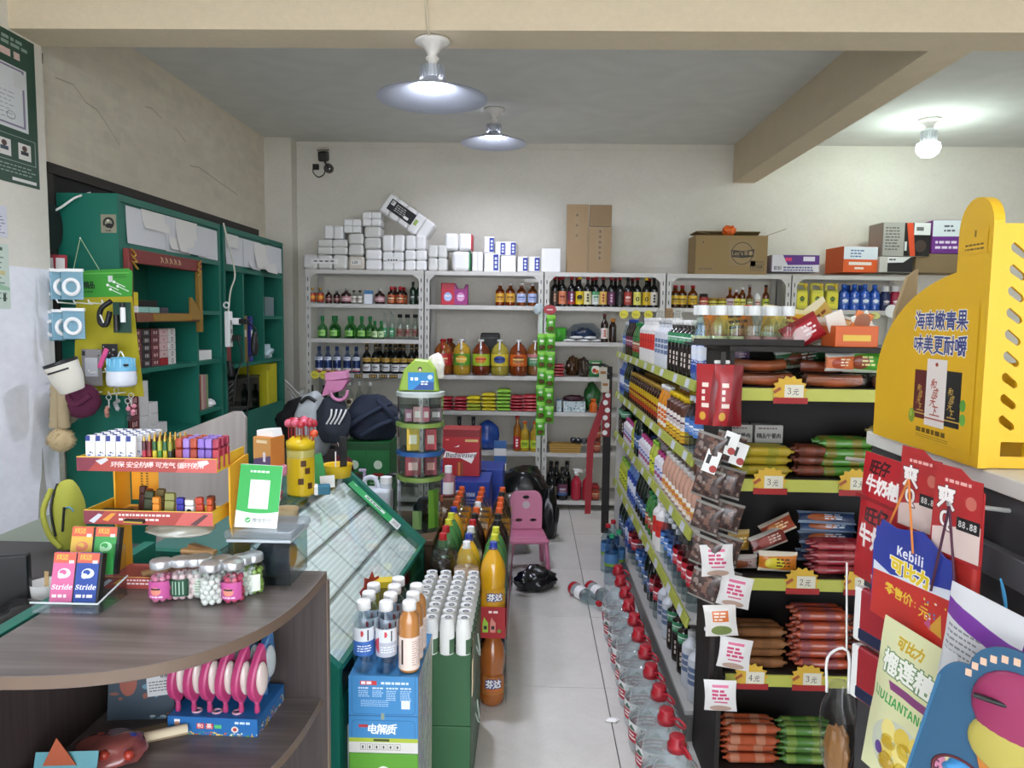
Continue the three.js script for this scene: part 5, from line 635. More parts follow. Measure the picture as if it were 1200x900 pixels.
{ // caps and hats
  const t = thing('visor_cap', 'white visor cap with black sweatband and small lettering', 'cap', [-2.093, 1.407, -3.27]), sk = mat('#dfdacb', 0.7); t.rotation.set(0.1, 0.2, 0.3); t.scale.setScalar(0.85);
  part(t, 'band', new THREE.CylinderGeometry(0.085, 0.08, 0.05, 24, 1, true), sk); part(t, 'sweatband', new THREE.CylinderGeometry(0.0845, 0.0835, 0.03, 24, 1, true).translate(0, 0.026, 0), black); part(t, 'brim', lathe([[0.05, -0.13], [0.06, -0.125], [0.078, -0.06], [0.082, -0.022]], 24), sk); part(t, 'lettering', half(0.0852, 0.01, 1.4), mat('#2a2622', 0.6), [0, -0.008, 0]);
  const felt = mat('#8a8370', 0.95);
  for (const [p, l, m, s] of [[[-2.188, 1.272, -3.45], 'grey-brown felt hat hanging behind the visor cap', felt, [0.13, 0.2, 0.1]], [[-2.169, 1.292, -3.5], 'taupe felt hat hanging on the lowest hooks', mat('#7d7766', 0.95), [0.11, 0.22, 0.08]]]) { const h = thing('felt_hat', l, 'hat', [p[0], p[1] - 0.12, p[2]]); part(h, 'crown', blob(s, 0.15, 2, s[0] * 90, false), m); part(h, 'brim', blob([s[0] * 1.15, 0.04, s[2] * 1.25], 0.1, 3, 2, false), m, [0, 0.02, 0]); }
  const c = thing('knitted_hat', 'maroon knitted hat with strap under the accessory board', 'hat', [-2.122, 1.175, -3.45]), wine = mat('#5f2140', 0.9); part(c, 'crown', blob([0.17, 0.15, 0.13], 0.14, 2, 44, false), wine); part(c, 'strap', tube([[-0.05, 0.12, 0.05], [0.01, 0.06, 0.075], [0.07, 0.1, 0.05]], 0.016, 16, 6), wine);
  // plush pompom with two braided tails
  const p = thing('plush_hat', 'beige plush hat with pompom and ribbed ear flaps', 'hat', [-2.185, 1.07, -3.38]); const tan = mat('#c4ae84', 1, { sheen: 1, sheenColor: '#e8d8b0', sheenRoughness: 0.6 });
  const pom = blob([0.115, 0.1, 0.1], 0.05, 6, 3, false); part(p, 'pompom', pom, tan, [0, -0.05, 0]); const hairs = []; for (let k = 0; k < 260; k++) { const a = rr(0, 6.28), b = Math.acos(rr(-1, 1)), d = [Math.sin(b) * Math.cos(a), Math.cos(b), Math.sin(b) * Math.sin(a)]; hairs.push(rod([d[0] * 0.05, d[1] * 0.045 - 0.005, d[2] * 0.045], [d[0] * 0.066, d[1] * 0.06 - 0.005, d[2] * 0.06], 0.0012, 3)); } part(p, 'fur', merge(hairs), tan).userData.kind = 'stuff';
  for (const s of [-0.035, 0.012]) { const pts = []; for (let k = 0; k <= 12; k++) pts.push([0.024 + 0.004 * (k % 2), 0.05 + k * 0.017]); part(p, 'ear_flap', lathe(pts, 14), mat('#b8a684', 1), [s, 0, -0.01], [0, 0, s * 2]); }
  // small key rings
  for (const [u, m, l] of [[[-1.988, 1.211, -3.44], '#b07a6a', 'pink and brown key ring under the pegboard'], [[-1.95, 1.244, -3.44], '#9a9a98', 'silver key ring under the pegboard'], [[-1.881, 1.221, -3.44], '#d88a9a', 'pink flower key ring under the pegboard'], [[-1.909, 1.193, -3.46], '#4a4a4c', 'black and silver key ring cluster under the pegboard'], [[-2.068, 1.24, -3.46], '#3a2c2c', 'black beaded key ring under the pegboard']]) { const k = thing('key_ring', l, 'key ring', u); part(k, 'ring', new THREE.TorusGeometry(0.012, 0.0025, 6, 14), steel, [0, 0.05, 0]); part(k, 'chain', rod([0, 0.04, 0], [0, 0, 0], 0.003), steel); for (let q = 0; q < 4; q++) part(k, 'charm', ball(0.011, 8, 6), mat(m, 0.4), [rr(-0.012, 0.012), -q * 0.012, rr(-0.008, 0.008)]); }
}
// ---------- posters, cables and cards on the pillar ----------
{
  const green1 = print(300, 640, (c, w, h) => {
    fill(c, '#2c4f3f', 0, 0, w, h); lines(c, '#9ab0a4', 30, 24, 240, 2, 22, 14); lines(c, '#e8c8c2', 22, 78, 250, 1, 40, 30);
    fill(c, '#e4e6e8', 0, 140, 262, 268); c.strokeStyle = '#8a84a0'; c.lineWidth = 8; c.strokeRect(-8, 150, 256, 240); disc(c, '#b0413a', 56, 176, 22); lines(c, '#8a867a', 20, 216, 150, 1, 18, 11); lines(c, '#9aa0a8', 20, 256, 190, 7, 18, 3); fill(c, '#dfe0e0', 210, 160, 50, 66); c.strokeStyle = '#6a6a70'; c.lineWidth = 2; c.beginPath(); c.arc(196, 352, 16, 0, 7); c.stroke();
    c.strokeStyle = '#a8b8ae'; c.lineWidth = 3; c.strokeRect(50, 436, 236, 108); for (let k = 0; k < 3; k++) { fill(c, '#ece8e4', 62 + k * 78, 458, 50, 70); disc(c, '#5a4038', 87 + k * 78, 478, 10, 12); fill(c, ['#b04a44', '#3a4a5a', '#2a2a30'][k], 72 + k * 78, 490, 30, 16); } lines(c, '#9ab0a4', 24, 560, 260, 3, 15, 5); fill(c, '#e8e8e4', 190, 612, 96, 14);
  }, 0.4);
  const P1 = (n, l, p, y0, y1, z0, z1) => { const t = thing(n, l, 'poster', [-2.2985 + (y1 < 1.9 ? 0.002 : 0), (y0 + y1) / 2, (z0 + z1) / 2]); part(t, 'board', box(0.003, y1 - y0, Math.abs(z1 - z0)), white, [0, -(y1 - y0) / 2, 0]); decal(t, 'print', p, Math.abs(z1 - z0), y1 - y0, [0.0022, 0, 0], [0, PI / 2, 0]); };
  P1('licence_poster', 'dark green framed licence poster with certificate high on the pillar', green1, 2.225, 2.88, -3.47, -2.97);
  P1('notice_sheet', 'small white notice sheet on the pillar', print(120, 100, (c, w, h) => { fill(c, '#d9dae4', 0, 0, w, h); lines(c, '#4a4a5a', 8, 10, 100, 1, 18, 12); lines(c, '#7a8098', 8, 34, 104, 6, 10, 3); }), 1.98, 2.115, -3.24, -3.0);
  P1('notice_sheet', 'pale green printed notice on the pillar', print(140, 180, (c, w, h) => { fill(c, '#cfdccf', 0, 0, w, h); lines(c, '#4f5f54', 6, 10, 120, 1, 14, 9); lines(c, '#7a9484', 6, 36, 126, 9, 14, 4); poly(c, '#a0c4a4', 0, 110, 60, 96, 140, 120, 140, 128, 0, 122); fill(c, '#3a4a3c', 118, 138, 8, 20); fill(c, '#d0c48a', 112, 74, 14, 12); }), 1.67, 1.95, -3.24, -2.95);
  const s = thing('payment_card', 'white and red payment code cards beside the cable packs', 'card', [-2.33, 1.883, -3.62]); for (const [x, r] of [[-0.035, 0.05], [0.022, -0.04]]) { part(s, 'card', box(0.062, 0.105, 0.003), mat('#a83a44', 0.5), [x, -0.05, x / 9], [0, 0, r]); part(s, 'white_field', box(0.044, 0.065, 0.001), mat('#e2dedc', 0.6), [x, -0.025, x / 9 + 0.0026], [0, 0, r]); }
  const f = thing('wall_fan', 'black round wall fan edge peeping out behind the pillar', 'fan', [-2.34, 2.075, -3.62]); part(f, 'housing', cyl(0.1, 0.1, 0.03, 24).clone().rotateZ(PI / 2).scale(1, 1.15, 0.8), black); part(f, 'grille_ring', new THREE.TorusGeometry(0.085, 0.006, 6, 24).rotateY(PI / 2), dark, [-0.035, 0, 0]);
  const k = thing('wall_cable', 'black cable with bracket running down beside the pillar', 'cable', [0, 0, 0]); part(k, 'cable', tube([[-2.372, 2.87, -3.56], [-2.366, 2.82, -3.6], [-2.368, 2.7, -3.61], [-2.37, 2.5, -3.6], [-2.37, 2.36, -3.58], [-2.372, 2.2, -3.58]], 0.008, 30), black); part(k, 'bracket', box(0.03, 0.05, 0.07, 0.004), mat('#5a4a3a', 0.6), [-2.364, 2.84, -3.58]);
  const w = thing('white_wire', 'thin white wire looping over the cabinet top', 'wire', [0, 0, 0]); part(w, 'wire', tube([[-2.373, 2.164, -3.6], [-2.358, 2.149, -3.64], [-2.327, 2.169, -3.66], [-2.261, 2.222, -3.68], [-2.218, 2.257, -3.74]], 0.006, 24), white);
}
{ // yellow-green backpack by the pillar
  const t = thing('backpack', 'yellow-green backpack with black zips by the lighter rack', 'backpack', [-1.635, 0.822, -2.55]), c = mat('#a5a63c', 0.7); t.scale.setScalar(0.85);
  part(t, 'body', blob([0.12, 0.29, 0.14], 0.1, 2, 12), c); part(t, 'strap', tube([[-0.04, 0.26, 0.04], [-0.055, 0.17, 0.075], [-0.03, 0.07, 0.075], [0.0, 0.02, 0.06]], 0.012, 20, 6), c); part(t, 'zip', tube([[-0.02, 0.28, 0.03], [-0.025, 0.19, 0.07], [-0.01, 0.07, 0.07]], 0.005, 16, 5), black); part(t, 'zip', tube([[0.028, 0.19, 0.068], [0.02, 0.09, 0.072]], 0.005, 10, 5), black); part(t, 'badge', new THREE.TorusGeometry(0.018, 0.004, 6, 14, 4), mat('#5a8a9a', 0.5), [0.04, 0.17, 0.058]);
}
// ---------- curved counter and the cash desk ----------
const woodTex = grain(512, (u, v) => { const n = per(u * 0.25, v, 14) * 22 + noise.noise(u * 5, v * 90, 2) * 14 + noise.noise(u * 2, v * 26, 6) * 14; return [107 + n, 97 + n, 93 + n * 0.95]; });
const woodDark = grain(256, (u, v) => { const n = noise.noise(u * 70, v * 4, 2) * 10 + noise.noise(u * 20, v * 2, 6) * 8; return [62 + n, 52 + n, 49 + n]; });
const topMat = new THREE.MeshPhysicalMaterial({ map: woodTex, roughness: 0.36, clearcoat: 0.25, clearcoatRoughness: 0.3 }), panelMat = new THREE.MeshPhysicalMaterial({ map: woodDark, roughness: 0.55 }), edgeMat = mat('#6d5a4c', 0.5);
{
  const t = thing('corner_counter', 'dark wood-grain counter with rounded end and open shelves', 'counter', [-1.065, 0, -1.86]);
  const quarter = (a, b, back = 0) => { const s = new THREE.Shape(); s.moveTo(0, back); for (let k = 0; k <= 40; k++) { const q = k / 40 * PI / 2, c = Math.cos(q) ** (2 / 3), d = Math.sin(q) ** (2 / 3); s.lineTo(a * c, -b * d); } s.lineTo(0, back); return s; };
  const slabG = (a, b, h) => ext(quarter(a, b), h, 0.0015, 1).rotateX(-PI / 2);
  const edge = (a, b, h) => { const pts = []; for (let k = 0; k <= 40; k++) { const q = k / 40 * PI / 2; pts.push([a * Math.cos(q) ** (2 / 3), b * Math.sin(q) ** (2 / 3)]); } const pos = [], ix = []; pts.forEach(([x, z], i) => { pos.push(x, 0, z, x, h, z); if (i) { const k = 2 * i; ix.push(k - 2, k, k - 1, k - 1, k, k + 1); } }); const g = new THREE.BufferGeometry(); g.setAttribute('position', new THREE.Float32BufferAttribute(pos, 3)); g.setIndex(ix); g.computeVertexNormals(); return g; };
  part(t, 'countertop', slabG(0.545, 0.59, 0.024), topMat, [0, 0.975, 0]); part(t, 'edge_band', edge(0.5472, 0.5922, 0.024), edgeMat, [0, 0.9755, 0]);
  part(t, 'shelf', slabG(0.53, 0.575, 0.02), topMat, [0, 0.636, 0]); part(t, 'edge_band', edge(0.532, 0.577, 0.02), edgeMat, [0, 0.6365, 0]);
  part(t, 'shelf', slabG(0.53, 0.575, 0.02), topMat, [0, 0.12, 0]);
  part(t, 'back_panel', box(0.545, 0.973, 0.018), panelMat, [0.2725, 0, -0.009]); part(t, 'panel_edge', box(0.004, 0.973, 0.018), edgeMat, [0.547, 0, -0.009]);
  part(t, 'side_panel', box(0.018, 0.973, 0.585), panelMat, [0.0, 0, 0.2925]);
}
{
  const t = thing('cash_desk', 'low cash desk with green top edge behind the curved counter', 'desk', [-1.65, 0, -1.9]);
  part(t, 'side_panel', box(0.034, 1.0, 0.92, 0.002), teal, [0.555, 0, 0.28]); part(t, 'desk_top', box(0.98, 0.03, 1.5, 0.003), mat('#3a3634', 0.5), [-0.03, 0.78, 0]); part(t, 'leg', box(0.05, 0.78, 1.4), teal, [-0.48, 0, 0]);
  const m = thing('monitor', 'black monitor edge at the cash desk', 'monitor', [-1.42, 0.811, -1.9], 0.3); part(m, 'screen', box(0.16, 0.15, 0.03, 0.006), black, [0, 0.05, 0]); part(m, 'stand', box(0.08, 0.05, 0.08, 0.004), black);
  const k = thing('keyboard', 'black keyboard lying on the cash desk', 'keyboard', [-1.3, 0.811, -1.62], 1.4); part(k, 'case', box(0.36, 0.02, 0.13, 0.005), black); for (let r = 0; r < 4; r++) for (let q = 0; q < 12; q++) part(k, 'key', box(0.022, 0.006, 0.02, 0.003), dark, [-0.15 + q * 0.027, 0.02, -0.042 + r * 0.027]);
  const c = thing('paper_cup', 'white cup with a wooden stick on the cash desk', 'cup', [-1.319, 0.811, -1.95]); part(c, 'cup', lathe([[0.03, 0], [0.042, 0.11], [0.045, 0.112], [0.041, 0.108], [0.028, 0.005]], 22), white); part(c, 'stick', box(0.012, 0.13, 0.003, 0.002), mat('#c8a878', 0.7), [0.005, 0.02, 0.01], [0.1, 0, -0.1]);
  const b = thing('black_bag', 'black plastic bag bunched on the cash desk', 'bag', [-1.284, 0.811, -1.82]); part(b, 'bag', blob([0.2, 0.1, 0.14], 0.35, 4, 6), mat('#1c1b1b', 0.25));
}
// ---------- lighter display rack ----------
{
  const yl = mat('#e8a81c', 0.5), card = mat('#e9b72a', 0.5), t = thing('lighter_rack', 'orange cardboard lighter rack with two printed trays on the counter', 'display rack', [-0.895, 1.0005, -1.795]);
  part(t, 'side_panel', ext([[-0.09, 0], [-0.02, 0], [0.03, 0.15], [0.03, 0.29], [-0.06, 0.3], [-0.09, 0.3]], 0.004), yl, [0.168, 0, 0], [0, -PI / 2, 0]); part(t, 'side_panel', ext([[-0.09, 0], [-0.02, 0], [-0.02, 0.3], [-0.09, 0.31]], 0.004), yl, [-0.145, 0, 0], [0, -PI / 2, 0]);
  const strip = (w, h, draw) => print(512, 64, (c, W, H) => { const g = c; fill(g, '#a8453e', 0, 0, W, H); poly(g, '#7e3242', 0, 0, 90, 0, 40, H, 0, H); poly(g, '#c8605a', 400, 0, W, 0, W, H, 360, H); draw(g, W, H); fill(g, '#e9c05a', 0, 0, W, 4); });
  const s1 = strip(0, 0, (c, W, H) => { poly(c, '#c8c8cc', 70, 18, 110, 4, 118, 14, 90, 36); tx(c, '环保 安全防爆 可充气 循环使用', 128, 20, 24, '#f2e0dc', { w: 0.11, gap: 0.02, italic: 0.15 }); poly(c, '#d8d4dc', 440, 14, 476, 8, 484, 22, 450, 40); }), s2 = strip(0, 0, (c, W, H) => { poly(c, '#c8ccd4', 20, 50, 60, 16, 76, 22, 40, 60); poly(c, '#e0983a', 74, 44, 110, 14, 130, 14, 96, 50); lines(c, '#f0dcd8', 140, 16, 210, 1, 14, 9); lines(c, '#f0dcd8', 140, 36, 160, 1, 14, 9); poly(c, '#5a3a3c', 420, 60, 478, 12, 494, 16, 446, 62); });
  for (const [y, p] of [[0.286, s1], [0.158, s2]]) {
    const w = y > 0.2 ? 0.335 : 0.31; part(t, 'tray', merge([at(box(w - 0.03, 0.004, 0.165), 0, 0, 0), at(box(w, 0.034, 0.003), 0, 0, 0.087), at(box(0.003, 0.034, 0.17), -w / 2 + 0.004, 0, 0), at(box(0.003, 0.034, 0.17), w / 2 - 0.004, 0, 0)]), card, [-0.006, y, 0]);
    decal(t, 'printed_strip', p, w, 0.034, [-0.006, y + 0.017, 0.0892]);
  }
  part(t, 'instruction_card', box(0.07, 0.1, 0.002), yl, [-0.1, 0.176, -0.08]); decal(t, 'fine_print', print(70, 100, (c, w, h) => { fill(c, '#eda61c', 0, 0, w, h); for (let k = 0; k < 2; k++) for (let j = 0; j < 12; j++) fill(c, '#7a5a14', 24 + k * 14, 8 + j * 7, 6, 4); }), 0.068, 0.098, [-0.1, 0.226, -0.0785]);
  part(t, 'base_tray', merge([at(box(0.3, 0.03, 0.003), 0, 0, 0.084), at(box(0.3, 0.004, 0.16), 0, 0, 0)]), mat('#a5433c', 0.5)); decal(t, 'printed_strip', s2, 0.28, 0.026, [0, 0.016, 0.0862]);
  const H = 1.0005, X = -0.901, Z = -1.795;
  // white and blue porcelain-pattern lighters, five rows deep
  const wl = print(48, 150, (c, w, h) => { fill(c, '#e6e6ea', 0, 0, w, h); fill(c, '#2c3c84', 0, 0, w * 0.5, 26); lines(c, '#9a9aa4', 26, 8, 18, 5, 6, 2); for (let k = 0; k < 26; k++) disc(c, pick(['#2f4a9c', '#5a78c0', '#3c3c4c', '#dfe3f0']), rr(0, w), rr(78, h), rr(2, 8), rr(2, 5)); });
  const wg = model('lighter'); part(wg, 'body', box(0.022, 0.078, 0.011, 0.003), white); decal(wg, 'print', wl, 0.0215, 0.077, [0, 0.039, 0.0058]);
  for (let r = 0; r < 5; r++) for (let k = 0; k < 5; k++) place(wg, 'white lighter with blue porcelain pattern on the upper rack tray', 'lighter', [X - 0.14 + k * 0.0245 + r * 0.002, H + 0.2905, Z + 0.074 - r * 0.026], 0, 'white and blue lighters', -0.06, 0.02);
  const tubeL = (a, b) => { const g = model('tube_lighter'); part(g, 'barrel', cyl(0.0055, 0.0055, 0.045, 10), a); part(g, 'barrel_top', cyl(0.0055, 0.0055, 0.022, 10), b, [0, 0.045, 0]); part(g, 'nozzle', cyl(0.003, 0.002, 0.01, 8), gold, [0, 0.067, 0]); return g; };
  const tl = [[mat('#a8243c', 0.3), mat('#4a1c24', 0.3), 'crimson'], [mat('#8a2a2a', 0.3), mat('#6a1c1c', 0.3), 'dark red'], [mat('#c8b42c', 0.25), mat('#2c5a2c', 0.3), 'yellow and green'], [mat('#3c7a2c', 0.3), mat('#a8a83c', 0.3), 'green'], [mat('#b8a82c', 0.25), mat('#245a34', 0.3), 'gold'], [mat('#24302a', 0.3), mat('#8a8a2c', 0.3), 'black-green']];
  tl.forEach(([a, b, n], k) => { const g = tubeL(a, b); for (let r = 0; r < 4; r++) place(g, n + ' metallic tube lighter in the middle of the upper tray', 'lighter', [X - 0.012 + k * 0.0125, H + 0.2905, Z + 0.074 - r * 0.026], 0, 'metallic tube lighters'); });
  const flip = (a, b) => { const g = model('flip_lighter'); part(g, 'body', box(0.017, 0.05, 0.012, 0.004), a); part(g, 'lid', box(0.017, 0.024, 0.012, 0.005), b, [0, 0.0505, 0]); part(g, 'emblem', cyl(0.006, 0.006, 0.001, 12).clone().rotateX(PI / 2), mat('#c8b8dc', 0.4), [0, 0.02, 0.006]); return g; };
  [['#a03c28', '#a8442c', 'rust red'], ['#8a68b8', '#9a7ac4', 'lilac'], ['#a03c28', '#b04a30', 'brick red'], ['#7a5cb0', '#8a6cc0', 'violet'], ['#7a5cb0', '#9678c8', 'pale violet'], ['#b03848', '#a0344c', 'rose red']].forEach(([a, b, n], k) => { const g = flip(mat(a, 0.35), mat(b, 0.35)); for (let r = 0; r < 3; r++) place(g, n + ' flip lighter at the end of the upper tray', 'lighter', [X + 0.071 + k * 0.0178 - r * 0.001, H + 0.2905, Z + 0.072 - r * 0.03], 0, 'flip lighters'); });
  // lighters and packs lying in the lower tray
  const blk = (c, h, w, l, x, z, tilt = 0) => { const u = thing('lighter', l + ' in the lower rack tray', 'lighter', [x, H + 0.1625, z]); u.rotation.z = tilt; part(u, 'body', box(w, h * 0.72, 0.014, 0.003), mat(c, 0.4)); part(u, 'cap', box(w, h * 0.27, 0.014, 0.003), mat(c, 0.4), [0, h * 0.725, 0]); };
  blk('#e08a2c', 0.06, 0.017, 'orange upright lighter', X + 0.012, Z + 0.07); blk('#8a8a50', 0.068, 0.024, 'olive green pouch lighter', X + 0.038, Z + 0.06, -0.05); blk('#3a4028', 0.07, 0.022, 'dark green pouch lighter', X - 0.02, Z + 0.05, -0.1); blk('#6a5a30', 0.07, 0.02, 'brown-green lighter', X - 0.0, Z + 0.03, -0.05); blk('#33329a', 0.058, 0.018, 'royal blue lighter', X + 0.068, Z + 0.065); blk('#d8d6d4', 0.055, 0.022, 'white lighter with black logo', X + 0.092, Z + 0.068); blk('#b8402c', 0.06, 0.018, 'red-orange lighter with heart mark', X + 0.118, Z + 0.066, 0.08); blk('#6a2c1c', 0.06, 0.018, 'brown lighter beside the red ones', X + 0.135, Z + 0.05); blk('#c0481c', 0.06, 0.012, 'bright orange-red lighter at the tray end', X + 0.143, Z + 0.074); blk('#4a2018', 0.07, 0.015, 'slim dark brown lighter leaning at the tray back', X - 0.062, Z + 0.0, -0.08); blk('#8a4428', 0.062, 0.015, 'slim copper lighter leaning at the tray back', X - 0.045, Z + 0.0, -0.06);
  decalOn(X + 0.092, H + 0.183, Z + 0.0756);
  function decalOn(x, y, z) { const u = thing('logo_sticker', 'black round logo sticker on the white lighter', 'sticker', [x, y, z]); part(u, 'disc', cyl(0.006, 0.006, 0.0006, 14).clone().rotateX(PI / 2), black, [0, 0.006, 0]); part(u, 'mark', box(0.004, 0.014, 0.0006), mat('#3a3a3a', 0.5), [0, -0.014, 0]); }
  for (const [c, l, x, z, w] of [['#2c3026', 'dark green flat pack', -0.1, 0.06, 0.075], ['#b83c78', 'magenta flat pack', -0.098, 0.05, 0.08], ['#2a2624', 'black wallet', -0.03, 0.072, 0.05], ['#8a5a34', 'brown leather pouch', -0.085, 0.0, 0.04]]) { const u = thing('flat_pack', l + ' lying in the lower rack tray', 'pack', [X + x, H + 0.1625 + (c === '#2c3026' ? 0.011 : 0), Z + z - (c === '#b83c78' ? 0 : 0)], rr(-0.2, 0.2)); part(u, 'pack', box(w, 0.01, 0.05, 0.003), mat(c, 0.5)); part(u, 'edge', box(w * 0.96, 0.003, 0.051), mat('#c8a83c', 0.5), [0, 0.002, 0.0008]); }
  // wooden combs and packets lying in the base tray
  for (let k = 0; k < 7; k++) { const u = thing('wooden_comb', 'pale wooden comb lying in the base of the lighter rack', 'comb', [X - 0.03 + k * 0.022, H + 0.006 + k * 0.012, Z + 0.05 - (k % 3) * 0.03], 0.3 + k * 0.45, 'wooden combs'); part(u, 'comb', box(0.09, 0.011, 0.022, 0.004), mat(pick(['#c8a070', '#b98a5c', '#d8b88a']), 0.6)); }
  const w = thing('clear_pouch', 'clear plastic pouch lying under the lower tray', 'pouch', [X + 0.03, H + 0.105, Z - 0.02]); part(w, 'pouch', blob([0.16, 0.035, 0.12], 0.25, 3, 17), mat('#b8b8ac', 0.2, { clearcoat: 0.8 })); const r = thing('red_card', 'red round-logo card at the end of the base tray', 'card', [X + 0.125, H + 0.006, Z + 0.04]); part(r, 'card', box(0.035, 0.05, 0.004), red); part(r, 'logo', new THREE.TorusGeometry(0.011, 0.002, 6, 18), white, [0, 0.028, 0.003]);
}
// gum packs in a clear acrylic stand
{
  const t = thing('acrylic_stand', 'clear acrylic stand for the gum packs on the counter', 'display stand', [-1.0, 1.0, -1.6]), ac = clear('#eef4f4', 0.04);
  part(t, 'base', box(0.15, 0.003, 0.12), ac, [-0.01, 0.0008, -0.01]); part(t, 'front_lip', box(0.15, 0.022, 0.003), ac, [-0.01, 0.004, 0.05], [-0.3, 0, 0]); part(t, 'step', box(0.13, 0.05, 0.003), ac, [-0.01, 0.004, -0.03]); part(t, 'rear_plate', box(0.03, 0.12, 0.003), ac, [0.05, 0.004, -0.065]); part(t, 'edge_rail', merge([rod([-0.085, 0.026, 0.052], [0.065, 0.026, 0.052], 0.0022, 6), rod([0.065, 0.026, 0.052], [0.07, 0.05, -0.06], 0.0022, 6)]), mat('#cdd6d8', 0.1));
  [['#d86a9a', '#f4e4ee', 'pink gum pack', -1.048, 1.008, -1.6], ['#24489c', '#dfe6f6', 'blue gum pack', -0.995, 1.008, -1.602], ['#d8b04a', '#d87a5a', 'peach-yellow gum pack', -1.045, 1.05, -1.665], ['#3a9a4a', '#a8dcae', 'green gum pack', -0.99, 1.05, -1.667]].forEach(([a, b, l, x, y, z], i) => {
    const u = thing('gum_pack', l + ' in the acrylic stand', 'gum', [x, y, z], 0.06); u.rotation.x = -0.25; part(u, 'pack', box(0.05, 0.11, 0.014, 0.003), mat(a, 0.35)); part(u, 'dark_edge', box(0.006, 0.108, 0.02), black, [0.027, 0, -0.004]);
    decal(u, 'print', print(100, 220, (c, w, h) => { fill(c, a, 0, 0, w, h); fill(c, '#d8624a', 0, 0, w, 46); tx(c, '炫迈', 14, 8, 24, '#e8b84a', { w: 0.14 }); fill(c, '#f0e8e8', 70, 34, 22, 14); disc(c, b, 54, 92, 28, 22); disc(c, a, 48, 88, 16, 12); disc(c, b, 40, 104, 14, 12); if (i < 2) { tx(c, 'Stride', 8, 140, 26, '#f6f0f4', { font: 'serif', italic: 0.2 }); lines(c, '#f2e8ee', 10, 186, 80, 1, 20, 14); } }, 0.35), 0.049, 0.108, [0, 0.055, 0.0078]);
  });
}
// mini jars of sweets
{
  const jar = (m, lid, p) => { const g = model('candy_jar'); part(g, 'glass', lathe([[0.0001, 0], [0.024, 0], [0.027, 0.004], [0.027, 0.062], [0.021, 0.072], [0.021, 0.078]], 22), clear('#f4f8f8', 0.03)); const sw = []; for (let y = 0; y < 5; y++) for (let k = 0; k < 7; k++) { const a = k / 7 * 2 * PI + y * 0.45, r = k % 2 ? 0.015 : 0.018; sw.push(at(ball(0.0078, 7, 5), Math.cos(a) * r, 0.009 + y * 0.0115, Math.sin(a) * r)); } part(g, 'sweets', merge(sw), m).userData.kind = 'stuff'; part(g, 'lid', lathe([[0.0001, 0.001], [0.023, 0], [0.0245, 0.002], [0.0245, 0.015], [0.022, 0.018], [0.0001, 0.018]], 26), lid, [0, 0.078, 0]); if (p) part(g, 'label', printed(half(0.0275, 0.04, 2.3), p), p.m, [0, 0.012, 0]); return g; };
  const lidM = mat('#c8cacc', 0.3, { metalness: 0.7 }), pinkL = print(120, 80, (c, w, h) => { fill(c, '#c8589a', 0, 0, w, h); disc(c, '#e8907a', 60, 44, 24, 18); fill(c, '#3a2a34', 40, 30, 40, 8); lines(c, '#f4dce8', 30, 66, 60, 1, 12, 7); }), grL = print(120, 80, (c, w, h) => { fill(c, '#26503a', 0, 0, w, h); c.fillStyle = '#a8c8b0'; for (let k = 0; k < 6; k++) c.fillRect(18 + k * 15, 10, 5, 60); }), whL = print(120, 80, (c, w, h) => { fill(c, '#e8ece0', 0, 0, w, h); lines(c, '#7a9a5a', 40, 14, 40, 5, 12, 4); });
  [[jar(mat('#d87a9a', 0.4), lidM, pinkL), 'sweet jar with pink fruit label and pale lid', -0.842, 1, -1.645], [jar(mat('#e6c2c4', 0.4), lidM, grL), 'sweet jar of pale pink balls with dark green label', -0.803, 1, -1.663], [jar(mat('#e8cfcc', 0.4), lidM, null), 'jar of pale pink sweets behind the labelled jars', -0.774, 1, -1.67], [jar(mat('#ecebe4', 0.4), lidM, null), 'unlabelled jar of white sweets in the front', -0.721, 1, -1.632], [jar(mat('#e4e2d4', 0.4), lidM, whL), 'jar of white sweets with pale label', -0.76, 1, -1.676], [jar(mat('#d04a6a', 0.4), lidM, pinkL), 'sweet jar with crimson balls and pink label', -0.677, 1, -1.65], [jar(mat('#8aa84a', 0.4), lidM, whL), 'jar of green sweets with white side label', -0.652, 1, -1.705], [jar(mat('#d8d4c8', 0.4), lidM, null), 'jar of cream sweets behind the crimson one', -0.713, 1, -1.674], [jar(mat('#d8d8cc', 0.4), lidM, null), 'jar of pale sweets beside the plastic box', -0.669, 1, -1.687]].forEach(([g, l, x, y, z]) => place(g, l, 'candy jar', [x, 0.9996, z], rr(-0.2, 0.2), 'sweet jars on the counter'));
}
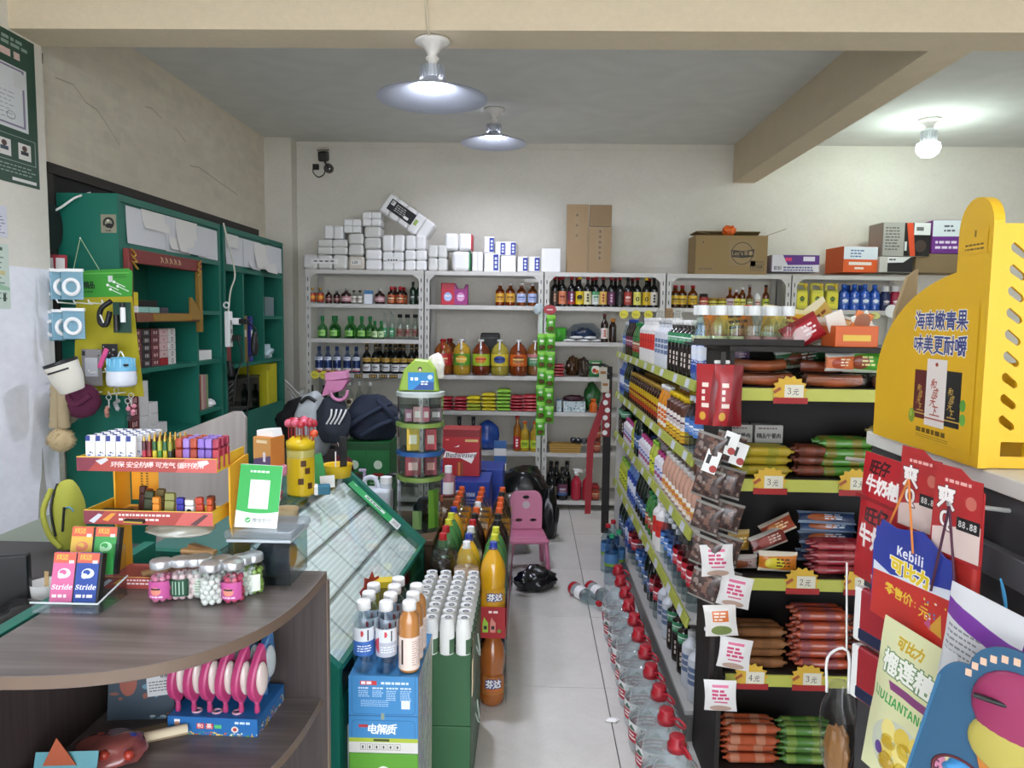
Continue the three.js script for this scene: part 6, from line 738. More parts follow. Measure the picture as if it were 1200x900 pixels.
// clear plastic box with the payment sign on its lid
{
  const t = thing('plastic_box', 'clear plastic storage box with lid on the counter', 'box', [-0.652, 1.0, -1.825]), cl = clear('#e8eef0', 0.08);
  part(t, 'body', merge([at(box(0.15, 0.115, 0.003), 0, 0, 0.075), at(box(0.15, 0.115, 0.003), 0, 0, -0.06), at(box(0.003, 0.115, 0.14), -0.074, 0, 0.007), at(box(0.003, 0.115, 0.14), 0.074, 0, 0.007), at(box(0.15, 0.003, 0.14), 0, 0, 0.007)]), cl, [0, 0.001, 0]); part(t, 'lid', box(0.168, 0.02, 0.158, 0.006), mat('#dfe5e8', 0.2, { transmission: 0.85, thickness: 0 }), [0, 0.117, 0.007]); part(t, 'rim', box(0.16, 0.008, 0.15, 0.003), mat('#b8c0c4', 0.3), [0, 0.108, 0.007]);
  const c = thing('dark_cloth', 'dark folded cloth inside the plastic box', 'cloth', [-0.64, 1.0055, -1.825]); part(c, 'cloth', blob([0.1, 0.09, 0.1], 0.2, 3, 9), mat('#2c323c', 0.8));
  const s = thing('payment_sign', 'green payment sign with blank white square on the plastic box', 'sign', [-0.668, 1.1375, -1.77]); s.rotation.order = 'YXZ'; s.rotation.set(-0.22, 0.1, -0.06);
  part(s, 'sign_board', box(0.103, 0.155, 0.003, 0.0014), white); part(s, 'foot', box(0.06, 0.002, 0.05, 0.0009), clear('#eef4f4', 0.05), [0.02, 0, -0.02], [0.22, 0, 0]);
  decal(s, 'print', print(260, 392, (c, w, h) => { fill(c, '#ecefec', 0, 0, w, h); c.fillStyle = '#2aa84a'; c.beginPath(); c.moveTo(0, 0); c.lineTo(w, 0); c.lineTo(w, 286); c.quadraticCurveTo(w / 2, 318, 0, 286); c.fill(); fill(c, '#f4f4f2', 72, 94, 120, 180); fill(c, '#e4e4e2', 88, 110, 88, 130); lines(c, '#d8f0dc', 66, 36, 130, 1, 18, 13); disc(c, '#2aa84a', 78, 346, 17); c.strokeStyle = '#f4f6f4'; c.lineWidth = 5; c.beginPath(); c.moveTo(70, 346); c.lineTo(77, 352); c.lineTo(88, 340); c.stroke(); tx(c, '微信支付', 104, 332, 27, '#7a7e7c', { w: 0.1 }); }), 0.102, 0.153, [0, 0.0775, 0.0022]);
}
// pink toy wands in their box on the shelf under the countertop
{
  const SH = 0.6575, t = thing('wand_box', 'blue printed counter box holding the toy wands', 'box', [-0.742, SH, -1.762], -0.03), fl = (w, h, front) => print(w, h, (c, W, H) => { fill(c, '#2468a8', 0, 0, W, H); if (front) { fill(c, '#e8e4dc', 30, 14, 26, 14); disc(c, '#c89070', 43, 38, 12, 13); fill(c, '#e8e8e8', 32, 50, 22, 24); fill(c, '#c83c3c', 130, 30, 34, 28); tx(c, '和', 134, 32, 24, '#f0e4dc'); fill(c, '#c83c3c', 170, 30, 34, 28); tx(c, '果', 174, 32, 24, '#f0e4dc'); lines(c, '#5ac06a', 210, 36, 50, 1, 20, 18); disc(c, '#e8d8c8', 300, 56, 16); disc(c, '#b03c34', 300, 56, 9); lines(c, '#c8dcec', 300, 16, 70, 1, 16, 12); } for (let k = 0; k < 60; k++) disc(c, pick(['#e8b83c', '#d8642c', '#e8e4c8', '#5aa04a']), rr(0, W), H - rr(0, front ? 16 : H * 0.5), rr(2, 7), rr(2, 5)); });
  part(t, 'box', box(0.22, 0.044, 0.175, 0.002), mat('#2468a8', 0.5)); decal(t, 'front_print', fl(400, 90, true), 0.218, 0.043, [0, 0.022, 0.088]); decal(t, 'side_print', fl(240, 70, false), 0.172, 0.043, [0.1106, 0.022, 0], [0, PI / 2, 0]); for (const x of [-0.05, 0, 0.05]) part(t, 'slot_ring', new THREE.TorusGeometry(0.01, 0.003, 6, 16).rotateX(PI / 2), mat('#c89aa8', 0.5), [x, 0.0452, 0.06]); 
  const wand = (c, w) => { const g = model('toy_wand'), s = new THREE.Shape(); s.moveTo(0, 0.03); s.bezierCurveTo(-0.035, 0.05, -0.036, 0.1, 0.018, 0.16); s.bezierCurveTo(0.024, 0.15, 0.022, 0.14, 0.024, 0.125); s.bezierCurveTo(0.036, 0.08, 0.022, 0.05, 0, 0.03); part(g, 'shell', ext(s, 0.012, 0.004), mat(c, 0.35), [0, 0, -0.006]); const b = ball(1, 14, 10).clone().scale(0.02, 0.042, 0.01); part(g, 'blister', b, mat(w, 0.25, { clearcoat: 0.7 }), [0.003, 0.088, 0.014]); part(g, 'handle', lathe([[0.0001, 0], [0.006, 0.001], [0.007, 0.012], [0.005, 0.02], [0.009, 0.034], [0.0001, 0.036]], 12), mat(c, 0.35)); return g; };
  const pw = wand('#b03c6c', '#cbb9b2'), bw = wand('#3c6a9a', '#b9c2c4');
  for (let k = 0; k < 6; k++) place(pw, 'pink leaf-shaped toy wand standing in the blue box', 'toy wand', [-0.838 + k * 0.0385, SH + 0.0446, -1.7], 1.25, 'pink toy wands', 0, 0);
  for (let k = 0; k < 4; k++) place(bw, 'blue leaf-shaped toy wand in the rear row of the box', 'toy wand', [-0.778 + k * 0.04, SH + 0.0446, -1.79], 1.25, 'blue toy wands', 0, 0);
  // bags and cartons beside it
  const toy = thing('toy_bag', 'dark printed toy bag with white barcode sticker under the counter', 'bag', [-0.945, SH + 0.004, -1.735], 0.15); toy.rotation.x = -0.12; part(toy, 'bag', box(0.16, 0.22, 0.03, 0.008), mat('#3a444c', 0.4)); decal(toy, 'print', print(200, 260, (c, w, h) => { fill(c, '#2f3d48', 0, 0, w, h); for (let k = 0; k < 40; k++) disc(c, pick(['#5a7a8a', '#7a4a3a', '#a8b4b8', '#1c2830']), rr(0, w), rr(0, h), rr(4, 16), rr(3, 9)); disc(c, '#8a4a3a', 60, 150, 26, 40); disc(c, '#c09a84', 60, 130, 16, 18); }), 0.155, 0.215, [0, 0.11, 0.0155]); decal(toy, 'sticker', print(100, 130, (c, w, h) => { fill(c, '#b9b8b6', 0, 0, w, h); lines(c, '#4a4a48', 8, 10, 70, 7, 9, 3); bars(c, '#2a2a2a', 48, 40, 44, 34); lines(c, '#4a4a48', 8, 84, 80, 4, 9, 3); }), 0.07, 0.1, [0.045, 0.11, 0.0162], [0, 0, 0.1]);
  const t2 = thing('toy_bag', 'grey-blue toy bag leaning behind the wand box', 'bag', [-0.87, SH, -1.815], 0.1); part(t2, 'bag', box(0.16, 0.25, 0.02, 0.006), mat('#39444e', 0.4)); part(t2, 'print_patch', box(0.1, 0.13, 0.001), mat('#55616a', 0.5), [0, 0.09, 0.0106]);
  const tr = thing('paper_tray', 'curling brown paper tray on the shelf beside the wand box', 'tray', [-0.905, SH, -1.66], 0.5); part(tr, 'tray', box(0.2, 0.006, 0.07, 0.002), mat('#a08a6c', 0.7)); part(tr, 'curled_edge', new THREE.CylinderGeometry(0.014, 0.014, 0.19, 14, 1, true, 0, 3.6).rotateZ(PI / 2), mat('#d8c8a8', 0.7), [0.0, 0.016, 0.04]);
  const card = thing('sweet_bag', 'clear-fronted bag of red and blue wrapped sweets', 'bag', [-0.925, SH, -1.56], 0.3); part(card, 'bag', blob([0.15, 0.06, 0.12], 0.22, 3, 22), mat('#8a4a44', 0.25, { clearcoat: 0.7 })); for (let k = 0; k < 12; k++) part(card, 'wrapped_sweet', ball(0.012, 6, 5), mat(pick(['#2c3c8a', '#a83a2c', '#7a3a6a']), 0.3), [rr(-0.05, 0.05), rr(0.035, 0.05), rr(-0.03, 0.05)]);
  const bx = thing('open_carton', 'open blue, orange and purple carton of sweets under the counter', 'carton', [-0.955, SH + 0.001, -1.4], 0.1); bx.scale.setScalar(0.75); part(bx, 'tray', box(0.17, 0.04, 0.13, 0.003), mat('#4a2a6a', 0.5)); part(bx, 'blue_flap', box(0.17, 0.07, 0.003), mat('#4a848c', 0.5), [0, 0.04, -0.065], [-0.35, 0, 0]); part(bx, 'orange_flap', ext([[-0.04, 0], [0.05, 0], [0.0, 0.08]], 0.003), mat('#9a4a2c', 0.5), [-0.02, 0.075, -0.075]); part(bx, 'purple_flap', box(0.003, 0.05, 0.13), mat('#6a2c86', 0.5), [-0.085, 0.03, 0], [0, 0, 0.5]); for (let k = 0; k < 9; k++) part(bx, 'wrapped_sweet', ball(0.014, 6, 5), mat(pick(['#2c3470', '#5a2c6a', '#a8442c']), 0.3), [rr(-0.06, 0.06), 0.045, rr(-0.04, 0.04)]);
}
// ---------- slanted glass showcase ----------
{
  const t = thing('glass_showcase', 'green showcase with slanted glass and white trays inside', 'showcase', [-0.475, 0, -3.34], -0.0604), L = 1.245, gl = clear('#fbfffd', 0.02), prof = [[0, 0], [0, 0.62], [-0.375, 0.955], [-0.6, 0.955], [-0.6, 0]];
  for (const z of [0, L - 0.03]) part(t, 'end_panel', ext(prof.map(([x, y]) => [x, y]), 0.03), teal, [0, 0, z]);
  const a = Math.atan2(0.335, -0.375), len = Math.hypot(0.335, 0.375);
  part(t, 'slanted_glass', box(len - 0.004, 0.005, L - 0.06), gl, [-0.1875, 0.781, L / 2], [0, 0, Math.PI - 0 + a]); part(t, 'front_glass', box(0.005, 0.1, L - 0.06), gl, [-0.005, 0.515, L / 2]);
  part(t, 'front_panel', box(0.02, 0.5, L - 0.06), teal, [-0.012, 0.012, L / 2]); part(t, 'flat_top', box(0.222, 0.02, L - 0.062), mat('#3c6f66', 0.3), [-0.488, 0.934, L / 2]); part(t, 'back_panel', box(0.018, 0.92, L - 0.062), teal, [-0.59, 0, L / 2]); part(t, 'rail', box(0.018, 0.018, L - 0.06), teal, [-0.006, 0.605, L / 2]);
  part(t, 'far_rail', box(len, 0.022, 0.034), teal, [-0.193, 0.783, 0.016], [0, 0, Math.PI + a]);
  const tray = node(t, 'tray', [-0.197, 0.742, L / 2], [0, 0, Math.PI + a]); part(tray, 'tray_base', box(0.48, 0.006, L - 0.08), mat('#a9adab', 0.4), [0, -0.01, 0]);
  const ridge = grain(64, (u) => { const n = 238 + (Math.sin(u * 2 * PI * 8) > 0.2 ? 10 : -14); return [n, n + 2, n + 4]; }); const rm = new THREE.MeshPhysicalMaterial({ map: ridge, roughness: 0.35 });
  for (let i = 0; i < 3; i++) for (let j = 0; j < 6; j++) part(tray, 'tray_panel', box(0.145, 0.012, 0.182, 0.003), rm, [-0.16 + i * 0.16, -0.002, -0.485 + j * 0.194]);
  decal(t, 'licence_sticker', print(280, 80, (c, w, h) => { fill(c, '#3aa860', 0, 0, w, h); fill(c, '#e8ece8', 84, 18, 110, 30); lines(c, '#5a5a58', 92, 26, 94, 1, 18, 14); fill(c, '#e4e8e4', 232, 0, 48, h); bars(c, '#8a8a88', 242, 14, 30, 48); lines(c, '#e4f0e6', 16, 14, 30, 1, 14, 8); }), 0.3, 0.075, [-0.21, 0.813, 0.085], [-PI / 2, a - PI, 0]).rotation.set(-PI / 2, 0, 0);
  const st = t.children.at(-1); st.rotation.order = 'ZYX'; st.rotation.set(-PI / 2, 0, Math.PI + a);
  part(t, 'window_frame', box(0.004, 0.3, L - 0.16), mat('#c9cfcc', 0.5), [0.001, 0.1, L / 2]); part(t, 'window_pane', box(0.004, 0.27, L - 0.2), mat('#1c2422', 0.15), [0.0025, 0.115, L / 2]);
}
const TOP = 0.9555;
{ // jars and boxes on the flat top of the showcase
  const lj = thing('lollipop_jar', 'tall yellow jar with lid full of lollipops on the showcase', 'jar', [-0.896, TOP, -2.86]);
  part(lj, 'jar', lathe([[0.0001, 0], [0.05, 0], [0.053, 0.01], [0.053, 0.15], [0.05, 0.155]], 26), mat('#e0bd1c', 0.3)); part(lj, 'clear_band', cyl(0.054, 0.054, 0.03, 26), mat('#c9bf6a', 0.15), [0, 0.152, 0]); part(lj, 'yellow_lid', lathe([[0.0001, 0], [0.054, 0], [0.055, 0.03], [0.03, 0.05], [0.0001, 0.052]], 26), mat('#e8c81c', 0.35), [0, 0.182, 0]); for (const [a, y] of [[0.3, 0.05], [0.8, 0.09], [0.5, 0.12], [1.0, 0.03]]) part(lj, 'coffee_print', half(0.0536, 0.024, 0.4), mat('#5a3414', 0.5), [0, y, 0], [0, a, 0]);
  const lp = (c) => { const g = model('lollipop'); part(g, 'candy', ball(0.0165, 12, 9), mat(c, 0.2, { clearcoat: 0.6 })); part(g, 'stick', cyl(0.002, 0.002, 0.07, 6), mat('#a8242c', 0.5), [0, -0.08, 0]); return g; }, lr = lp('#b3283c'), lk = lp('#cf5a72');
  for (let k = 0; k < 14; k++) { const a = k * 2.4, r = 0.012 + 0.03 * Math.sqrt(k / 14); place(k % 3 ? lr : lk, k % 3 ? 'dark red lollipop standing in the yellow jar' : 'pink lollipop standing in the yellow jar', 'lollipop', [-0.896 + Math.cos(a) * r * 1.25, TOP + 0.262 + (1 - r * 16) * 0.03 + 0.01, -2.86 + Math.sin(a) * r], 0, 'lollipops in the yellow jar'); }
  { const o = place(lp('#d8542c'), 'orange lollipop leaning out of the yellow jar', 'lollipop', [-0.839, TOP + 0.245, -2.85]); o.rotation.z = -0.25; }
  const pj = thing('candy_tub', 'clear tub with pink lid and wrapped lollies on the showcase', 'jar', [-0.953, TOP, -2.66]); part(pj, 'tub', lathe([[0.0001, 0], [0.058, 0], [0.066, 0.012], [0.066, 0.11], [0.058, 0.12]], 24), clear('#f0f0ee', 0.05)); part(pj, 'lid', lathe([[0.0001, 0], [0.064, 0], [0.066, 0.004], [0.066, 0.03], [0.06, 0.034], [0.0001, 0.034]], 26), mat('#d88aa4', 0.35), [0, 0.12, 0]); const sw = []; for (let k = 0; k < 50; k++) { const a = rr(0, 6.28), r = Math.sqrt(rnd()) * 0.052; sw.push(at(ball(0.009, 6, 5), Math.cos(a) * r, rr(0.012, 0.09), Math.sin(a) * r)); } part(pj, 'wrapped_sweets', merge(sw), mat('#b0565c', 0.3)).userData.kind = 'stuff'; const sk = []; for (let k = 0; k < 18; k++) { const a = rr(0, 6.28); sk.push(rod([Math.cos(a) * 0.04, 0.02, Math.sin(a) * 0.04], [Math.cos(a + 0.6) * 0.05, 0.11, Math.sin(a + 0.6) * 0.05], 0.002, 5)); } part(pj, 'sticks', merge(sk), white).userData.kind = 'stuff';
  const ob = thing('orange_box', 'orange milk carton shaped box standing on the pink lid', 'box', [-0.949, TOP + 0.155, -2.66], -0.35); part(ob, 'box', box(0.078, 0.11, 0.078, 0.003), mat('#d8863a', 0.5)); part(ob, 'white_flap', ext([[-0.038, 0], [0.038, 0], [0.03, 0.028], [-0.038, 0.02]], 0.05), white, [0, 0.1105, -0.03]); decal(ob, 'print', print(100, 140, (c, w, h) => { fill(c, '#cf9550', 0, 0, w, h); fill(c, '#e8d0a8', 20, 14, 60, 14); poly(c, '#5a4a6a', 0, 140, 0, 104, 100, 84, 100, 140); fill(c, '#dcd6dc', 56, 70, 14, 44); }), 0.076, 0.108, [0, 0.055, 0.0396]); decal(ob, 'side_print', print(100, 140, (c, w, h) => { fill(c, '#d87a30', 0, 0, w, h); fill(c, '#ece4d8', 28, 60, 40, 22); bars(c, '#3a342c', 32, 63, 32, 16); lines(c, '#f0d8b8', 12, 100, 70, 3, 10, 4); }), 0.076, 0.108, [-0.0396, 0.055, 0], [0, -PI / 2, 0]);
  const cup = thing('tan_cup', 'empty tan cup on the showcase behind the plastic box', 'cup', [-0.779, TOP, -2.33]); part(cup, 'cup', lathe([[0.0001, 0], [0.03, 0], [0.037, 0.07], [0.04, 0.085], [0.036, 0.083], [0.028, 0.004], [0.0001, 0.004]], 24), mat('#c9b48c', 0.5)); part(cup, 'pattern_band', band(0.0362, 0.028, 20, 0.0382), mat('#8a6a48', 0.6), [0, 0.035, 0]);
  const gc = thing('folded_card', 'green and white folded card standing on the showcase', 'card', [-0.857, TOP, -3.0], 0.5); part(gc, 'green_leaf', box(0.05, 0.14, 0.003), mat('#2f9a4c', 0.5), [0, 0, 0.02], [-0.15, 0, 0.15]); part(gc, 'white_leaf', box(0.06, 0.05, 0.003), white, [0.02, 0, 0.035], [-0.2, 0, 0]);
  const sb = thing('teal_box', 'small teal and white box by the folded card', 'box', [-0.811, TOP, -2.88], 0.3); part(sb, 'box', box(0.05, 0.035, 0.05, 0.003), mat('#2a6f86', 0.5)); part(sb, 'white_end', box(0.016, 0.036, 0.051, 0.003), white, [-0.03, 0, 0]);
  const bowl = thing('yellow_bowl', 'yellow plastic tub holding packets behind the showcase glass', 'tub', [-0.838, TOP, -3.2]); part(bowl, 'tub', lathe([[0.0001, 0], [0.055, 0], [0.062, 0.05], [0.066, 0.055], [0.058, 0.05], [0.05, 0.006], [0.0001, 0.006]], 24), mat('#dfb91c', 0.4)); part(bowl, 'black_stick', box(0.03, 0.16, 0.012, 0.002), black, [0.03, 0.02, 0.02]); for (const s of [-0.025, 0.01]) part(bowl, 'fruit_card', ext(new THREE.Shape().absellipse(0, 0, 0.028, 0.034, 0, 7), 0.002), mat('#e0d4cc', 0.6), [s, 0.13, 0.01 + s], [0, s * 8, 0]); part(bowl, 'card_stick', cyl(0.003, 0.003, 0.1, 6), white, [-0.01, 0.01, 0.0]); for (const s of [-0.025, 0.01]) part(bowl, 'fruit_print', ext(new THREE.Shape().absellipse(0, 0, 0.017, 0.02, 0, 7), 0.001), mat('#b0564c', 0.6), [s, 0.13, 0.0125 + s], [0, s * 8, 0]);
}
{ // burst price card on the drinks
  const b = thing('burst_card', 'yellow burst-edged price box with red border behind the bottles', 'price card', [-0.475, 0.601, -2.385], 0.25); part(b, 'card', box(0.08, 0.19, 0.05, 0.003), mat('#d9bf1c', 0.5)); part(b, 'red_edge', ext(starShape(9, 0.075, 0.055, 0.8), 0.003), mat('#a8342c', 0.5), [-0.045, 0.15, 0.02], [0, 0.9, 0]); part(b, 'print', box(0.04, 0.05, 0.001), mat('#8a7a14', 0.6), [0.005, 0.12, 0.0256]);
}
// ---------- brown stand with the tower of clear tubs ----------
{
  const s = thing('wooden_stand', 'brown wooden cabinet behind the showcase carrying the tub tower', 'cabinet', [-0.84, 0, -3.66]); part(s, 'carcass', box(0.79, 0.585, 0.5, 0.004), mat('#4f3a28', 0.6)); part(s, 'top_board', box(0.8, 0.03, 0.52, 0.006), mat('#5f4732', 0.5), [0, 0.586, 0]);
  const tier = (y, h, rimC, items, label, stickers) => { const t = thing('clear_tub', label, 'tub', [-0.533, y, -3.6], 0.2); part(t, 'tub', new THREE.CylinderGeometry(0.112, 0.108, h - 0.022, 8, 1, true).translate(0, (h - 0.022) / 2, 0), clear('#dfe6e2', 0.06)); part(t, 'base', cyl(0.108, 0.108, 0.004, 8), clear('#dfe6e2', 0.06)); part(t, 'lid_rim', cyl(0.12, 0.12, 0.02, 8), mat(rimC, 0.4), [0, h - 0.022, 0]); for (const [x, z, w, hh, c, c2] of items) { part(part(t, 'sweet_box', box(w, hh, 0.03, 0.003), mat(c, 0.4), [x, 0.006, z]), 'box_print', box(w * 0.6, hh * 0.4, 0.001), mat(c2, 0.5), [0, hh * 0.3, 0.0158]); } if (stickers) for (const [a, c, w, hh] of stickers) part(t, 'sticker', box(w, hh, 0.001), mat(c, 0.5), [Math.sin(a) * 0.104, 0.02, Math.cos(a) * 0.104], [0, a, 0]); return t; };
  tier(0.6175, 0.272, '#7f9a4c', [], 'large empty clear tub at the foot of the tower', [[0.59, '#6a9a34', 0.06, 0.19], [-0.2, '#7a9a5a', 0.045, 0.09]]); 
  tier(0.8905, 0.122, '#2c5a96', [[-0.04, 0.075, 0.075, 0.095, '#8a2430', '#d8b0a8'], [0.045, 0.07, 0.06, 0.09, '#7a1c2c', '#d89a90']], 'clear tub of red packets with blue rim');
  tier(1.0135, 0.138, '#86a04e', [[-0.04, 0.072, 0.06, 0.11, '#d8b42c', '#f0e8d0'], [0.045, 0.068, 0.055, 0.105, '#b82c3c', '#f0d0cc']], 'clear tub with a yellow and a red box');
  tier(1.1525, 0.146, '#c3cac4', [[-0.06, 0.06, 0.035, 0.06, '#b0708a', '#e0c8d0'], [-0.02, 0.078, 0.04, 0.075, '#c89a9a', '#ece4e0'], [0.022, 0.078, 0.035, 0.072, '#b8566a', '#e8d0d0'], [0.07, 0.055, 0.06, 0.065, '#4a3438', '#c8c0c0']], 'top clear tub with small pink boxes');
  const g = thing('green_bag', 'green gift bag with a blue card on top of the tub tower', 'bag', [-0.535, 1.2995, -3.6]); part(g, 'bag', ext([[-0.095, 0], [0.085, 0], [0.07, 0.1], [0.04, 0.135], [-0.02, 0.14], [-0.07, 0.09]], 0.05, 0.008), mat('#8fae3c', 0.45), [0, 0.008, -0.03]); decal(g, 'print', print(90, 60, (c, w, h) => { fill(c, '#8fae3c', 0, 0, w, h); disc(c, '#2a2420', 52, 22, 9, 11); disc(c, '#e0c0a8', 52, 26, 6, 7); lines(c, '#4a6a1c', 12, 44, 60, 1, 12, 7); }), 0.1, 0.06, [-0.005, 0.1, 0.0288]); decal(g, 'blue_card', print(120, 90, (c, w, h) => { fill(c, '#2c86c0', 0, 0, w, h); poly(c, '#244a8a', 20, 90, 70, 44, 120, 50, 120, 90); lines(c, '#f0f4f8', 12, 26, 60, 1, 20, 16); lines(c, '#f0f4f8', 60, 44, 44, 2, 12, 7); disc(c, '#c8dcec', 102, 24, 12); }), 0.125, 0.085, [0.008, 0.05, 0.032]); part(g, 'white_glove', blob([0.08, 0.12, 0.04], 0.3, 4, 5), mat('#d6d2c4', 0.8), [0.075, 0.06, -0.03]);
  const j = thing('white_jug', 'white plastic jerrycan with cap behind the showcase', 'jerrycan', [-0.771, 0.617, -3.72]); part(j, 'body', box(0.15, 0.17, 0.1, 0.02), mat('#d3d8de', 0.4)); part(j, 'handle', tube([[-0.06, 0.16, 0], [-0.065, 0.21, 0], [-0.02, 0.222, 0], [0.01, 0.165, 0]], 0.012, 16, 8), mat('#d3d8de', 0.4)); part(j, 'neck', cyl(0.03, 0.028, 0.03, 16), mat('#d3d8de', 0.4), [0.045, 0.165, 0]); part(j, 'cap', cyl(0.03, 0.03, 0.032, 18), white, [0.045, 0.194, 0]);
  for (const [x, c, h, l] of [[-0.872, '#b9a8c4', 0.17, 'lilac and white pump bottle behind the showcase'], [-0.809, '#e4e2e4', 0.13, 'white pump bottle behind the showcase'], [-0.933, '#2f8a4c', 0.12, 'green-capped bottle behind the showcase']]) { const b = thing('pump_bottle', l, 'bottle', [x, 0.617, -3.87]); part(b, 'body', lathe([[0.0001, 0], [0.02, 0], [0.022, 0.01], [0.022, h * 0.75], [0.01, h * 0.9], [0.01, h]], 14), c === '#2f8a4c' ? white : mat(c, 0.4)); part(b, 'pump', merge([cyl(0.008, 0.008, 0.05, 10), at(box(0.04, 0.014, 0.016, 0.004), -0.01, 0.05, 0)]), mat(c, 0.4), [0, h, 0]); }
  const hp = thing('headset', 'black and white headset arc behind the showcase', 'headset', [-0.717, 0.617, -3.85]); part(hp, 'arc', new THREE.TorusGeometry(0.05, 0.012, 8, 18, 3.6), black, [0, 0.16, 0]); part(hp, 'ear_pad', ball(0.03, 12, 8), mat('#d8d8d8', 0.5), [-0.045, 0.14, 0]); part(hp, 'stand', box(0.02, 0.13, 0.02), black);
  const hb = thing('shampoo_bottle', 'clear pink bottle with white cap and label beside the tub tower', 'bottle', [-0.468, 0.0, -4.27]); part(hb, 'box_under', box(0.18, 0.615, 0.18, 0.004), mat('#6a4e34', 0.8)); part(hb, 'body', lathe([[0.0001, 0.617], [0.04, 0.617], [0.043, 0.63], [0.04, 0.72], [0.018, 0.755]], 18), mat('#a86a74', 0.3)); part(hb, 'cap', cyl(0.022, 0.022, 0.04, 14), white, [0, 0.755, 0]); part(hb, 'label', half(0.0436, 0.07, 1.8), white, [0, 0.635, 0]);
}
// ---------- clothes, bags and cartons further back ----------
{
  const gm = mat('#1f6a34', 0.5), gp = print(120, 140, (c, w, h) => { fill(c, '#1f6a34', 0, 0, w, h); fill(c, '#124a22', 0, 0, w, 24); disc(c, '#c8d8c0', 60, 70, 22, 14); fill(c, '#8a2424', 34, 96, 54, 10); lines(c, '#b8d0b0', 20, 116, 80, 2, 10, 4); });
  let k = 0;
  for (const x of [-1.098, -0.949]) for (const y of [0, 0.29, 0.58]) { const t = thing('beer_carton', 'green beer carton in the stack under the navy jacket', 'carton', [x, y + 0.0005 * k++, -4.72], 0, 'green beer cartons'); part(t, 'carton', box(0.15, 0.288, 0.25, 0.003), gm); decal(t, 'print', gp, 0.146, 0.28, [0, 0.144, 0.1256]); }
  const cloth = (name, label, cat, pos, size, c, f, sd, rough = 0.3, ry = 0) => { const t = thing(name, label, cat, pos, ry); part(t, cat, blob(size, rough, f, sd), mat(c, 0.85)); return t; };
  const jk = cloth('navy_jacket', 'dark navy jacket heaped on the green cartons', 'jacket', [-1.003, 0.874, -4.7], [0.36, 0.27, 0.26], '#20293a', 2.4, 4, 0.35, 0.3); for (const [a, b, c, d] of [[-0.16, 0.1, 0.1, 0.24], [-0.08, 0.04, 0.16, 0.15], [0.02, 0.26, 0.14, 0.1]]) part(jk, 'seam_fold', tube([[a, b, 0.1], [(a + c) / 2, (b + d) / 2 + 0.02, 0.15], [c, d, 0.1]], 0.016, 14, 6), mat('#2b3548', 0.85));
  const st = thing('storage_crate', 'dark storage crates under the bags behind the showcase', 'crate', [-1.45, 0, -4.75]); part(st, 'crate', box(0.5, 0.42, 0.4, 0.01), mat('#2c2a2a', 0.6)); part(st, 'crate_lid', box(0.5, 0.34, 0.38, 0.01), mat('#3a2c2e', 0.6), [0, 0.421, 0]);
  const pb = cloth('shopping_bag', 'white translucent shopping bag bulging behind the lollipops', 'bag', [-1.367, 0.763, -4.66], [0.23, 0.4, 0.2], '#c2c8ca', 2.2, 9, 0.22); part(pb, 'handle_hole', tube([[-0.07, 0.35, 0.06], [-0.02, 0.385, 0.07], [0.03, 0.36, 0.07]], 0.012, 10, 6), black);
  cloth('black_bag', 'black bag lying on the crates under the liquor shelves', 'bag', [-1.591, 0.761, -5.2], [0.4, 0.3, 0.25], '#151516', 2.2, 14); { const u = thing('crate_stack', 'dark crate under the black bag by the back shelves', 'crate', [-1.584, 0, -5.25]); part(u, 'crate', box(0.5, 0.38, 0.36, 0.01), mat('#33302e', 0.7)); part(u, 'crate_upper', box(0.48, 0.38, 0.34, 0.01), mat('#272524', 0.7), [0, 0.3805, 0]); }
  const jz = cloth('patterned_shirt', 'dark shirt with white stripes heaped beside the navy jacket', 'shirt', [-1.198, 0.885, -4.5], [0.19, 0.28, 0.14], '#2b313c', 2.6, 19); for (let q = 0; q < 4; q++) part(jz, 'white_stripe', tube([[-0.03 + q * 0.025, 0.12, 0.07], [0.0 + q * 0.025, 0.17, 0.078], [0.0 + q * 0.03, 0.21, 0.06]], 0.006, 8, 5), white);
  cloth('maroon_cloth', 'maroon cloth bundle under the patterned shirt', 'cloth', [-1.11, 0.7, -4.36], [0.12, 0.13, 0.12], '#5a1c28', 3, 24); { const u = thing('low_stool', 'plain dark stool carrying the maroon cloth', 'stool', [-1.11, 0, -4.36]); part(u, 'stool_top', box(0.26, 0.03, 0.2, 0.006), mat('#2a2422', 0.7), [0, 0.668, 0]); for (const [x, z] of [[-0.11, -0.08], [0.11, -0.08], [-0.11, 0.08], [0.11, 0.08]]) part(u, 'leg', box(0.025, 0.668, 0.025), mat('#2a2422', 0.7), [x, 0, z]); }
  const pp = thing('pink_purse', 'pink toy purse with loop handle on top of the shirts', 'purse', [-1.175, 1.17, -4.5]); part(pp, 'flap', box(0.14, 0.05, 0.07, 0.008), mat('#cf86ac', 0.5), [0.0, 0.1, 0], [0, 0, 0.12]); part(pp, 'body', ext([[-0.09, 0.0], [0.03, 0.04], [0.07, 0.1], [-0.06, 0.09]], 0.06, 0.004), mat('#c87aa2', 0.5), [0, 0, -0.03]); part(pp, 'loop_handle', new THREE.TorusGeometry(0.05, 0.011, 8, 18, 3.6), mat('#cf86ac', 0.5), [0.02, 0.03, 0.05], [0, 0, 2.9]);
  const fr = thing('folding_rack', 'folded metal rack leaning beside the cabinet', 'rack', [-1.798, 0, -5.75]); for (let q = 0; q < 4; q++) part(fr, 'tube', rod([-0.12 + q * 0.02, 1.15 - q * 0.06, 0], [0.16, 0.9 - q * 0.05, 0.05], 0.008), steel); part(fr, 'leg', rod([0, 0, 0], [0.02, 1.08, 0.01], 0.012), steel); part(fr, 'leg', rod([0.2, 0, 0.0], [0.14, 0.95, 0.04], 0.012), steel);
}
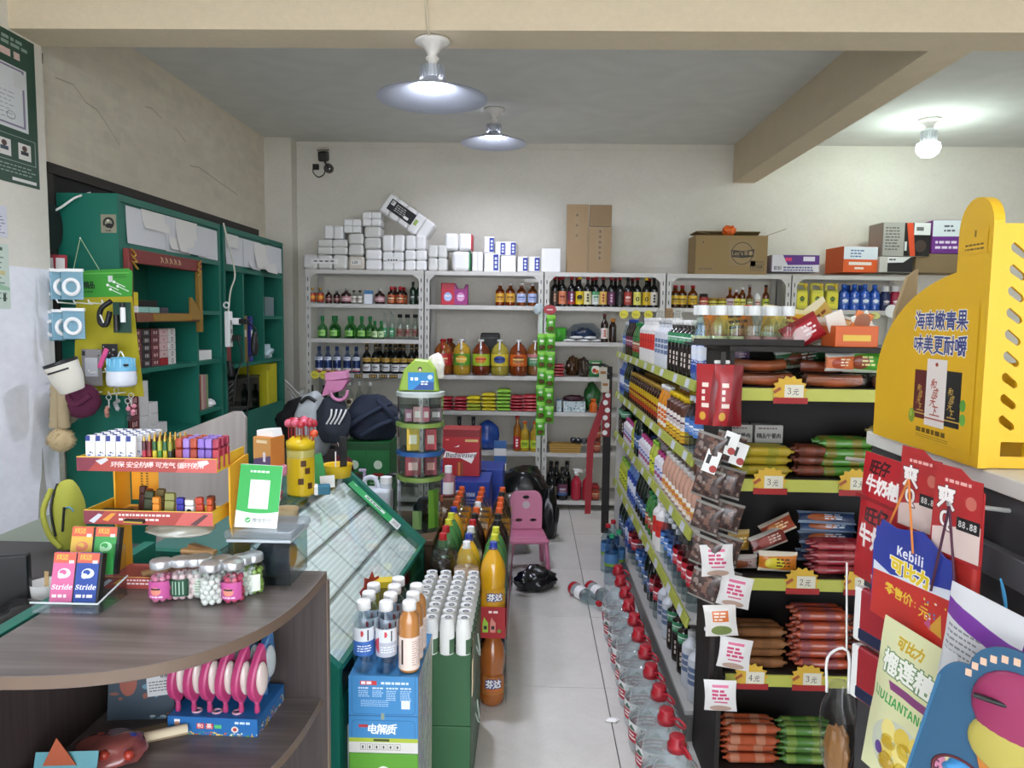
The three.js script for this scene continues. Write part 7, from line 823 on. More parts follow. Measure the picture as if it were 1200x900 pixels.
{ // beer carton, blue water cartons, brown box, sack
  const t = thing('red_beer_carton', 'red beer carton with white bow-tie logo on the blue cartons', 'carton', [-0.417, 0.683, -4.6]); part(t, 'carton', box(0.23, 0.29, 0.18, 0.003), mat('#a81c24', 0.45)); decal(t, 'print', print(230, 290, (c, w, h) => { fill(c, '#a51a22', 0, 0, w, h); fill(c, '#7c1218', 0, 0, w, 46); lines(c, '#d87a74', 20, 60, 34, 1, 14, 8); fill(c, '#c8a86a', 140, 60, 80, 16); poly(c, '#e8e4e0', 20, 134, 110, 150, 214, 140, 180, 210, 110, 176, 4, 176); tx(c, 'Budweiser', 22, 142, 34, '#1c1c22', { font: 'serif', sx: 0.92, italic: 0.2 }); fill(c, '#8a3a1c', 90, 200, 40, 90); fill(c, '#c8702c', 98, 204, 12, 84); poly(c, '#e0d8d4', 70, 110, 106, 96, 100, 108); }), 0.228, 0.288, [0, 0.145, 0.0906]);
  const bp = print(200, 160, (c, w, h) => { fill(c, '#1c3a94', 0, 0, w, h); disc(c, '#c8d0e8', 24, 34, 16); disc(c, '#1c3a94', 24, 34, 9); tx(c, 'MMM', 70, 24, 16, '#dce2f4'); lines(c, '#b8c4e8', 70, 48, 60, 2, 9, 3); fill(c, '#c8d0e8', 96, 82, 26, 26); lines(c, '#b8c4e8', 30, 84, 50, 1, 9, 4); disc(c, '#c8d0e8', 24, 140, 14); }), bm = mat('#1c3a94', 0.45);
  [[-0.34, 0, -4.52, 'blue drinks carton at the bottom under the beer carton'], [-0.34, 0.341, -4.52, 'blue drinks carton directly under the red beer carton'], [-0.273, 0, -4.88, 'lower blue carton behind the front pair'], [-0.273, 0.341, -4.88, 'upper blue carton behind the front pair']].forEach(([x, y, z, l]) => { const b = thing('blue_carton', l, 'carton', [x, y, z]); part(b, 'carton', box(0.22, 0.34, 0.3, 0.003), bm); decal(b, 'print', bp, 0.216, 0.3, [0, 0.17, 0.1506]); });
  const pl = thing('foil_bag', 'torn white and navy packet behind the tub tower', 'packet', [-0.53, 0.617, -3.82]); part(pl, 'packet', blob([0.12, 0.1, 0.12], 0.4, 3, 3), mat('#24263a', 0.5)); part(pl, 'white_cup', cyl(0.026, 0.02, 0.06, 14), white, [0.03, 0.06, 0.05], [0.9, 0, -0.6]); part(pl, 'tinfoil', blob([0.09, 0.03, 0.07], 0.5, 5, 8), mat('#d8d4cc', 0.3), [0.06, 0.03, 0.06]);
  const sk = thing('rubbish_sack', 'big shiny black rubbish sack by the back shelves', 'sack', [-0.042, 0, -5.62]); part(sk, 'sack', blob([0.46, 0.52, 0.36], 0.24, 2.6, 3), mat('#0e0e10', 0.22)); part(sk, 'sack_tail', blob([0.14, 0.4, 0.12], 0.3, 3, 8), mat('#0e0e10', 0.22), [0.2, 0, 0.12]);
  const wr = thing('wrapped_bundle', 'brown bundle in clear wrap beside the rubbish sack', 'bundle', [-0.125, 0, -5.24]); part(wr, 'bundle', blob([0.24, 0.2, 0.16], 0.15, 3, 6), mat('#6c5c48', 0.3, { clearcoat: 0.8 }), [0, 0.2, 0]); part(wr, 'lower_box', box(0.24, 0.215, 0.18, 0.004), mat('#a8a8a4', 0.6));
  const st = thing('striped_sheet', 'blue and white striped sheet behind the rubbish sack', 'sheet', [-0.228, 0, -5.86]); for (let q = 0; q < 6; q++) part(st, 'stripe', box(0.1, 0.06, 0.02, 0.002), q % 2 ? mat('#3a6aa8', 0.5) : white, [0, 0.32 + q * 0.0605, 0]); part(st, 'support', box(0.1, 0.32, 0.02), white);
}
{ // child's pink plastic chair
  const t = thing('child_chair', "child's pink plastic chair with holes in the backrest", 'chair', [0.0, 0, -4.86], 0.12), pm = mat('#d07a98', 0.4);
  const s = new THREE.Shape(); s.moveTo(-0.105, 0.0); s.lineTo(0.105, 0.0); s.lineTo(0.108, 0.17); s.quadraticCurveTo(0.105, 0.245, 0.06, 0.25); s.lineTo(-0.06, 0.25); s.quadraticCurveTo(-0.105, 0.245, -0.108, 0.17); for (const [x, y, a, b] of [[0, 0.21, 0.027, 0.016], [-0.05, 0.055, 0.026, 0.014], [0.05, 0.055, 0.026, 0.014]]) s.holes.push(new THREE.Path().absellipse(x, y, a, b, 0, 2 * PI)); part(t, 'backrest', ext(s, 0.012, 0.004, 14), pm, [0, 0.235, -0.1], [-0.12, 0, 0]); part(t, 'emblem', cyl(0.026, 0.026, 0.002, 16).clone().rotateX(PI / 2), mat('#c9b4b8', 0.5), [0, 0.396, -0.102], [-0.12, 0, 0]);
  part(t, 'seat', box(0.24, 0.03, 0.22, 0.014), pm, [0, 0.205, 0.01]); part(t, 'seat_rim', box(0.26, 0.03, 0.03, 0.012), pm, [0, 0.19, 0.12]);
  for (const [x, z] of [[-0.115, 0.1], [0.115, 0.1], [-0.105, -0.1], [0.105, -0.1]]) part(t, 'leg', rod([x * 1.12, 0, z * 1.15], [x * 0.95, 0.215, z * 0.9], 0.016), pm);
  const b = thing('black_plastic_bag', 'crumpled black plastic bag on the aisle floor by the chair', 'bag', [0.052, 0, -4.448], 0.4); part(b, 'bag', blob([0.24, 0.13, 0.17], 0.45, 3.4, 7), mat('#0f0f10', 0.24));
}
// ---------- soft drinks on the floor ----------
const sodaP = [[0.0001, 0.006], [0.034, 0], [0.051, 0.012], [0.055, 0.04], [0.055, 0.1], [0.05, 0.14], [0.054, 0.18], [0.055, 0.225], [0.048, 0.262], [0.03, 0.3], [0.016, 0.32], [0.014, 0.33]];
const soda = (liq, cap, lb, clearTop) => { const g = model('soda_bottle'); const sb = part(g, 'bottle', lathe(sodaP, 18), clearTop ? clear('#f0f4f2', 0.05) : liquid(liq)); if (clearTop) part(g, 'contents', lathe([[0.0001, 0.008], [0.032, 0.004], [0.049, 0.014], [0.053, 0.04], [0.053, 0.1], [0.048, 0.14], [0.052, 0.18], [0.053, 0.235], [0.0001, 0.235]], 16), liquid(liq)); const sc = part(g, 'cap', cyl(0.0165, 0.016, 0.022, 14), mat(cap, 0.4), [0, 0.328, 0]); part(sc, 'neck_ring', cyl(0.019, 0.019, 0.004, 14), mat(cap, 0.4), [0, -0.006, 0]); if (lb) { const [p, y, h] = lb; part(sb, 'label', printed(half(0.0558, h, 1.9), p), p.m, [0, y, 0]); } return g; };
const fantaP = print(160, 120, (c, w, h) => { fill(c, '#cf971a', 0, 0, w, h); tx(c, '芬达', 30, 34, 48, '#f4f2ec', { w: 0.17, outline: '#24307c', ow: 0.1, italic: 0.1 }); }), fantaB = print(160, 120, (c, w, h) => { fill(c, '#b06a2a', 0, 0, w, h); tx(c, '芬达', 30, 24, 48, '#f4f2ec', { w: 0.17, outline: '#24307c', ow: 0.1, italic: 0.1 }); fill(c, '#d86a3a', 30, 88, 100, 6); }), pinkLb = print(160, 120, (c, w, h) => { fill(c, '#c86a94', 0, 0, w, h); poly(c, '#f0dce4', 100, 0, 160, 0, 130, 120, 90, 120); lines(c, '#f4e8ee', 20, 30, 70, 4, 20, 9); }), cokeLb = print(120, 100, (c, w, h) => { fill(c, '#a81820', 0, 0, w, h); lines(c, '#f0e0dc', 30, 40, 60, 1, 24, 18); });
const SD = { fanta: soda('#d8a01c', '#2a3f9c', [fantaP, 0.09, 0.07]), brown: soda('#a8602a', '#e0662a', [fantaB, 0.06, 0.08]), peach: soda('#d8b49a', '#ecebe8', [pinkLb, 0.02, 0.12], true), coke: soda('#22100c', '#b81c24', [cokeLb, 0.08, 0.09], true), lemon: soda('#4f8a4a', '#d8d83a', null), cola: soda('#2a120c', '#1c1a1a', [cokeLb, 0.08, 0.09]), orange: soda('#d88a1c', '#e0602a', null, true), yellow: soda('#d8aa24', '#2a3f9c', null) };
const SL = { fanta: 'big orange soda bottle with blue cap and large lettering', brown: 'amber soda bottle standing on the floor under the red carton', peach: 'pale peach drink bottle with white cap and pink label', coke: 'dark cola bottle with red cap beside the white cans', lemon: 'green lemon soda bottle with yellow cap', cola: 'dark cola bottle with black cap', orange: 'orange drink bottle with orange cap in the back rows', yellow: 'yellow soda bottle with blue cap' };
const COLX = [-0.372, -0.258, -0.144];
[['', 'peach', 'fanta'], ['coke', 'yellow', 'lemon'], ['coke', 'peach', 'lemon'], ['lemon', 'coke', 'cola'], ['lemon', 'cola', 'cola'], ['yellow', 'orange', 'orange'], ['orange', 'peach', 'orange'], ['orange', 'orange', 'orange'], ['orange', 'orange', 'cola'], ['orange', 'orange', 'orange']].forEach((r, i) => r.forEach((k, j) => { const z = -3.08 - i * 0.113; if (k) place(SD[k], SL[k], 'soda bottle', [COLX[j], 0.362, z], k === 'fanta' ? 0.25 : rr(-0.4, 0.4), k + ' soda bottles'); if (j === 2 || i === 0) place(SD[j === 2 && i === 0 ? 'brown' : pick(['brown', 'cola', 'orange'])], j === 2 && i === 0 ? SL.brown : 'soda bottle in the lower layer of the wrapped packs', 'soda bottle', [COLX[j], 0.0005, z], j === 2 && i === 0 ? 0.2 : 0, 'lower layer of soda bottles'); }));

{
  const t = thing('soda_tray', 'red card tray and film holding the soda bottles together', 'tray', [-0.258, 0, -3.59]); part(t, 'tray_board', box(0.345, 0.006, 1.13), mat('#8a1c20', 0.6), [0, 0.355, 0]); part(t, 'front_card', box(0.15, 0.135, 0.003), mat('#a81c24', 0.5), [0.095, 0.315, 0.57]); part(t, 'side_card', box(0.003, 0.12, 1.09), mat('#8f1a22', 0.5), [0.1745, 0.315, 0]);
  decal(t, 'print', print(180, 160, (c, w, h) => { fill(c, '#a51c22', 0, 0, w, h); lines(c, '#f0dcd8', 96, 18, 60, 1, 22, 12); [['#e0b81c', 26], ['#9ac43a', 66], ['#d88a7a', 104]].forEach(([k, x]) => { poly(c, k, x + 8, 50, x + 14, 62, x + 28, 80, x + 28, 130, x, 130, x, 80, x + 4, 62); fill(c, '#2c2420', x + 6, 96, 16, 18); }); disc(c, '#6a8a2c', 150, 122, 10); }), 0.148, 0.132, [0.095, 0.382, 0.5722]);
  part(t, 'film', box(0.002, 0.2, 1.08), clear('#eef4f2', 0.12), [0.177, 0.435, 0]); part(t, 'lower_film', box(0.002, 0.3, 1.08), clear('#eef4f2', 0.12), [0.177, 0.01, 0]);
}
{ // green cartons topped with white cans
  const gm = mat('#2c5a34', 0.5), leaf = print(180, 180, (c, w, h) => { fill(c, '#3d5e44', 0, 0, w, h); for (let k = 0; k < 5; k++) { c.strokeStyle = '#7c9480'; c.lineWidth = 7; c.beginPath(); c.arc(30 + (k % 2) * 90, 30 + k * 32, 26, 0.2, 1.9); c.stroke(); } poly(c, '#2c4c32', 60, 180, 100, 90, 180, 60, 180, 180); });
  for (const [x0, x1, z0, z1, l] of [[-0.42, -0.185, -2.43, -2.93, 'wide green milk drink carton under the white cans']]) for (const y of [0, 0.261]) { const t = thing('green_carton', l + (y ? ', upper of two' : ', lower of two'), 'carton', [(x0 + x1) / 2, y, (z0 + z1) / 2]); part(t, 'carton', box(x1 - x0, 0.26, z0 - z1, 0.003), gm); decal(t, 'side_print', leaf, (z0 - z1) * 0.98, 0.255, [(x1 - x0) / 2 + 0.0006, 0.13, 0], [0, PI / 2, 0]); part(t, 'handle_cord', tube([[(x1 - x0) / 2 + 0.001, 0.2, 0.05], [(x1 - x0) / 2 + 0.014, 0.14, 0], [(x1 - x0) / 2 + 0.001, 0.2, -0.05]], 0.004, 12, 5), mat('#b8c4b8', 0.5)); }
  const can = model('milk_can'); part(can, 'can', lathe([[0.0001, 0], [0.024, 0], [0.026, 0.004], [0.026, 0.09], [0.021, 0.12], [0.0215, 0.124]], 16), mat('#e3e3de', 0.4)); part(can, 'end', lathe([[0.0215, 0.0], [0.0215, 0.003], [0.019, 0.0005], [0.0001, 0.0005]].reverse(), 16), mat('#dcdcd8', 0.3), [0, 0.124, 0]); part(can, 'pull_ring', new THREE.TorusGeometry(0.0095, 0.0018, 5, 14).rotateX(PI / 2).scale(1, 1, 0.75), mat('#8a8d90', 0.3, { metalness: 0.7 }), [0.002, 0.1262, 0.003]); part(can, 'green_print', half(0.0265, 0.05, 1.6), mat('#4a6a4c', 0.5), [0, 0.006, 0], [0, 0.9, 0]);
  for (let i = 0; i < 13; i++) for (let j = 0; j < 4; j++) { const z = -2.2 - i * 0.0555, x = -0.212 - j * 0.0555; if (i < 4) continue; place(can, 'white slim can with pull ring in the rows on the green cartons', 'can', [x, 0.5222, i < 4 ? z : z - 0.01], 0.3, 'white milk drink cans'); }
  const tag = thing('kraft_tag', 'cream price tag on a string hanging by the white cans', 'tag', [-0.178, 0.39, -2.42], PI / 2); part(tag, 'tag', box(0.06, 0.12, 0.002), mat('#c8b894', 0.7)); part(tag, 'string', rod([0, 0.12, 0], [0.02, 0.2, 0], 0.002, 5), mat('#6a5a44', 0.7));
}
{ // blue electrolyte-water cartons with bottles on top
  const front = print(420, 480, (c, w, h) => {
    fill(c, '#3f86bd', 0, 0, w, h); fill(c, '#c83a3a', 70, 30, 100, 26); lines(c, '#f0e4e4', 76, 34, 86, 1, 22, 18); lines(c, '#d4e4f2', 196, 36, 190, 1, 20, 15); for (let k = 0; k < 4; k++) { lines(c, '#cfe0f0', 60 + k * 84, 70, 70, 1, 14, 10); lines(c, '#b4d0e8', 60 + k * 84, 90, 66, 4 + (k > 1 ? 2 : 0), 11, 5); } fill(c, '#dfe8f0', 318, 150, 52, 52); lines(c, '#b4d0e8', 74, 150, 170, 4, 11, 4);
    c.strokeStyle = '#2f6c9c'; c.lineWidth = 4; c.beginPath(); c.roundRect(20, -40, 380, 276, 24); c.stroke(); fill(c, '#2a5f8c', 0, 244, w, 6); fill(c, '#8a9a84', 196, 230, 20, 40);
    c.beginPath(); c.roundRect(20, 276, 380, 300, 24); c.stroke(); fill(c, '#b8323a', 60, 302, 56, 18); tx(c, '电解质', 116, 300, 58, '#f2f4f6', { w: 0.13, gap: 0.02, italic: 0.12 }); fill(c, '#a8b83a', 0, 386, w, 26); fill(c, '#3a4420', 150, 392, 96, 14); fill(c, '#d4d2ca', 0, 412, w, 68); for (let k = 0; k < 6; k++) { c.strokeStyle = '#5a5a54'; c.lineWidth = 2; c.strokeRect(70 + k * 42, 424, 32, 36); fill(c, '#4a4a44', 80 + k * 42, 434, 10, 18); }
  });
  const side = print(260, 240, (c, w, h) => { fill(c, '#b9c2b4', 0, 0, w, h); for (let k = 0; k < 18; k++) { c.strokeStyle = pick(['#8fa0a0', '#d8ccb4', '#a8a0b0']); c.lineWidth = 12; c.beginPath(); c.moveTo(rr(0, w), 0); c.lineTo(rr(0, w), h); c.stroke(); } lines(c, '#7a8a8a', 20, 40, 200, 6, 26, 6); });
  [[0.359, 0.24, mat('#3f86bd', 0.5), 'blue electrolyte drink carton carrying the bottles', front], [0.11, 0.2485, mat('#5a9a2c', 0.5), 'bright green drink carton under the blue one', null], [0, 0.1095, mat('#4c8a2a', 0.5), 'green carton at the bottom of the drink stack', null]].forEach(([y, h, m, l, p]) => { const t = thing('drink_carton', l, 'carton', [-0.42, y + 0.0004, -2.258]); part(t, 'carton', box(0.208, h - 0.001, 0.31, 0.003), m); if (p) { decal(t, 'front_print', p, 0.207, h - 0.002, [0, h / 2, 0.1556]); decal(t, 'side_print', side, 0.308, h - 0.002, [0.1046, h / 2, 0], [0, PI / 2, 0]); } else { part(t, 'cap_print', cyl(0.022, 0.022, 0.001, 20).clone().rotateX(PI / 2), mat('#dfe4dc', 0.5), [0, h * 0.75, 0.1552]); decal(t, 'side_print', side, 0.308, h - 0.002, [0.1046, h / 2, 0], [0, PI / 2, 0]); } });
  const wp = [[0.0001, 0.004], [0.026, 0], [0.031, 0.008], [0.028, 0.03], [0.0315, 0.042], [0.0315, 0.15], [0.028, 0.168], [0.0195, 0.182], [0.019, 0.19]], cap = lathe([[0.0001, 0.026], [0.019, 0.026], [0.021, 0.022], [0.021, 0.0], [0.0001, 0.0]].reverse(), 20), lbW = (a, b) => print(200, 160, (c, w, h) => { fill(c, '#dfe2e6', 0, 0, w, h); fill(c, a, 0, h * 0.48, w, h * 0.52); if (b) poly(c, b, 0, 90, 60, 50, 60, 140); tx(c, '电', 92, 22, 14, '#c8343a'); fill(c, '#c8343a', 90, 16, 12, 30); fill(c, '#2a2a30', 124, 12, 7, 60); lines(c, '#f0f2f4', 70, 100, 90, 3, 14, 6); });
  const w1 = model('water_bottle'), w2 = model('water_bottle'), w3 = model('juice_bottle'), L1 = lbW('#3a6cb8'), L2 = lbW('#b8bcc8', '#c84a5a'), L3 = print(200, 200, (c, w, h) => { fill(c, '#ecd8cc', 0, 0, w, h); poly(c, '#c84a3a', 0, 60, 42, 86, 0, 112); fill(c, '#3a2c28', 84, 16, 7, 150); lines(c, '#b89a8c', 118, 24, 60, 11, 14, 5); });
  for (const [g, p] of [[w1, L1], [w2, L2]]) { part(g, 'bottle', lathe(wp, 20), clear('#eef3f6', 0.04)); part(g, 'cap', cap, white, [0, 0.189, 0]); part(g, 'label', printed(half(0.032, 0.085, 3.6), p), p.m, [0, 0.055, 0]); }
  part(w3, 'bottle', lathe(wp, 20), liquid('#c08246')); part(w3, 'cap', cap, white, [0, 0.189, 0]); part(w3, 'label', printed(band(0.032, 0.1, 20), L3), L3.m, [0, 0.012, 0]);
  for (let k = 0; k < 3; k++) place(w1, 'clear water bottle with blue label on the blue carton', 'water bottle', [-0.486, 0.5995, -2.142 - k * 0.07], 0.1, 'clear bottles with blue labels'); for (let k = 0; k < 4; k++) place(w2, 'clear water bottle with grey and red label on the blue carton', 'water bottle', [-0.418, 0.5995, -2.138 - k * 0.068], 0.2, 'clear bottles with grey labels'); for (let k = 0; k < 3; k++) place(w3, 'amber juice bottle with cream label on the blue carton', 'juice bottle', [-0.35, 0.5995, -2.146 - k * 0.07], -0.15, 'amber juice bottles');
}
for (const [x, y, z, r] of [[0.343, 0, -4.258, 0.5], [0.44, 0, -4.277, 0.45]]) { // rolled water bottles on the floor
  const t = thing('fallen_bottle', 'water bottle with red label and cap lying on the aisle floor', 'water bottle', [x, 0.041, z], r, 'water bottles lying on the floor'); const g = node(t, 'bottle', [0, 0, 0], [PI / 2, 0, 0]); part(g, 'shell', lathe([[0.0001, -0.14], [0.034, -0.14], [0.04, -0.13], [0.04, 0.05], [0.028, 0.1], [0.014, 0.125], [0.014, 0.14]], 18), clear('#e4ecee', 0.06)); part(g, 'cap', cyl(0.017, 0.016, 0.022, 12), red, [0, 0.138, 0]); part(g, 'label', band(0.0405, 0.06, 18), white, [0, -0.06, 0]); part(g, 'red_band', band(0.041, 0.03, 18), red, [0, -0.125, 0]);
}
{ const t = thing('paper_scrap', 'small torn white paper scrap on the floor', 'paper', [0.366, 0, -2.955]); part(t, 'scrap', blob([0.05, 0.012, 0.03], 0.6, 4, 3), white); }
// ---------- middle gondola: drinks along the aisle ----------
const railM = mat('#a9b04a', 0.45), GX = 0.62, GZ0 = -2.82, GZ1 = -5.42, GL = [1.42, 1.13, 0.84, 0.49, 0.12];
{
  const t = thing('gondola_shelf', 'long grey gondola of drinks with lime price rails along the aisle', 'gondola', [GX, 0, (GZ0 + GZ1) / 2]), L = GZ0 - GZ1, lg = mat('#b9b6b0', 0.5);
  part(t, 'back_panel', box(0.03, 1.46, L), lg, [0.42, 0, 0]); part(t, 'end_panel', box(0.4, 1.46, 0.02), lg, [0.22, 0, -L / 2 + 0.01]); part(t, 'base', box(0.4, 0.1, L), mat('#6a6662', 0.5), [0.22, 0, 0]);
  GL.forEach((y, k) => { part(t, 'shelf', box(0.39, 0.018, L - 0.03), lg, [0.21, y - 0.0195, 0]); if (k < 4) for (let q = 0; q < 3; q++) { const r = part(t, 'price_rail', box(0.012, 0.042, L / 3 - 0.012, 0.003), railM, [0.006, y - 0.03, L / 2 - L / 6 - q * L / 3], [0, 0, -0.25]); for (const z of [-0.28, 0.05, 0.3]) part(r, 'price_ticket', box(0.0015, 0.034, 0.07), mat('#c9ccd2', 0.5), [-0.0072, 0.004, z + q * 0.03]); } });
  for (const z of [GZ0 - 0.02, GZ1 + 0.02]) part(t, 'upright', box(0.04, 1.46, 0.04, 0.003), mat('#4a3c36', 0.5), [0.44, 0, z - (GZ0 + GZ1) / 2]);
}
{
  const B = (name, R, H, m, cap, lbs, o = {}) => bot(name, { p: outline(R, o.r ?? R * 0.42, H * (o.s ?? 0.6), H * 0.84, H - 0.012), m, cap: [(o.r ?? R * 0.42) * 1.12, H - 0.02, 0.022, cap], labels: lbs, fill: o.fill });
  const L2 = (bg, fg, o) => lab(bg, fg, { w: 90, h: 90, ...o });
  const D = {
    cola: [B('cola_bottle', 0.034, 0.24, liquid('#2a1410'), mat('#2c4a9a', 0.4), [[0.0346, 0.06, 0.07, L2('#7a2a4a', '#e8d0d8')]]), 'dark cola bottle with blue cap'],
    tea: [B('tea_bottle', 0.033, 0.22, liquid('#3c7a3a'), mat('#2f8a4c', 0.4), [[0.0336, 0.04, 0.09, L2('#a8342c', '#e4e0c0', { top: '#3c8a4a' })]]), 'green tea bottle with red and green label'],
    milk: [B('milk_bottle', 0.04, 0.25, mat('#e6e2de', 0.4), white, [[0.0406, 0.05, 0.13, L2('#e6e2de', '#c8302c', { disc: '#d83a30', dr: 0.32 })]], { s: 0.72 }), 'white milk drink bottle with red splash'],
    silver: [B('milk_bottle', 0.04, 0.24, mat('#cfd2d6', 0.3), mat('#c8c8c8', 0.4), [[0.0406, 0.05, 0.12, L2('#d4d6da', '#6a7a9a', { v: 1 })]], { s: 0.72 }), 'silver-white milk drink bottle'],
    plum: [B('plum_juice_bottle', 0.036, 0.24, liquid('#1c1210'), white, [[0.0366, 0.14, 0.045, L2('#3c8a5c', '#dfe8e0')], [0.0366, 0.02, 0.1, L2('#241814', '#d8ccc0', { v: 1 }), 1.2]], { s: 0.75 }), 'black plum juice bottle with green band'],
    blue: [B('sports_drink_bottle', 0.036, 0.25, liquid('#5a7ab0'), white, [[0.0366, 0.03, 0.15, L2('#2c4a9c', '#e4e8f2', { disc: '#dfe6f4', dr: 0.2 })]]), 'blue and white sports drink bottle'],
    energy: [B('energy_drink', 0.031, 0.19, liquid('#3a1c10'), gold, [[0.0316, 0.03, 0.1, L2('#c8a41c', '#7a1c14', { bot: '#a83a1c' })]], { s: 0.78, r: 0.02 }), 'energy drink bottle with yellow and red label'],
    juice: [B('juice_bottle', 0.035, 0.21, liquid('#d0841c'), white, [[0.0356, 0.02, 0.1, L2('#e8e2d4', '#d86a1c', { v: 1 })]], { r: 0.018 }), 'orange juice bottle with white label'],
    oat: [B('oat_drink_bottle', 0.036, 0.2, mat('#5a3426', 0.4), yellow, [[0.0366, 0.06, 0.06, L2('#e4dcd4', '#5a2c3c')], [0.0366, 0.01, 0.05, L2('#d8a42c', '#8a4a1c', { disc: '#e8c83a' })]], { s: 0.78, r: 0.02 }), 'brown grain drink bottle with yellow cap'],
    water: [B('water_bottle', 0.032, 0.22, clear('#e6eef2', 0.05), mat('#dfe3e8', 0.4), [[0.0326, 0.07, 0.06, L2('#4a7ac0', '#e8eef4')]]), 'clear water bottle with blue label'],
    yogurt: [B('yogurt_bottle', 0.03, 0.15, mat('#dcd8da', 0.4), mat('#b8407a', 0.4), [[0.0306, 0.03, 0.07, L2('#e4dce4', '#5a7ac0', { bot: '#a84a7a' })]], { s: 0.72 }), 'white yogurt drink with purple cap'],
    peach: [B('peach_drink_bottle', 0.032, 0.19, liquid('#c89a84'), mat('#dcd8d4', 0.4), [[0.0326, 0.01, 0.07, L2('#ece4dc', '#c86a4a', { disc: '#d8a43c', dr: 0.2 })]]), 'pale peach drink bottle with cream label'],
    lime: [B('lime_drink_bottle', 0.03, 0.18, liquid('#a8b43a'), mat('#8ac03a', 0.4), [[0.0306, 0.03, 0.07, L2('#d8d83a', '#3c6a2c')]]), 'lime drink bottle with yellow label'],
    wine: [B('dark_drink_bottle', 0.036, 0.26, liquid('#16241c'), black, [[0.0366, 0.05, 0.08, L2('#3a5a8a', '#e0e4e8')]]), 'dark bottle with blue label'],
    large: [B('large_water_bottle', 0.044, 0.3, clear('#e8eeee', 0.05), red, [[0.0446, 0.1, 0.07, L2('#b01f2c', '#f0e4e4', { w: 120 })]]), 'large clear water bottle with red cap and label'],
  };
  const run = (y, keys, step, xs, where) => { for (let k = 0, z = GZ1 + 0.1; z < GZ0 - 0.05; z += step, k++) xs.forEach((x, j) => { const key = keys[Math.min(keys.length - 1, Math.floor(k * step / (GZ0 - GZ1 - 0.15) * keys.length))]; if (D[key][0].userData.skip) return; place(D[key][0], D[key][1] + ' ' + where, 'bottle', [x, y, z], -0.9 + rr(-0.15, 0.15), key + ' ' + where); }); };
  run(GL[0] - 0.0005, ['water', 'cola', 'cola', 'tea', 'tea', 'milk', 'milk', 'milk', 'silver', 'silver', 'plum', 'plum', 'plum', 'blue'], 0.088, [0.69, 0.79], 'on the top drinks shelf'); run(GL[0] - 0.0005, ['tea', 'plum', 'plum', 'tea', 'water', 'water'], 0.1, [0.89], 'at the top shelf back');
  run(GL[1] - 0.0005, ['blue', 'wine', 'energy', 'energy', 'energy', 'energy', 'energy', 'juice', 'oat', 'oat', 'water'], 0.08, [0.68, 0.77], 'on the second drinks shelf');
  run(GL[2] - 0.0005, ['plum', 'yogurt', 'yogurt', 'lime', 'wine', 'yogurt', 'yogurt', 'lime', 'yogurt', 'peach', 'peach', 'peach', 'peach'], 0.08, [0.68, 0.77], 'on the third drinks shelf');
  run(GL[3] - 0.0005, ['lime', 'lime', 'blue', 'blue', 'wine', 'wine', 'tea', 'milk', 'water', 'water', 'large', 'large'], 0.095, [0.69], 'on the fourth drinks shelf');
  run(GL[4] - 0.0005, ['wine', 'blue', 'large', 'water', 'wine', 'large', 'silver', 'plum', 'silver'], 0.12, [0.7], 'on the base of the gondola');
  // two packs of bottled water on the floor at the far end of the aisle
  for (const [x, z, c] of [[0.575, -4.9, '#b81f2a'], [0.53, -4.8, '#b81f2a'], [0.585, -4.66, '#2a9a6a'], [0.53, -4.57, '#2a9a6a']]) { const t = thing('water_bottle', 'large water bottle with blue sleeve and ' + (c === '#2a9a6a' ? 'green' : 'red') + ' cap at the aisle end', 'water bottle', [x, 0, z], 0, 'bottles at the aisle end'); part(t, 'bottle', lathe(outline(0.045, 0.014, 0.22, 0.275, 0.3), 16), clear('#dfe9ee', 0.06)); part(t, 'cap', cyl(0.017, 0.017, 0.024, 12), mat(c, 0.4), [0, 0.295, 0]); part(t, 'sleeve', band(0.0456, 0.06, 16), mat('#4f7fae', 0.4), [0, 0.14, 0]); part(t, 'green_band', band(0.0458, 0.018, 16), mat('#7aa03a', 0.4), [0, 0.122, 0]); }
}
// ---------- row of big water jugs on the floor ----------
{
  const g = model('water_jug'), jp = [[0.0001, 0.004], [0.062, 0], [0.076, 0.012]]; for (let k = 0; k < 9; k++) jp.push([0.079 - (k % 2) * 0.004, 0.03 + k * 0.02]); jp.push([0.077, 0.215], [0.068, 0.242], [0.045, 0.268], [0.026, 0.283], [0.024, 0.3]);
  part(g, 'jug', lathe(jp, 24), mat('#f2f6f7', 0.06, { transmission: 0.86, thickness: 0 }));
  part(g, 'cap', lathe([[0.0001, 0], [0.031, 0], [0.031, 0.022], [0.025, 0.027], [0.025, 0.046], [0.021, 0.05], [0.0001, 0.05]], 18), mat('#a81f2c', 0.4), [0, 0.294, 0]); part(g, 'handle', tube([[0.025, 0.305, 0], [0.07, 0.305, 0.015], [0.085, 0.325, 0.03], [0.06, 0.338, 0.028], [0.02, 0.318, 0.01]], 0.0045, 20, 6), mat('#b02030', 0.4));
  const p = print(300, 100, (c, w, h) => { fill(c, '#dfe0de', 0, 0, w, h); fill(c, '#a81f2c', 0, 42, w, 58); for (let k = 0; k < 3; k++) { lines(c, '#f0e4e2', 20 + k * 100, 56, 60, 2, 18, 9); poly(c, '#2c5a44', 20 + k * 100, 38, 34 + k * 100, 12, 48 + k * 100, 38); bars(c, '#3a3a3a', 62 + k * 100, 12, 24, 22); } }); part(g, 'label', printed(band(0.0798, 0.075, 24), p), p.m, [0, 0.05, 0]);
  for (let k = 0; k < 11; k++) place(g, 'big clear water jug with red cap and handle in the floor row', 'water jug', [0.487 + (k > 9 ? (k - 9) * 0.003 : 0) - (k % 2) * 0.004, 0, -2.27 - k * 0.163], -0.9 + rr(-0.25, 0.25), 'water jugs in the floor row');
}
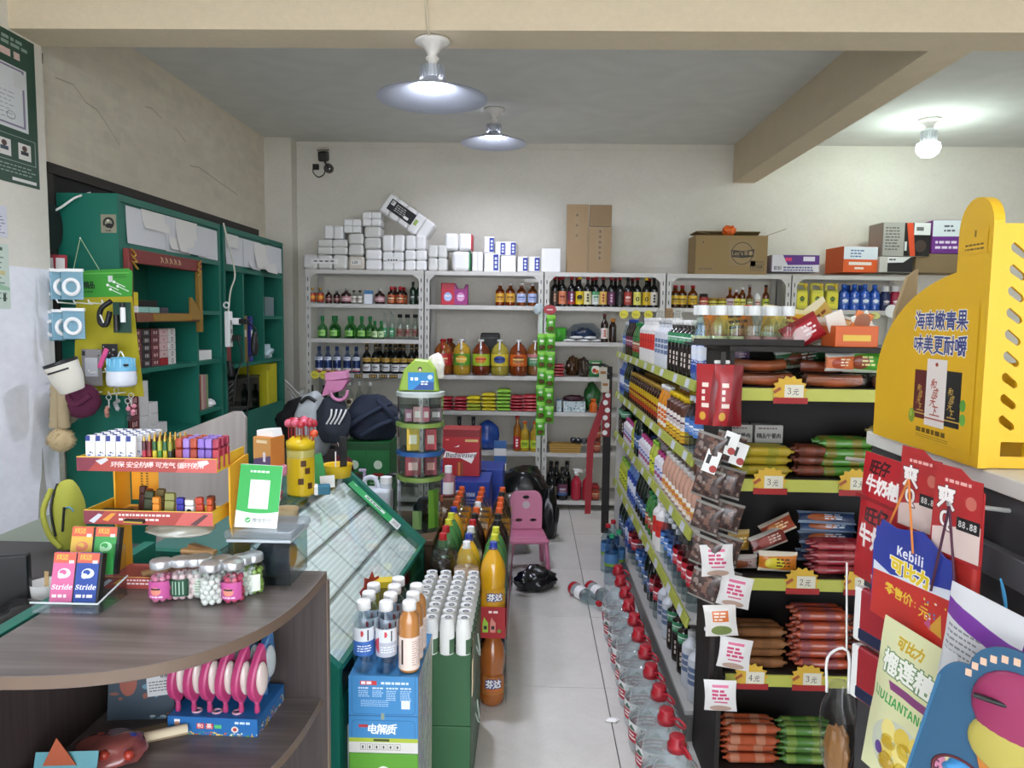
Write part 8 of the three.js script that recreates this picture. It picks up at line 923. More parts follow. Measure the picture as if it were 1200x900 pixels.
// ---------- end display facing the shop front ----------
const EZ = -2.45, EX0 = 0.66, EX1 = 1.42, EL = [1.445, 1.14, 0.8, 0.462, 0.115], kb = mat('#1b1411', 0.6);
{
  const t = thing('end_display', 'dark brown end display of sausages with lime price rails', 'display shelf', [(EX0 + EX1) / 2, 0, EZ]), w = EX1 - EX0;
  part(t, 'back_panel', box(w, 1.56, 0.02), kb, [0, 0, -0.34]); for (const s of [-1, 1]) part(t, 'side_panel', box(0.016, 1.56, 0.32), kb, [s * (w / 2 - 0.008), 0, -0.18]); part(t, 'top_shelf', box(w + 0.02, 0.018, 0.36, 0.002), kb, [0, 1.561, -0.17]);
  for (const y of EL) { part(t, 'shelf', box(w - 0.04, 0.016, 0.3), kb, [0, y - 0.0175, -0.17]); part(t, 'price_rail', box(w - 0.04, 0.042, 0.008, 0.002), mat('#c0c258', 0.45), [0.005, y - 0.046, -0.012]); }
  const card = (s) => { const g = model('burst_price_card'); part(g, 'card', ext(starShape(14, 0.048, 0.039, 1.25), 0.002), mat('#dcb13c', 0.6), [0, 0.012, 0]); part(g, 'red_foot', box(0.112, 0.02, 0.002), mat('#a8282a', 0.5), [0.004, -0.034, 0.0012]); decal(g, 'handwritten_price', print(120, 70, (c, W, H) => { fill(c, '#e4dfcc', 0, 0, W, H); tx(c, s, 18, 14, 40, '#24222c', { bold: false, font: 'serif', w: 0.07 }); tx(c, '元', 58, 22, 34, '#24222c', { w: 0.08, italic: 0.2 }); }), 0.062, 0.042, [0.014, 0.008, 0.0026]); part(g, 'sausage_print', box(0.026, 0.01, 0.0008), mat('#a85a34', 0.5), [-0.038, 0.006, 0.0024], [0, 0, 0.6]); return g; };
  const c3 = card('3'), c2 = card('2'), c4 = card('4');
  [[c3, 0.855, 0, 'price card reading 3 on the smoked sausage rail'], [c3, 0.802, 1, 'price card reading 3 under the yellow sausages'], [c2, 1.085, 1, 'price card reading 2 under the green sausages'], [c2, 0.925, 2, 'price card reading 2 under the orange bags'], [c2, 1.118, 2, 'price card reading 2 under the red sausages'], [c4, 0.769, 3, 'price card reading 4 under the brown sausages'], [c3, 0.962, 3, 'price card reading 3 under the orange-red sausages']].forEach(([g, x, k, l]) => place(g, 'burst ' + l, 'price card', [x, EL[k] - 0.02, EZ - 0.005]));
  // stacks of wrapped sausages
  const saus = (c, c2, len, r) => { const g = model('sausage'); part(g, 'sausage', lathe([[0.0001, -len / 2], [r * 0.35, -len / 2 + 0.004], [r * 0.3, -len / 2 + 0.012], [r * 0.9, -len / 2 + 0.022], [r, -len / 2 + 0.04], [r, len / 2 - 0.04], [r * 0.9, len / 2 - 0.022], [r * 0.3, len / 2 - 0.012], [r * 0.35, len / 2 - 0.004], [0.0001, len / 2]], 10).clone().rotateZ(PI / 2), mat(c, 0.3, { clearcoat: 0.5 }), [0, r, 0]); for (const x of [-0.3, 0.14]) part(g, 'wrapper_print', band(r * 1.015, len * 0.16, 10).clone().rotateZ(PI / 2), mat('#' + new THREE.Color(c).lerp(new THREE.Color(c2), 0.4).getHexString(), 0.35), [x * len + len * 0.08, r, 0]); return g; };
  const pile = (g, label, x, y, n, rows, r, group) => { for (let j = 0; j < rows; j++) for (let k = 0; k < n; k++) place(g, label, 'sausage', [x + rr(-0.006, 0.006), y + j * r * 1.9 + 0.0003, EZ - 0.055 - k * r * 2.06 - (j % 2) * r], rr(-0.02, 0.02), group); };
  pile(saus('#b9a02c', '#6a8a34', 0.21, 0.017), 'yellow and green wrapped sausage in its stack', 0.791, EL[1], 3, 3, 0.017, 'yellow-green sausages'); pile(saus('#4c8a2c', '#b0542c', 0.2, 0.0165), 'green wrapped sausage in its stack', 1.077, EL[1], 3, 4, 0.0165, 'green sausages'); pile(saus('#7a3a28', '#3a241c', 0.12, 0.018), 'dark red-brown sausage behind the green ones', 0.959, EL[1], 2, 3, 0.018, 'dark sausages between the stacks'); pile(saus('#a8924a', '#e0d49a', 0.2, 0.0175), 'gold foil sausage stacked beside the green ones', 1.262, EL[1], 3, 5, 0.0175, 'gold foil sausages');
  pile(saus('#9a2430', '#c86a6a', 0.2, 0.014), 'red wrapped sausage in its stack', 1.072, EL[2], 3, 4, 0.014, 'red sausages'); pile(saus('#a8283a', '#d08080', 0.2, 0.014), 'crimson sausage in the taller far stack', 1.26, EL[2], 3, 6, 0.014, 'crimson sausages');
  pile(saus('#8a5a34', '#5c3a20', 0.22, 0.018), 'brown wrapped sausage in its stack', 0.798, EL[3], 3, 4, 0.018, 'brown sausages'); pile(saus('#b04a2c', '#5a4a6a', 0.2, 0.0175), 'orange-red wrapped sausage in its stack', 1.027, EL[3], 3, 6, 0.0175, 'orange-red sausages'); pile(saus('#8a4028', '#4a2418', 0.2, 0.0175), 'rust brown sausage in the end stack', 1.222, EL[3], 3, 5, 0.0175, 'rust sausages');
  pile(saus('#b0502c', '#c8a48a', 0.2, 0.017), 'orange sausage on the lowest shelf', 0.798, EL[4], 3, 4, 0.017, 'orange sausages at the bottom'); pile(saus('#4a7a2c', '#a8b45a', 0.2, 0.0165), 'green sausage on the lowest shelf', 1, EL[4], 3, 4, 0.0165, 'green sausages at the bottom');
  // canned meat boxes
  const meat = model('meat_box'); part(meat, 'box', box(0.1, 0.075, 0.06, 0.003), mat('#b9b7b0', 0.5)); const mp = [print(120, 90, (c, W, H) => { fill(c, '#c4c1ba', 0, 0, W, H); lines(c, '#5a3a3a', 14, 12, 90, 1, 12, 5); tx(c, '精品午餐肉', 8, 36, 20, '#3a3632', { w: 0.13, gap: 0.04 }); fill(c, '#2c5a3a', 0, 76, W, 14); }), print(120, 90, (c, W, H) => { fill(c, '#24563a', 0, 0, W, H); disc(c, '#a86a66', 76, 46, 38, 26); disc(c, '#c89a94', 80, 42, 24, 14); lines(c, '#c8d8c8', 8, 60, 26, 2, 9, 4); })];
  for (const x of [0.749, 0.857]) for (let k = 0; k < 2; k++) { const o = place(meat, 'tinned meat box ' + (k ? 'on top of a pair' : 'at the bottom of a pair') + ' on the second end shelf', 'box', [x, EL[1] + 0.0005 + k * 0.076, -2.68], 0, 'tinned meat boxes'); decal(o, 'print', mp[1 - k], 0.098, 0.073, [0, 0.0375, 0.0306]); }
  // smoked sausages in clear packs on the first shelf
  const big = (c) => { const g = model('smoked_sausage'); part(g, 'sausage', tube([[-0.085, 0.022, 0], [-0.03, 0.018, 0.012], [0.03, 0.018, 0.012], [0.085, 0.024, 0]], 0.019, 20, 10), mat(c, 0.35)); part(g, 'clear_pack', box(0.21, 0.044, 0.06, 0.015), clear('#f0f4f0', 0.12)); return g; };
  const b1 = big('#a4522c'), b2 = big('#8a3a20'); [[0.796, -2.52, 0, b1], [1.014, -2.5, 0, b1], [0.814, -2.6, 0, b2], [1.031, -2.59, 0, b2], [1.234, -2.51, 0, b2], [0.784, -2.57, 1, b1], [1.009, -2.56, 1, b2], [1.227, -2.58, 1, b1]].forEach(([x, z, k, g], i) => place(g, 'smoked sausage in a clear pack on the first end shelf', 'sausage pack', [x, EL[0] + 0.0005 + k * 0.046, z], [0.08, -0.08, 0.08, -0.05, 0.1, -0.1, 0.08, 0.1][i], 'smoked sausage packs'));
  const bagP = (c1, c2, c3, t2) => print(130, 90, (c, W, H) => { fill(c, c1, 0, 0, W, H); disc(c, c2, W * 0.4, H * 0.55, W * 0.26, H * 0.28); poly(c, c3, 0, 0, W, 0, W, 14, 0, 22); poly(c, c3, 0, H, W, H, W, H - 10, 0, H - 18); lines(c, t2, W * 0.45, H * 0.3, W * 0.4, 3, 14, 7); }, 0.3);
  const put = (w, h, d, p, l, x, y, z, ry, rx = 0, rz = 0) => place(pouch('snack_bag', w, h, d, null, p), l, 'bag', [x, y + 0.008, z], ry, undefined, rx, rz);
  put(0.2, 0.07, 0.05, bagP('#2c6a3a', '#7a3a24', '#dfe4dc', '#e8ece4'), 'green sausage bag behind the smoked sausages', 0.96, EL[0] + 0.05, -2.64, 0.1, 0, 0.15); put(0.12, 0.08, 0.05, bagP('#4c9a2c', '#8a3c20', '#d8e4c8', '#f0e8a0'), 'bright green ham bag at the end of the first end shelf', 1.113, EL[0] + 0.04, -2.52, -0.1); put(0.1, 0.06, 0.04, bagP('#d8703a', '#a8401c', '#dcd8d0', '#f0e0c0'), 'orange snack pack among the smoked sausages', 1.031, EL[0] + 0.045, -2.5, 0.1); put(0.09, 0.06, 0.03, bagP('#7a5a86', '#c8a8c0', '#d8d0d4', '#f0e8ec'), 'small purple snack bag near the corner', 0.745, EL[0] + 0.06, -2.68, 0.2);
  // third shelf bags
  put(0.12, 0.05, 0.06, bagP('#b9a8a4', '#8a4a24', '#e0d8d4', '#7a3a34'), 'pinkish bread roll bag at the end of the third shelf', 0.735, EL[2] + 0.0005, -2.52, 0.1); put(0.11, 0.075, 0.05, bagP('#c89a3a', '#7a3c1c', '#e8c88a', '#fff0c0'), 'bun-printed snack bag behind the bread roll bag', 0.73, EL[2] + 0.045, -2.58, 0.2); put(0.13, 0.07, 0.04, bagP('#d07a28', '#d8c83a', '#e8dcc8', '#5a3a14'), 'orange snack bag with yellow panel on the third shelf', 0.856, EL[2] + 0.0005, -2.5, -0.1); put(0.14, 0.06, 0.04, bagP('#8a3a34', '#b0605a', '#d8d0c8', '#e8d8c8'), 'dark red nut bag lying on the third shelf', 0.856, EL[2] + 0.06, -2.57, 0.2, -0.3, 0.3); put(0.12, 0.06, 0.04, bagP('#a8482c', '#c87a3a', '#d8c8b8', '#f0d8b0'), 'rust-coloured nut bag topping the heap', 0.9, EL[2] + 0.1, -2.6, -0.2, -0.3, 0.5);
  for (let k = 0; k < 5; k++) put(0.2, 0.045, 0.03, bagP(['#24365a', '#2c4468', '#1c2c4c', '#34507a', '#24365a'][k], '#a8582c', '#8a9ab0', '#c8d0dc'), 'navy sausage bag with orange window, ' + ['lowest', 'second', 'third', 'fourth', 'topmost'][k] + ' of its heap', 1.065 + (k % 2) * 0.01, EL[2] + 0.001 + k * 0.034, -2.63 + (k % 3) * 0.012, 0.1 - k * 0.05, -0.5);
  // on top: tray of clear jelly bottles, snack bags and an orange carton
  const jb = model('jelly_bottle'); part(jb, 'bottle', lathe(outline(0.026, 0.012, 0.055, 0.085, 0.098), 14), clear('#eef4f0', 0.05)); part(jb, 'cap', cyl(0.021, 0.02, 0.032, 14), mat('#e2e4e2', 0.4), [0, 0.092, 0]);
  for (let k = 0; k < 6; k++) for (let j = 0; j < 2; j++) { const o = place(jb, (k < 3 ? 'clear jelly bottle with white cap and lemon base' : 'clear jelly bottle with white cap and pink base') + ' in the top tray', 'jelly bottle', [0.575 + k * 0.056, 1.5872, -2.5 - j * 0.058], 0, k < 3 ? 'lemon jelly bottles' : 'pink jelly bottles'); part(o, 'contents', lathe(filled(0.025, 0.022), 12), liquid(k < 3 ? '#d2d2a4' : '#c08a8c')); }
  const tr = thing('bottle_tray', 'shallow brown tray under the clear jelly bottles', 'tray', [0.575 + 0.14, 1.5795, -2.53]); part(tr, 'tray', box(0.36, 0.007, 0.15, 0.002), kb); part(tr, 'tray_lip', box(0.36, 0.02, 0.003), kb, [0, 0.002, 0.076]);
  put(0.18, 0.12, 0.06, bagP('#d87a1c', '#e8b43a', '#c8541c', '#3a1c10'), 'orange snack bag lying behind the jelly bottles', 0.704, 1.584, -2.64, 0.05, -0.15, 0.1); put(0.17, 0.12, 0.06, bagP('#d8a01c', '#e8c85a', '#e8d8a0', '#a83a1c'), 'yellow snack bag lying behind the jelly bottles', 0.894, 1.584, -2.66, -0.1, -0.15, -0.15); put(0.2, 0.13, 0.06, bagP('#c8a04a', '#a8642c', '#dfd4b0', '#7a3a1c'), 'tall tan snack bag leaning up behind the red bag', 1.05, 1.584, -2.72, 0.2, -0.1, 0.6); put(0.14, 0.09, 0.04, bagP('#a8202c', '#d8b8b8', '#8a1820', '#f0e0e0'), 'red snack bag leaning beside the jelly bottles', 0.929, 1.5795, -2.5, 0.1, -0.2, 0.5); put(0.08, 0.09, 0.05, bagP('#c8a284', '#b88a6a', '#e0d4c4', '#8a5a3c'), 'pale brown bun bag beside the orange carton', 0.996, 1.5795, -2.6, 0.1); put(0.16, 0.1, 0.06, bagP('#b0602c', '#d8a46a', '#e4dccc', '#f0e0c0'), 'copper and white snack bag at the back of the top', 1.142, 1.5795, -2.74, -0.2, -0.4, -0.35);
  const oc = thing('orange_carton', 'orange open carton of snacks on the end display', 'carton', [1.067, 1.5795, -2.52]); part(oc, 'carton', box(0.14, 0.07, 0.12, 0.003), mat('#d8642a', 0.5)); part(oc, 'print', box(0.09, 0.02, 0.001), mat('#e8c04a', 0.5), [0, 0.02, 0.0606]); for (const [x, r, c] of [[-0.04, 0.4, '#e8e0d4'], [0.02, -0.3, '#d87a3c'], [0.05, 0.5, '#dfe0d4']]) part(oc, 'snack_pack', box(0.06, 0.07, 0.012, 0.004), mat(c, 0.4), [x, 0.05, 0.01], [0.2, 0, r]);
}
// ---------- strips of packets hanging at the corner of the end display ----------
{
  const rp = print(120, 200, (c, w, h) => { fill(c, '#a81f26', 0, 0, w, h); poly(c, '#7c141c', 80, 0, 120, 0, 120, 200, 60, 200); lines(c, '#f0dcd0', 30, 60, 34, 4, 22, 14); disc(c, '#d8a43c', 36, 168, 14); }, 0.3);
  const cardBody = (x, y, z) => { const s = thing('hanging_strip', 'black wire display strip at the corner of the end display', 'display strip', [0.625, 0, -2.44]); part(s, 'strip', box(0.016, 1.2, 0.004), dark, [0, 0.36, 0.02]); for (let k = 0; k < 6; k++) part(s, 'clip', box(0.05, 0.012, 0.012, 0.003), white, [0, 0.62 + k * 0.18, 0.006]); }; cardBody();
  for (const [x, z, r] of [[0.585, -2.42, -0.5], [0.64, -2.4, -0.1]]) place(pouch('red_pouch', 0.09, 0.2, 0.03, null, rp), x < 0.6 ? 'red snack pouch hanging at the inner corner of the end display' : 'red snack pouch hanging at the front corner of the end display', 'pouch', [x, 1.32, z], r);
  const dp = print(90, 90, (c, w, h) => { fill(c, '#4a3a36', 0, 0, w, h); for (let k = 0; k < 40; k++) disc(c, pick(['#6a4a42', '#3a2c2a', '#7a5a4e', '#8a7a72']), rr(0, w), rr(0, h), rr(3, 12), rr(2, 8)); fill(c, '#8a8680', 0, 0, w, 8); fill(c, '#8a8680', 0, h - 8, w, 8); }, 0.2);
  for (let k = 0; k < 5; k++) for (let j = 0; j < 2; j++) place(pouch('dried_snack_pouch', 0.095, 0.1, 0.03, null, dp), 'dark dried snack pouch in the hanging double strip', 'pouch', [0.572 + j * 0.07, 1.2 - k * 0.113, -2.395 - j * 0.012 + (1 - j) * 0.01], -0.55 + j * 0.25, 'dark dried snack pouches', 0, -0.22);
  for (const [x, y, z, l] of [[0.575, 1.175, -2.365, 'inner'], [0.63, 1.235, -2.36, 'middle'], [0.662, 1.2, -2.37, 'outer']]) { const t = thing('pouch_price_tag', 'white price tag with dark numerals on the ' + l + ' hanging pouch', 'price tag', [x, y, z], -0.4); part(t, 'tag', box(0.045, 0.075, 0.002), white, [0, 0, 0], [0, 0, -0.3]); part(t, 'seal', cyl(0.012, 0.012, 0.001, 14).clone().rotateX(PI / 2), mat('#a83a34', 0.5), [0.016, 0.012, 0.0015]); part(t, 'numeral', box(0.012, 0.03, 0.001), black, [-0.002, 0.03, 0.0014], [0, 0, -0.3]); }
  const wp = print(120, 150, (c, w, h) => { fill(c, '#e2dedc', 0, 0, w, h); fill(c, '#d8628a', 30, 20, 60, 12); lines(c, '#c83a6a', 28, 42, 66, 3, 17, 11); fill(c, '#c83a6a', 36, 98, 50, 6); disc(c, '#b89a8a', 60, 132, 40, 16); }, 0.35), op = print(120, 150, (c, w, h) => { fill(c, '#e4dfda', 0, 0, w, h); fill(c, '#d8702c', 30, 26, 60, 50); lines(c, '#f4e8dc', 36, 34, 48, 3, 14, 7); disc(c, '#7a8a4a', 60, 118, 38, 24); }, 0.35);
  [[0.62, 0.835, 0.1, wp], [0.668, 0.735, -0.15, wp], [0.64, 0.635, 0.12, op], [0.678, 0.525, -0.1, wp], [0.645, 0.38, 0.05, wp]].forEach(([x, y, r, p], k) => place(pouch('white_snack_pouch', 0.105, 0.105, 0.025, null, p), 'white snack pouch with ' + (k === 2 ? 'orange' : 'pink') + ' print, ' + ['first', 'second', 'third', 'fourth', 'fifth'][k] + ' down the hanging chain', 'pouch', [x, y, -2.36], -0.15, undefined, 0, r));
}
// ---------- hanging green snacks, straps and tags between the shelves ----------
{
  const gp = print(80, 100, (c, w, h) => { fill(c, '#58b02c', 0, 0, w, h); fill(c, '#8ad04a', 0, 0, w, 22); disc(c, '#5a4a24', 40, 78, 30, 14); disc(c, '#8a6a3a', 30, 80, 9); disc(c, '#7a5a2c', 52, 82, 9); fill(c, '#e8f0d0', 22, 36, 36, 12); }, 0.3), g = pouch('green_snack_packet', 0.078, 0.145, 0.03, null, gp);
  for (let j = 0; j < 2; j++) for (let k = 0; k < (j ? 6 : 6); k++) place(g, 'small green snack packet in the hanging double chain', 'snack packet', [j ? 0.168 : 0.096, j ? 1.545 - k * 0.155 : 1.385 - k * 0.145, -6.305], rr(-0.1, 0.1), 'green snack packets on the shelving upright', 0, rr(-0.05, 0.05));
  const s = thing('snack_chain_strip', 'pale strip with clip that carries the green snack packets', 'display strip', [0.085, 0, -6.33]); part(s, 'strip', box(0.03, 1.2, 0.003), mat('#cfe0cc', 0.5), [0, 0.55, 0]); part(s, 'tie', blob([0.07, 0.08, 0.02], 0.4, 4, 3), mat('#b8c8c8', 0.4), [-0.02, 1.7, 0.008]);
  const r = thing('red_strap', 'long red strap hanging beside the low bottles', 'strap', [0, 0, 0]); const rs = mat('#a01f28', 0.5); part(r, 'upper_strap', ext([[0.6, 1.003], [0.643, 0.989], [0.539, 0.632], [0.481, 0.666]], 0.004), rs, [0, 0, -6.1]); part(r, 'lower_strap', ext([[0.481, 0.674], [0.538, 0.646], [0.524, 0.04], [0.474, 0.039]], 0.004), rs, [0, 0, -6.098]);
  const p = thing('brown_post', 'dark brown post beyond the gondola end', 'post', [0.602, 0, -5.7]); part(p, 'post', box(0.055, 1.3, 0.055, 0.004), kb); part(p, 'hook', rod([0, 1.24, 0.02], [-0.02, 1.26, 0.06], 0.005), steel); part(p, 'arm', box(0.14, 0.02, 0.02), kb, [-0.06, 1.28, -0.36]); part(p, 'brace', box(0.02, 0.02, 0.36), kb, [0, 1.28, -0.2]);
  const d = thing('polka_strip', 'red strip with white dots hanging on the brown post', 'strip', [0.588, 0.764, -5.655]); part(d, 'strip', box(0.06, 0.36, 0.004), mat('#8f1822', 0.5)); for (let k = 0; k < 6; k++) part(d, 'white_dot', cyl(0.02, 0.02, 0.001, 14).clone().rotateX(PI / 2), white, [(k % 2) * 0.016 - 0.008, 0.03 + k * 0.058, 0.002]);
  [[0, 0.02, 'cream paper tag with brown print hanging on the brown post'], [0.018, -0.07, 'second paper tag hanging under the first on the brown post']].forEach(([dx, dy, l]) => { const t = thing('paper_tag', l, 'tag', [0.553 + dx, 1.238 + dy - 0.06, -5.62 + dx * 0.5]); part(t, 'tag', box(0.06, 0.1, 0.002), mat('#d4ccba', 0.7)); part(t, 'print', box(0.04, 0.02, 0.0006), mat('#a8703a', 0.6), [0, 0.05, 0.0012]); });
}
// ---------- display stand at the front: yellow board and hanging sweets ----------
const NX = 0.76;
{
  const t = thing('front_shelf', 'black shelf unit with white top under the yellow display', 'shelf unit', [1.02, 0, -1.1]); part(t, 'top_board', box(0.5, 0.03, 1.2, 0.003), mat('#d8d5cd', 0.5), [0, 1.385, 0]); part(t, 'side_panel', box(0.02, 1.385, 1.18), mat('#3c3c3e', 0.5), [-0.23, 0, 0]); part(t, 'back_panel', box(0.46, 1.385, 0.02), mat('#2c2a2a', 0.6), [0.01, 0, -0.58]); part(t, 'inner_rail', box(0.02, 0.05, 1.1, 0.003), mat('#55565a', 0.5), [-0.255, 1.25, 0]);
  for (let k = 0; k < 4; k++) part(t, 'peg', rod([-0.24, 1.36, 0.26 - k * 0.13 - 0.36], [-0.34, 1.37, 0.26 - k * 0.13 - 0.36], 0.004), steel);
}
{
  const t = thing('yellow_display', 'big yellow betel nut display board with perforated side', 'display board', [NX, 1.4165, -1.26], 0), ym = mat('#deae18', 0.45);
  // outline in (distance from the near edge, height)
  const s = new THREE.Shape(); s.moveTo(0, 0); s.lineTo(0, 0.405); s.bezierCurveTo(0, 0.475, 0.1, 0.48, 0.1, 0.4); s.lineTo(0.1, 0.335); s.bezierCurveTo(0.24, 0.315, 0.365, 0.25, 0.385, 0.14); s.lineTo(0.385, 0.0); s.lineTo(0, 0);
  part(t, 'front_board', ext(s, 0.018, 0, 20), ym, [0, 0.0005, 0], [0, PI / 2, 0]);
  const art = print(560, 620, (c, w, h) => {
    fill(c, '#dfae19', 0, 0, w, h); tx(c, '海南嫩青果', 60, 30, 78, '#2c3a7c', { w: 0.115, outline: '#ece4d8', ow: 0.06, gap: 0.1 }); tx(c, '味美更耐嚼', 60, 140, 78, '#2c3a7c', { w: 0.115, outline: '#ece4d8', ow: 0.06, gap: 0.1 });
    const pack = (x, y, ww, hh, bg, fg) => { fill(c, bg, x, y, ww, hh); [...'和成天下'].forEach((ch, i) => tx(c, ch, x + ww * (0.3 + 0.1 * (i % 2)), y + hh * (0.3 + i * 0.13), ww * 0.26, fg, { w: 0.12, italic: 0.3 })); fill(c, fg, x, y + hh * 0.88, ww, 6); fill(c, fg, x + ww * 0.25, y + hh * 0.82, ww * 0.5, 5); };
    pack(84, 300, 120, 226, '#5e1f1a', '#c8a24a'); pack(340, 290, 128, 244, '#20201f', '#c8a24a'); pack(188, 244, 164, 306, '#e4dad2', '#a8402c'); disc(c, '#a8402c', 268, 268, 12, 9); disc(c, '#7f9a2c', 74, 520, 28, 34); disc(c, '#a8bc4a', 66, 510, 10, 18); disc(c, '#5a9a3a', 486, 430, 22, 26); disc(c, '#6aaa44', 490, 490, 22, 26); lines(c, '#6a5210', 120, 566, 280, 1, 30, 22); lines(c, '#7a6014', 120, 598, 280, 2, 9, 3);
  }, 0.45);
  decal(t, 'poster_print', art, 0.2316, 0.256, [-0.0012, 0.15, -0.138], [0, -PI / 2, 0]); decal(t, 'small_print', print(100, 60, (c, w, h) => { fill(c, '#dfae19', 0, 0, w, h); fill(c, '#7a5c10', 46, 4, 7, 16); lines(c, '#6a5010', 10, 36, 80, 2, 10, 4); }), 0.07, 0.042, [-0.0012, 0.385, -0.048], [0, -PI / 2, 0]);
  // perforated crate beside the board
  const cs = new THREE.Shape(); cs.moveTo(0, 0); cs.lineTo(0.3, 0); cs.lineTo(0.3, 0.41); cs.lineTo(0, 0.41); cs.lineTo(0, 0);
  for (let r = 0; r < 9; r++) for (let k = 0; k < 6; k++) { const x = 0.024 + k * 0.046, y = 0.075 + r * 0.036, p = new THREE.Path(); p.moveTo(x - 0.004, y + 0.016); p.lineTo(x + 0.014, y + 0.001); p.quadraticCurveTo(x + 0.021, y - 0.008, x + 0.011, y - 0.011); p.lineTo(x - 0.008, y + 0.002); p.quadraticCurveTo(x - 0.014, y + 0.013, x - 0.004, y + 0.016); cs.holes.push(p); }
  for (let k = 0; k < 4; k++) { const x = 0.02 + k * 0.07, p = new THREE.Path(); p.moveTo(x, 0.02); p.lineTo(x + 0.04, 0.02); p.lineTo(x + 0.04, 0.045); p.lineTo(x, 0.045); cs.holes.push(p); }
  part(t, 'perforated_side', ext(cs, 0.006, 0, 4), ym, [0.0185, 0.0005, -0.01]); part(t, 'crate_back', box(0.3, 0.16, 0.006), ym, [0.178, 0.0005, -0.385]); part(t, 'crate_floor', box(0.3, 0.006, 0.36), ym, [0.178, 0.0005, -0.2]); part(t, 'crate_side', box(0.006, 0.2, 0.36), ym, [0.33, 0.0005, -0.2]);
  const inner = thing('kraft_card', 'brown card panel standing behind the yellow board', 'card', [NX + 0.04, 1.4235, -1.67]); part(inner, 'panel', ext([[0, 0], [0.1, 0], [0.1, 0.36], [0.05, 0.34], [0.0, 0.26]], 0.006), mat('#a58f6c', 0.8), [0, 0, 0], [0, 0.7, 0]);
}
const hang = (name, label, cat, w, h, p, u, y0, z, o = {}) => { const t = thing(name, label, cat, [u, y0, z], o.ry ?? -1.45); t.rotation.order = 'YXZ'; t.rotation.z = o.rz ?? 0; t.rotation.x = o.rx ?? 0; return t; };
{
  const rd = mat('#b01c26', 0.3), milk = print(200, 330, (c, w, h) => { fill(c, '#b51d27', 0, 0, w, h); tx(c, '旺仔', 30, 14, 32, '#3a1014', { w: 0.16 }); tx(c, '牛奶糖', 26, 52, 38, '#f4ece8', { w: 0.18 }); fill(c, '#8f141c', 0, 108, w, 8); tx(c, '旺仔', 44, 128, 40, '#3a1014', { w: 0.16 }); tx(c, '牛奶糖', 20, 178, 52, '#f4ece8', { w: 0.18 }); disc(c, '#d8b48a', 150, 262, 24); fill(c, '#6a9ac0', 118, 254, 66, 14); lines(c, '#f0e0dc', 70, 300, 90, 1, 22, 16); }, 0.3);
  { const o = place(pouch('milk_candy_bag', 0.16, 0.26, 0.04, null, milk), 'red milk candy bag with white lettering on its peg', 'candy bag', [0.695, 1.14, -1.43], -1.3, undefined, 0, -0.06); part(o, 'seam', box(0.15, 0.006, 0.006), mat('#8a1018', 0.4), [0, 0.17, 0.016]); }
  const q = print(180, 240, (c, w, h) => { const g = c; fill(g, '#b02a2c', 0, 0, w, h); poly(g, '#e0c8c0', 0, 170, w, 130, w, h, 0, h); tx(g, '爽', 16, 40, 62, '#f4ece8', { w: 0.17, outline: '#5a1c1c', ow: 0.04 }); tx(g, 'Q', 24, 106, 58, '#f4ece8', { outline: '#5a1c1c', ow: 0.06 }); lines(g, '#e8b0a8', 40, 14, 110, 1, 16, 10); fill(g, '#1f1c1c', 92, 118, 84, 38); tx(g, '88.88', 98, 126, 22, '#e8e4e0', { font: 'monospace', sx: 0.9 }); disc(g, '#c86a5a', 140, 70, 20); }, 0.35);
  for (const [z, y, n] of [[-1.3, 1.29, 'beside the milk candy'], [-1.185, 1.28, 'nearest the cone-shaped card']]) { const t = hang('price_hanger', 'red hang card with price digits and white lettering ' + n, 'hang card', 0, 0, 0, 0.69, y, z, { ry: -1.35, rz: 0.0 }); part(t, 'card', ext(shapeOf([[-0.055, 0.005], [0.045, 0], [0.052, 0.01], [0.05, 0.12], [0.0, 0.15], [-0.05, 0.15]]), 0.002), mat('#b02a2c', 0.4)); decal(t, 'print', q, 0.098, 0.13, [-0.001, 0.072, 0.0028]); part(t, 'red_pack', box(0.07, 0.22, 0.016, 0.006), mat('#b8322c', 0.35), [0.0, -0.2, -0.012]); }
  // blue and red header card with the durian sweets
  const kb2 = print(360, 380, (c, w, h) => { fill(c, '#2c3a96', 0, 0, w, h); poly(c, '#dfe4ee', 0, 150, 90, 176, w, 110, w, 200, 0, 240); tx(c, 'Kebili', 110, 40, 46, '#f2f0f4', { sx: 0.9 }); tx(c, '可比力', 88, 98, 58, '#e8c81c', { w: 0.2, outline: '#f4f0e8', ow: 0.07 }); poly(c, '#c8322a', 0, 190, w, 150, w, h, 0, h); tx(c, '零售价', 70, 216, 42, '#e8c23a', { w: 0.14 }); fill(c, '#e8c23a', 214, 230, 6, 6); fill(c, '#e8c23a', 214, 246, 6, 6); tx(c, '元', 236, 228, 44, '#e8c23a', { w: 0.13 }); poly(c, '#d8a03a', 280, 300, 330, 220, 340, 310); poly(c, '#c85a8a', 262, 290, 286, 250, 292, 300); for (let k = 0; k < 14; k++) disc(c, pick(['#d8c83a', '#e4e4ec', '#3a8ac8']), rr(250, 350), rr(190, 260), 4); }, 0.4);
  const t = hang('header_card', 'blue and red header card with yellow lettering above the durian sweets', 'hang card', 0, 0, 0, 0.665, 1.12, -1.27, { ry: -1.4, rz: -0.03 }); part(t, 'card', ext(shapeOf([[-0.1, 0], [0.095, 0], [0.1, 0.13], [0.085, 0.16], [0.02, 0.19], [-0.045, 0.175], [-0.085, 0.18], [-0.105, 0.13]]), 0.003), mat('#2c3a96', 0.4)); decal(t, 'print', kb2, 0.194, 0.165, [-0.002, 0.083, 0.0036]);
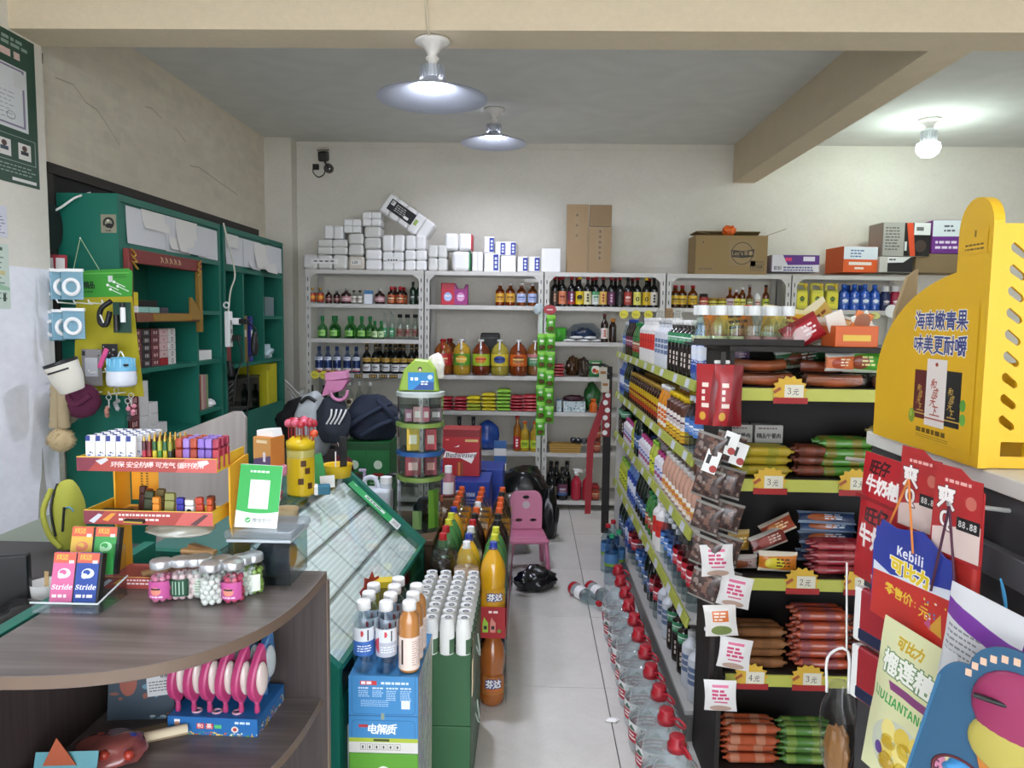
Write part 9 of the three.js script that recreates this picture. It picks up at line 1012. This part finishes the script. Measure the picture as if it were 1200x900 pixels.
  const du = print(300, 420, (c, w, h) => { fill(c, '#dcdcac', 0, 0, w, h); tx(c, '可比力', 60, 26, 26, '#c8a41c', { w: 0.18 }); tx(c, '榴莲糖', 30, 72, 50, '#f4f4ea', { w: 0.16, outline: '#6a8a5a', ow: 0.06 }); poly(c, '#8a4a7a', 60, 140, 200, 140, 190, 160, 70, 160); tx(c, 'LIULIANTANG', 12, 170, 30, '#3a9a4a', { sx: 0.8 }); disc(c, '#d8cc3a', 246, 120, 34, 42); disc(c, '#f0e88a', 246, 120, 22, 30); disc(c, '#d88aa8', 226, 250, 34); tx(c, '元', 208, 232, 34, '#5a2c44', { w: 0.12 }); disc(c, '#c8ccb8', 130, 310, 100, 84); for (let k = 0; k < 9; k++) disc(c, pick(['#e0c864', '#ecdc8a', '#d8bc50']), 90 + (k % 3) * 44, 262 + Math.floor(k / 3) * 46, 24, 30); disc(c, '#5a3a8a', 60, 330, 14, 18); fill(c, '#2a2a2a', 210, 26, 40, 12); }, 0.35);
  const o = place(pouch('durian_candy_bag', 0.2, 0.29, 0.045, null, du), 'pale green durian sweet bag hanging in front', 'candy bag', [0.655, 0.85, -1.22], -1.2, undefined, 0, -0.12);
  for (let k = 0; k < 6; k++) part(o, 'sweet_bulge', ball(0.018, 10, 7), clear('#efe6b0', 0.15), [-0.035 + (k % 3) * 0.032, 0.05 + Math.floor(k / 3) * 0.04, 0.012]);
  for (let k = 0; k < 2; k++) { const u = hang('red_strip_bag', 'red, white and navy sweet bag ' + (k ? 'lower' : 'upper') + ' behind the durian sweets', 'candy bag', 0, 0, 0, 0.69, 1.02 - k * 0.12, -1.43, { ry: -1.3 }); part(u, 'bag', box(0.09, 0.11, 0.02, 0.006), mat('#a82430', 0.4)); part(u, 'navy_foot', box(0.088, 0.03, 0.022, 0.006), mat('#22284a', 0.4), [0, 0.002, 0]); part(u, 'white_panel', box(0.02, 0.11, 0.022, 0.004), white, [-0.045, 0, 0]); }
  // white and purple packet
  const wpk = print(240, 240, (c, w, h) => { fill(c, '#d6d6d8', 0, 0, w, h); poly(c, '#7a3a9a', 0, 34, w, 70, w, 110, 0, 74); lines(c, '#8a8a90', 14, 92, 120, 6, 14, 5); lines(c, '#7a7a82', 130, 120, 96, 7, 13, 5); fill(c, '#e6e6e8', 12, 150, 60, 70); }, 0.3);
  place(pouch('white_packet', 0.13, 0.16, 0.03, null, wpk), 'white and purple printed packet behind the blue cone card', 'packet', [0.672, 1.1, -1.085], -1.25, undefined, 0, -0.1); { const u = hang('blue_card', 'light blue rounded card behind the white packet', 'hang card', 0, 0, 0, 0.715, 1.14, -1.17, { ry: -1.3 }); part(u, 'card', ext(new THREE.Shape().absellipse(0, 0.08, 0.06, 0.08, 0, 7), 0.003), mat('#4a9ac8', 0.4)); part(u, 'lower_card', box(0.1, 0.08, 0.003), mat('#3a8abc', 0.4), [0.01, -0.02, 0]); }
  // elastic cords
  for (const [c, a, b, d] of [['#d8803a', [0.672, 1.385, -1.31], [0.664, 1.28, -1.36], [0.656, 1.27, -1.25]], ['#4a1c34', [0.672, 1.37, -1.18], [0.668, 1.22, -1.21], [0.655, 1.17, -1.1]]]) { const u = thing('elastic_cord', c === '#d8803a' ? 'orange elastic cord looped over the header card' : 'dark purple elastic cord looped over the white packet', 'cord', [0, 0, 0]); part(u, 'cord', rod(a, b, 0.0022, 6), mat(c, 0.6)); part(u, 'cord', rod(a, d, 0.0022, 6), mat(c, 0.6)); }
  // cone-shaped card
  const ic = thing('cone_card', 'blue card cut-out with pink and yellow ice cream cone', 'display card', [0.638, 0.985, -0.98], -0.95); ic.scale.setScalar(0.88); const cs = new THREE.Shape(); cs.moveTo(-0.13, 0); cs.lineTo(-0.085, 0.2); cs.quadraticCurveTo(-0.07, 0.235, -0.04, 0.232); cs.bezierCurveTo(-0.03, 0.3, 0.09, 0.3, 0.095, 0.21); cs.lineTo(0.06, 0.0); cs.lineTo(-0.13, 0); { const p = new THREE.Path(); p.absellipse(-0.045, 0.045, 0.04, 0.03, 0, 2 * PI); cs.holes.push(p); } part(ic, 'card', ext(cs, 0.004, 0, 16), mat('#2b5676', 0.45)); part(ic, 'raised_rim', ext(shapeOf([[-0.085, 0.2], [-0.08, 0.2], [-0.125, 0], [-0.13, 0]]), 0.006), mat('#356a8e', 0.45)); part(ic, 'pink_scoop', new THREE.SphereGeometry(0.062, 20, 12).scale(1, 1, 0.25), mat('#96305a', 0.4), [0.028, 0.185, 0.004]); part(ic, 'yellow_scoop', new THREE.SphereGeometry(0.058, 20, 12).scale(1, 0.8, 0.22), mat('#b5a852', 0.4), [0.022, 0.125, 0.004]); part(ic, 'wafer_cone', ext([[-0.02, 0.1], [0.062, 0.1], [0.03, 0], [0.008, 0]], 0.008), mat('#b8742c', 0.6)); part(ic, 'peg_hook', rod([-0.02, 0.2, 0.03], [0.03, 0.195, 0.012], 0.004), black); part(ic, 'window_rim', new THREE.TorusGeometry(0.038, 0.003, 6, 24).scale(1.04, 0.78, 1), mat('#5a1c24', 0.4), [-0.045, 0.045, 0.004]); part(ic, 'blue_sweet_pack', blob([0.06, 0.04, 0.02], 0.2, 3, 4), mat('#4a9ad8', 0.3), [-0.045, 0.025, -0.012]); const rim = []; for (let k = 0; k < 11; k++) { const a = 0.5 + k * 0.22; rim.push([0.028 + Math.cos(a) * 0.075, 0.188 + Math.sin(a) * 0.075]); } for (const [x, y] of rim) part(ic, 'arched_lettering', box(0.009, 0.011, 0.001), mat('#d8b49a', 0.5), [x, y - 0.005, 0.0045]);
  const sd = thing('perforated_liner', 'pale perforated liner edge beside the cone card', 'liner', [0.735, 0.9, -0.93], -0.6); part(sd, 'liner', box(0.07, 0.25, 0.01, 0.004), mat('#bdbab4', 0.5)); for (let k = 0; k < 4; k++) part(sd, 'hole', cyl(0.005, 0.005, 0.001, 10).clone().rotateX(PI / 2), dark, [0, 0.04 + k * 0.05, 0.0052]);
  // clear carry bag with white handle
  const cb = thing('clear_bag', 'clear carry bag with white handle and amber sweets beside the durian bag', 'bag', [0.655, 0.72, -1.5], -1.0); part(cb, 'bag', blob([0.08, 0.2, 0.05], 0.2, 3, 4), clear('#f0f0f0', 0.1)); part(cb, 'sweets', blob([0.05, 0.1, 0.03], 0.4, 7, 6), mat('#9a6a34', 0.3)); part(cb, 'handle', tube([[-0.03, 0.16, 0], [-0.03, 0.24, 0.0], [0.01, 0.27, 0], [0.02, 0.18, 0]], 0.003, 18, 6), white); part(cb, 'cord', rod([0.01, 0.27, 0], [0.0, 0.45, 0.0], 0.002, 6), white);
}
renderer.render(scene, camera);
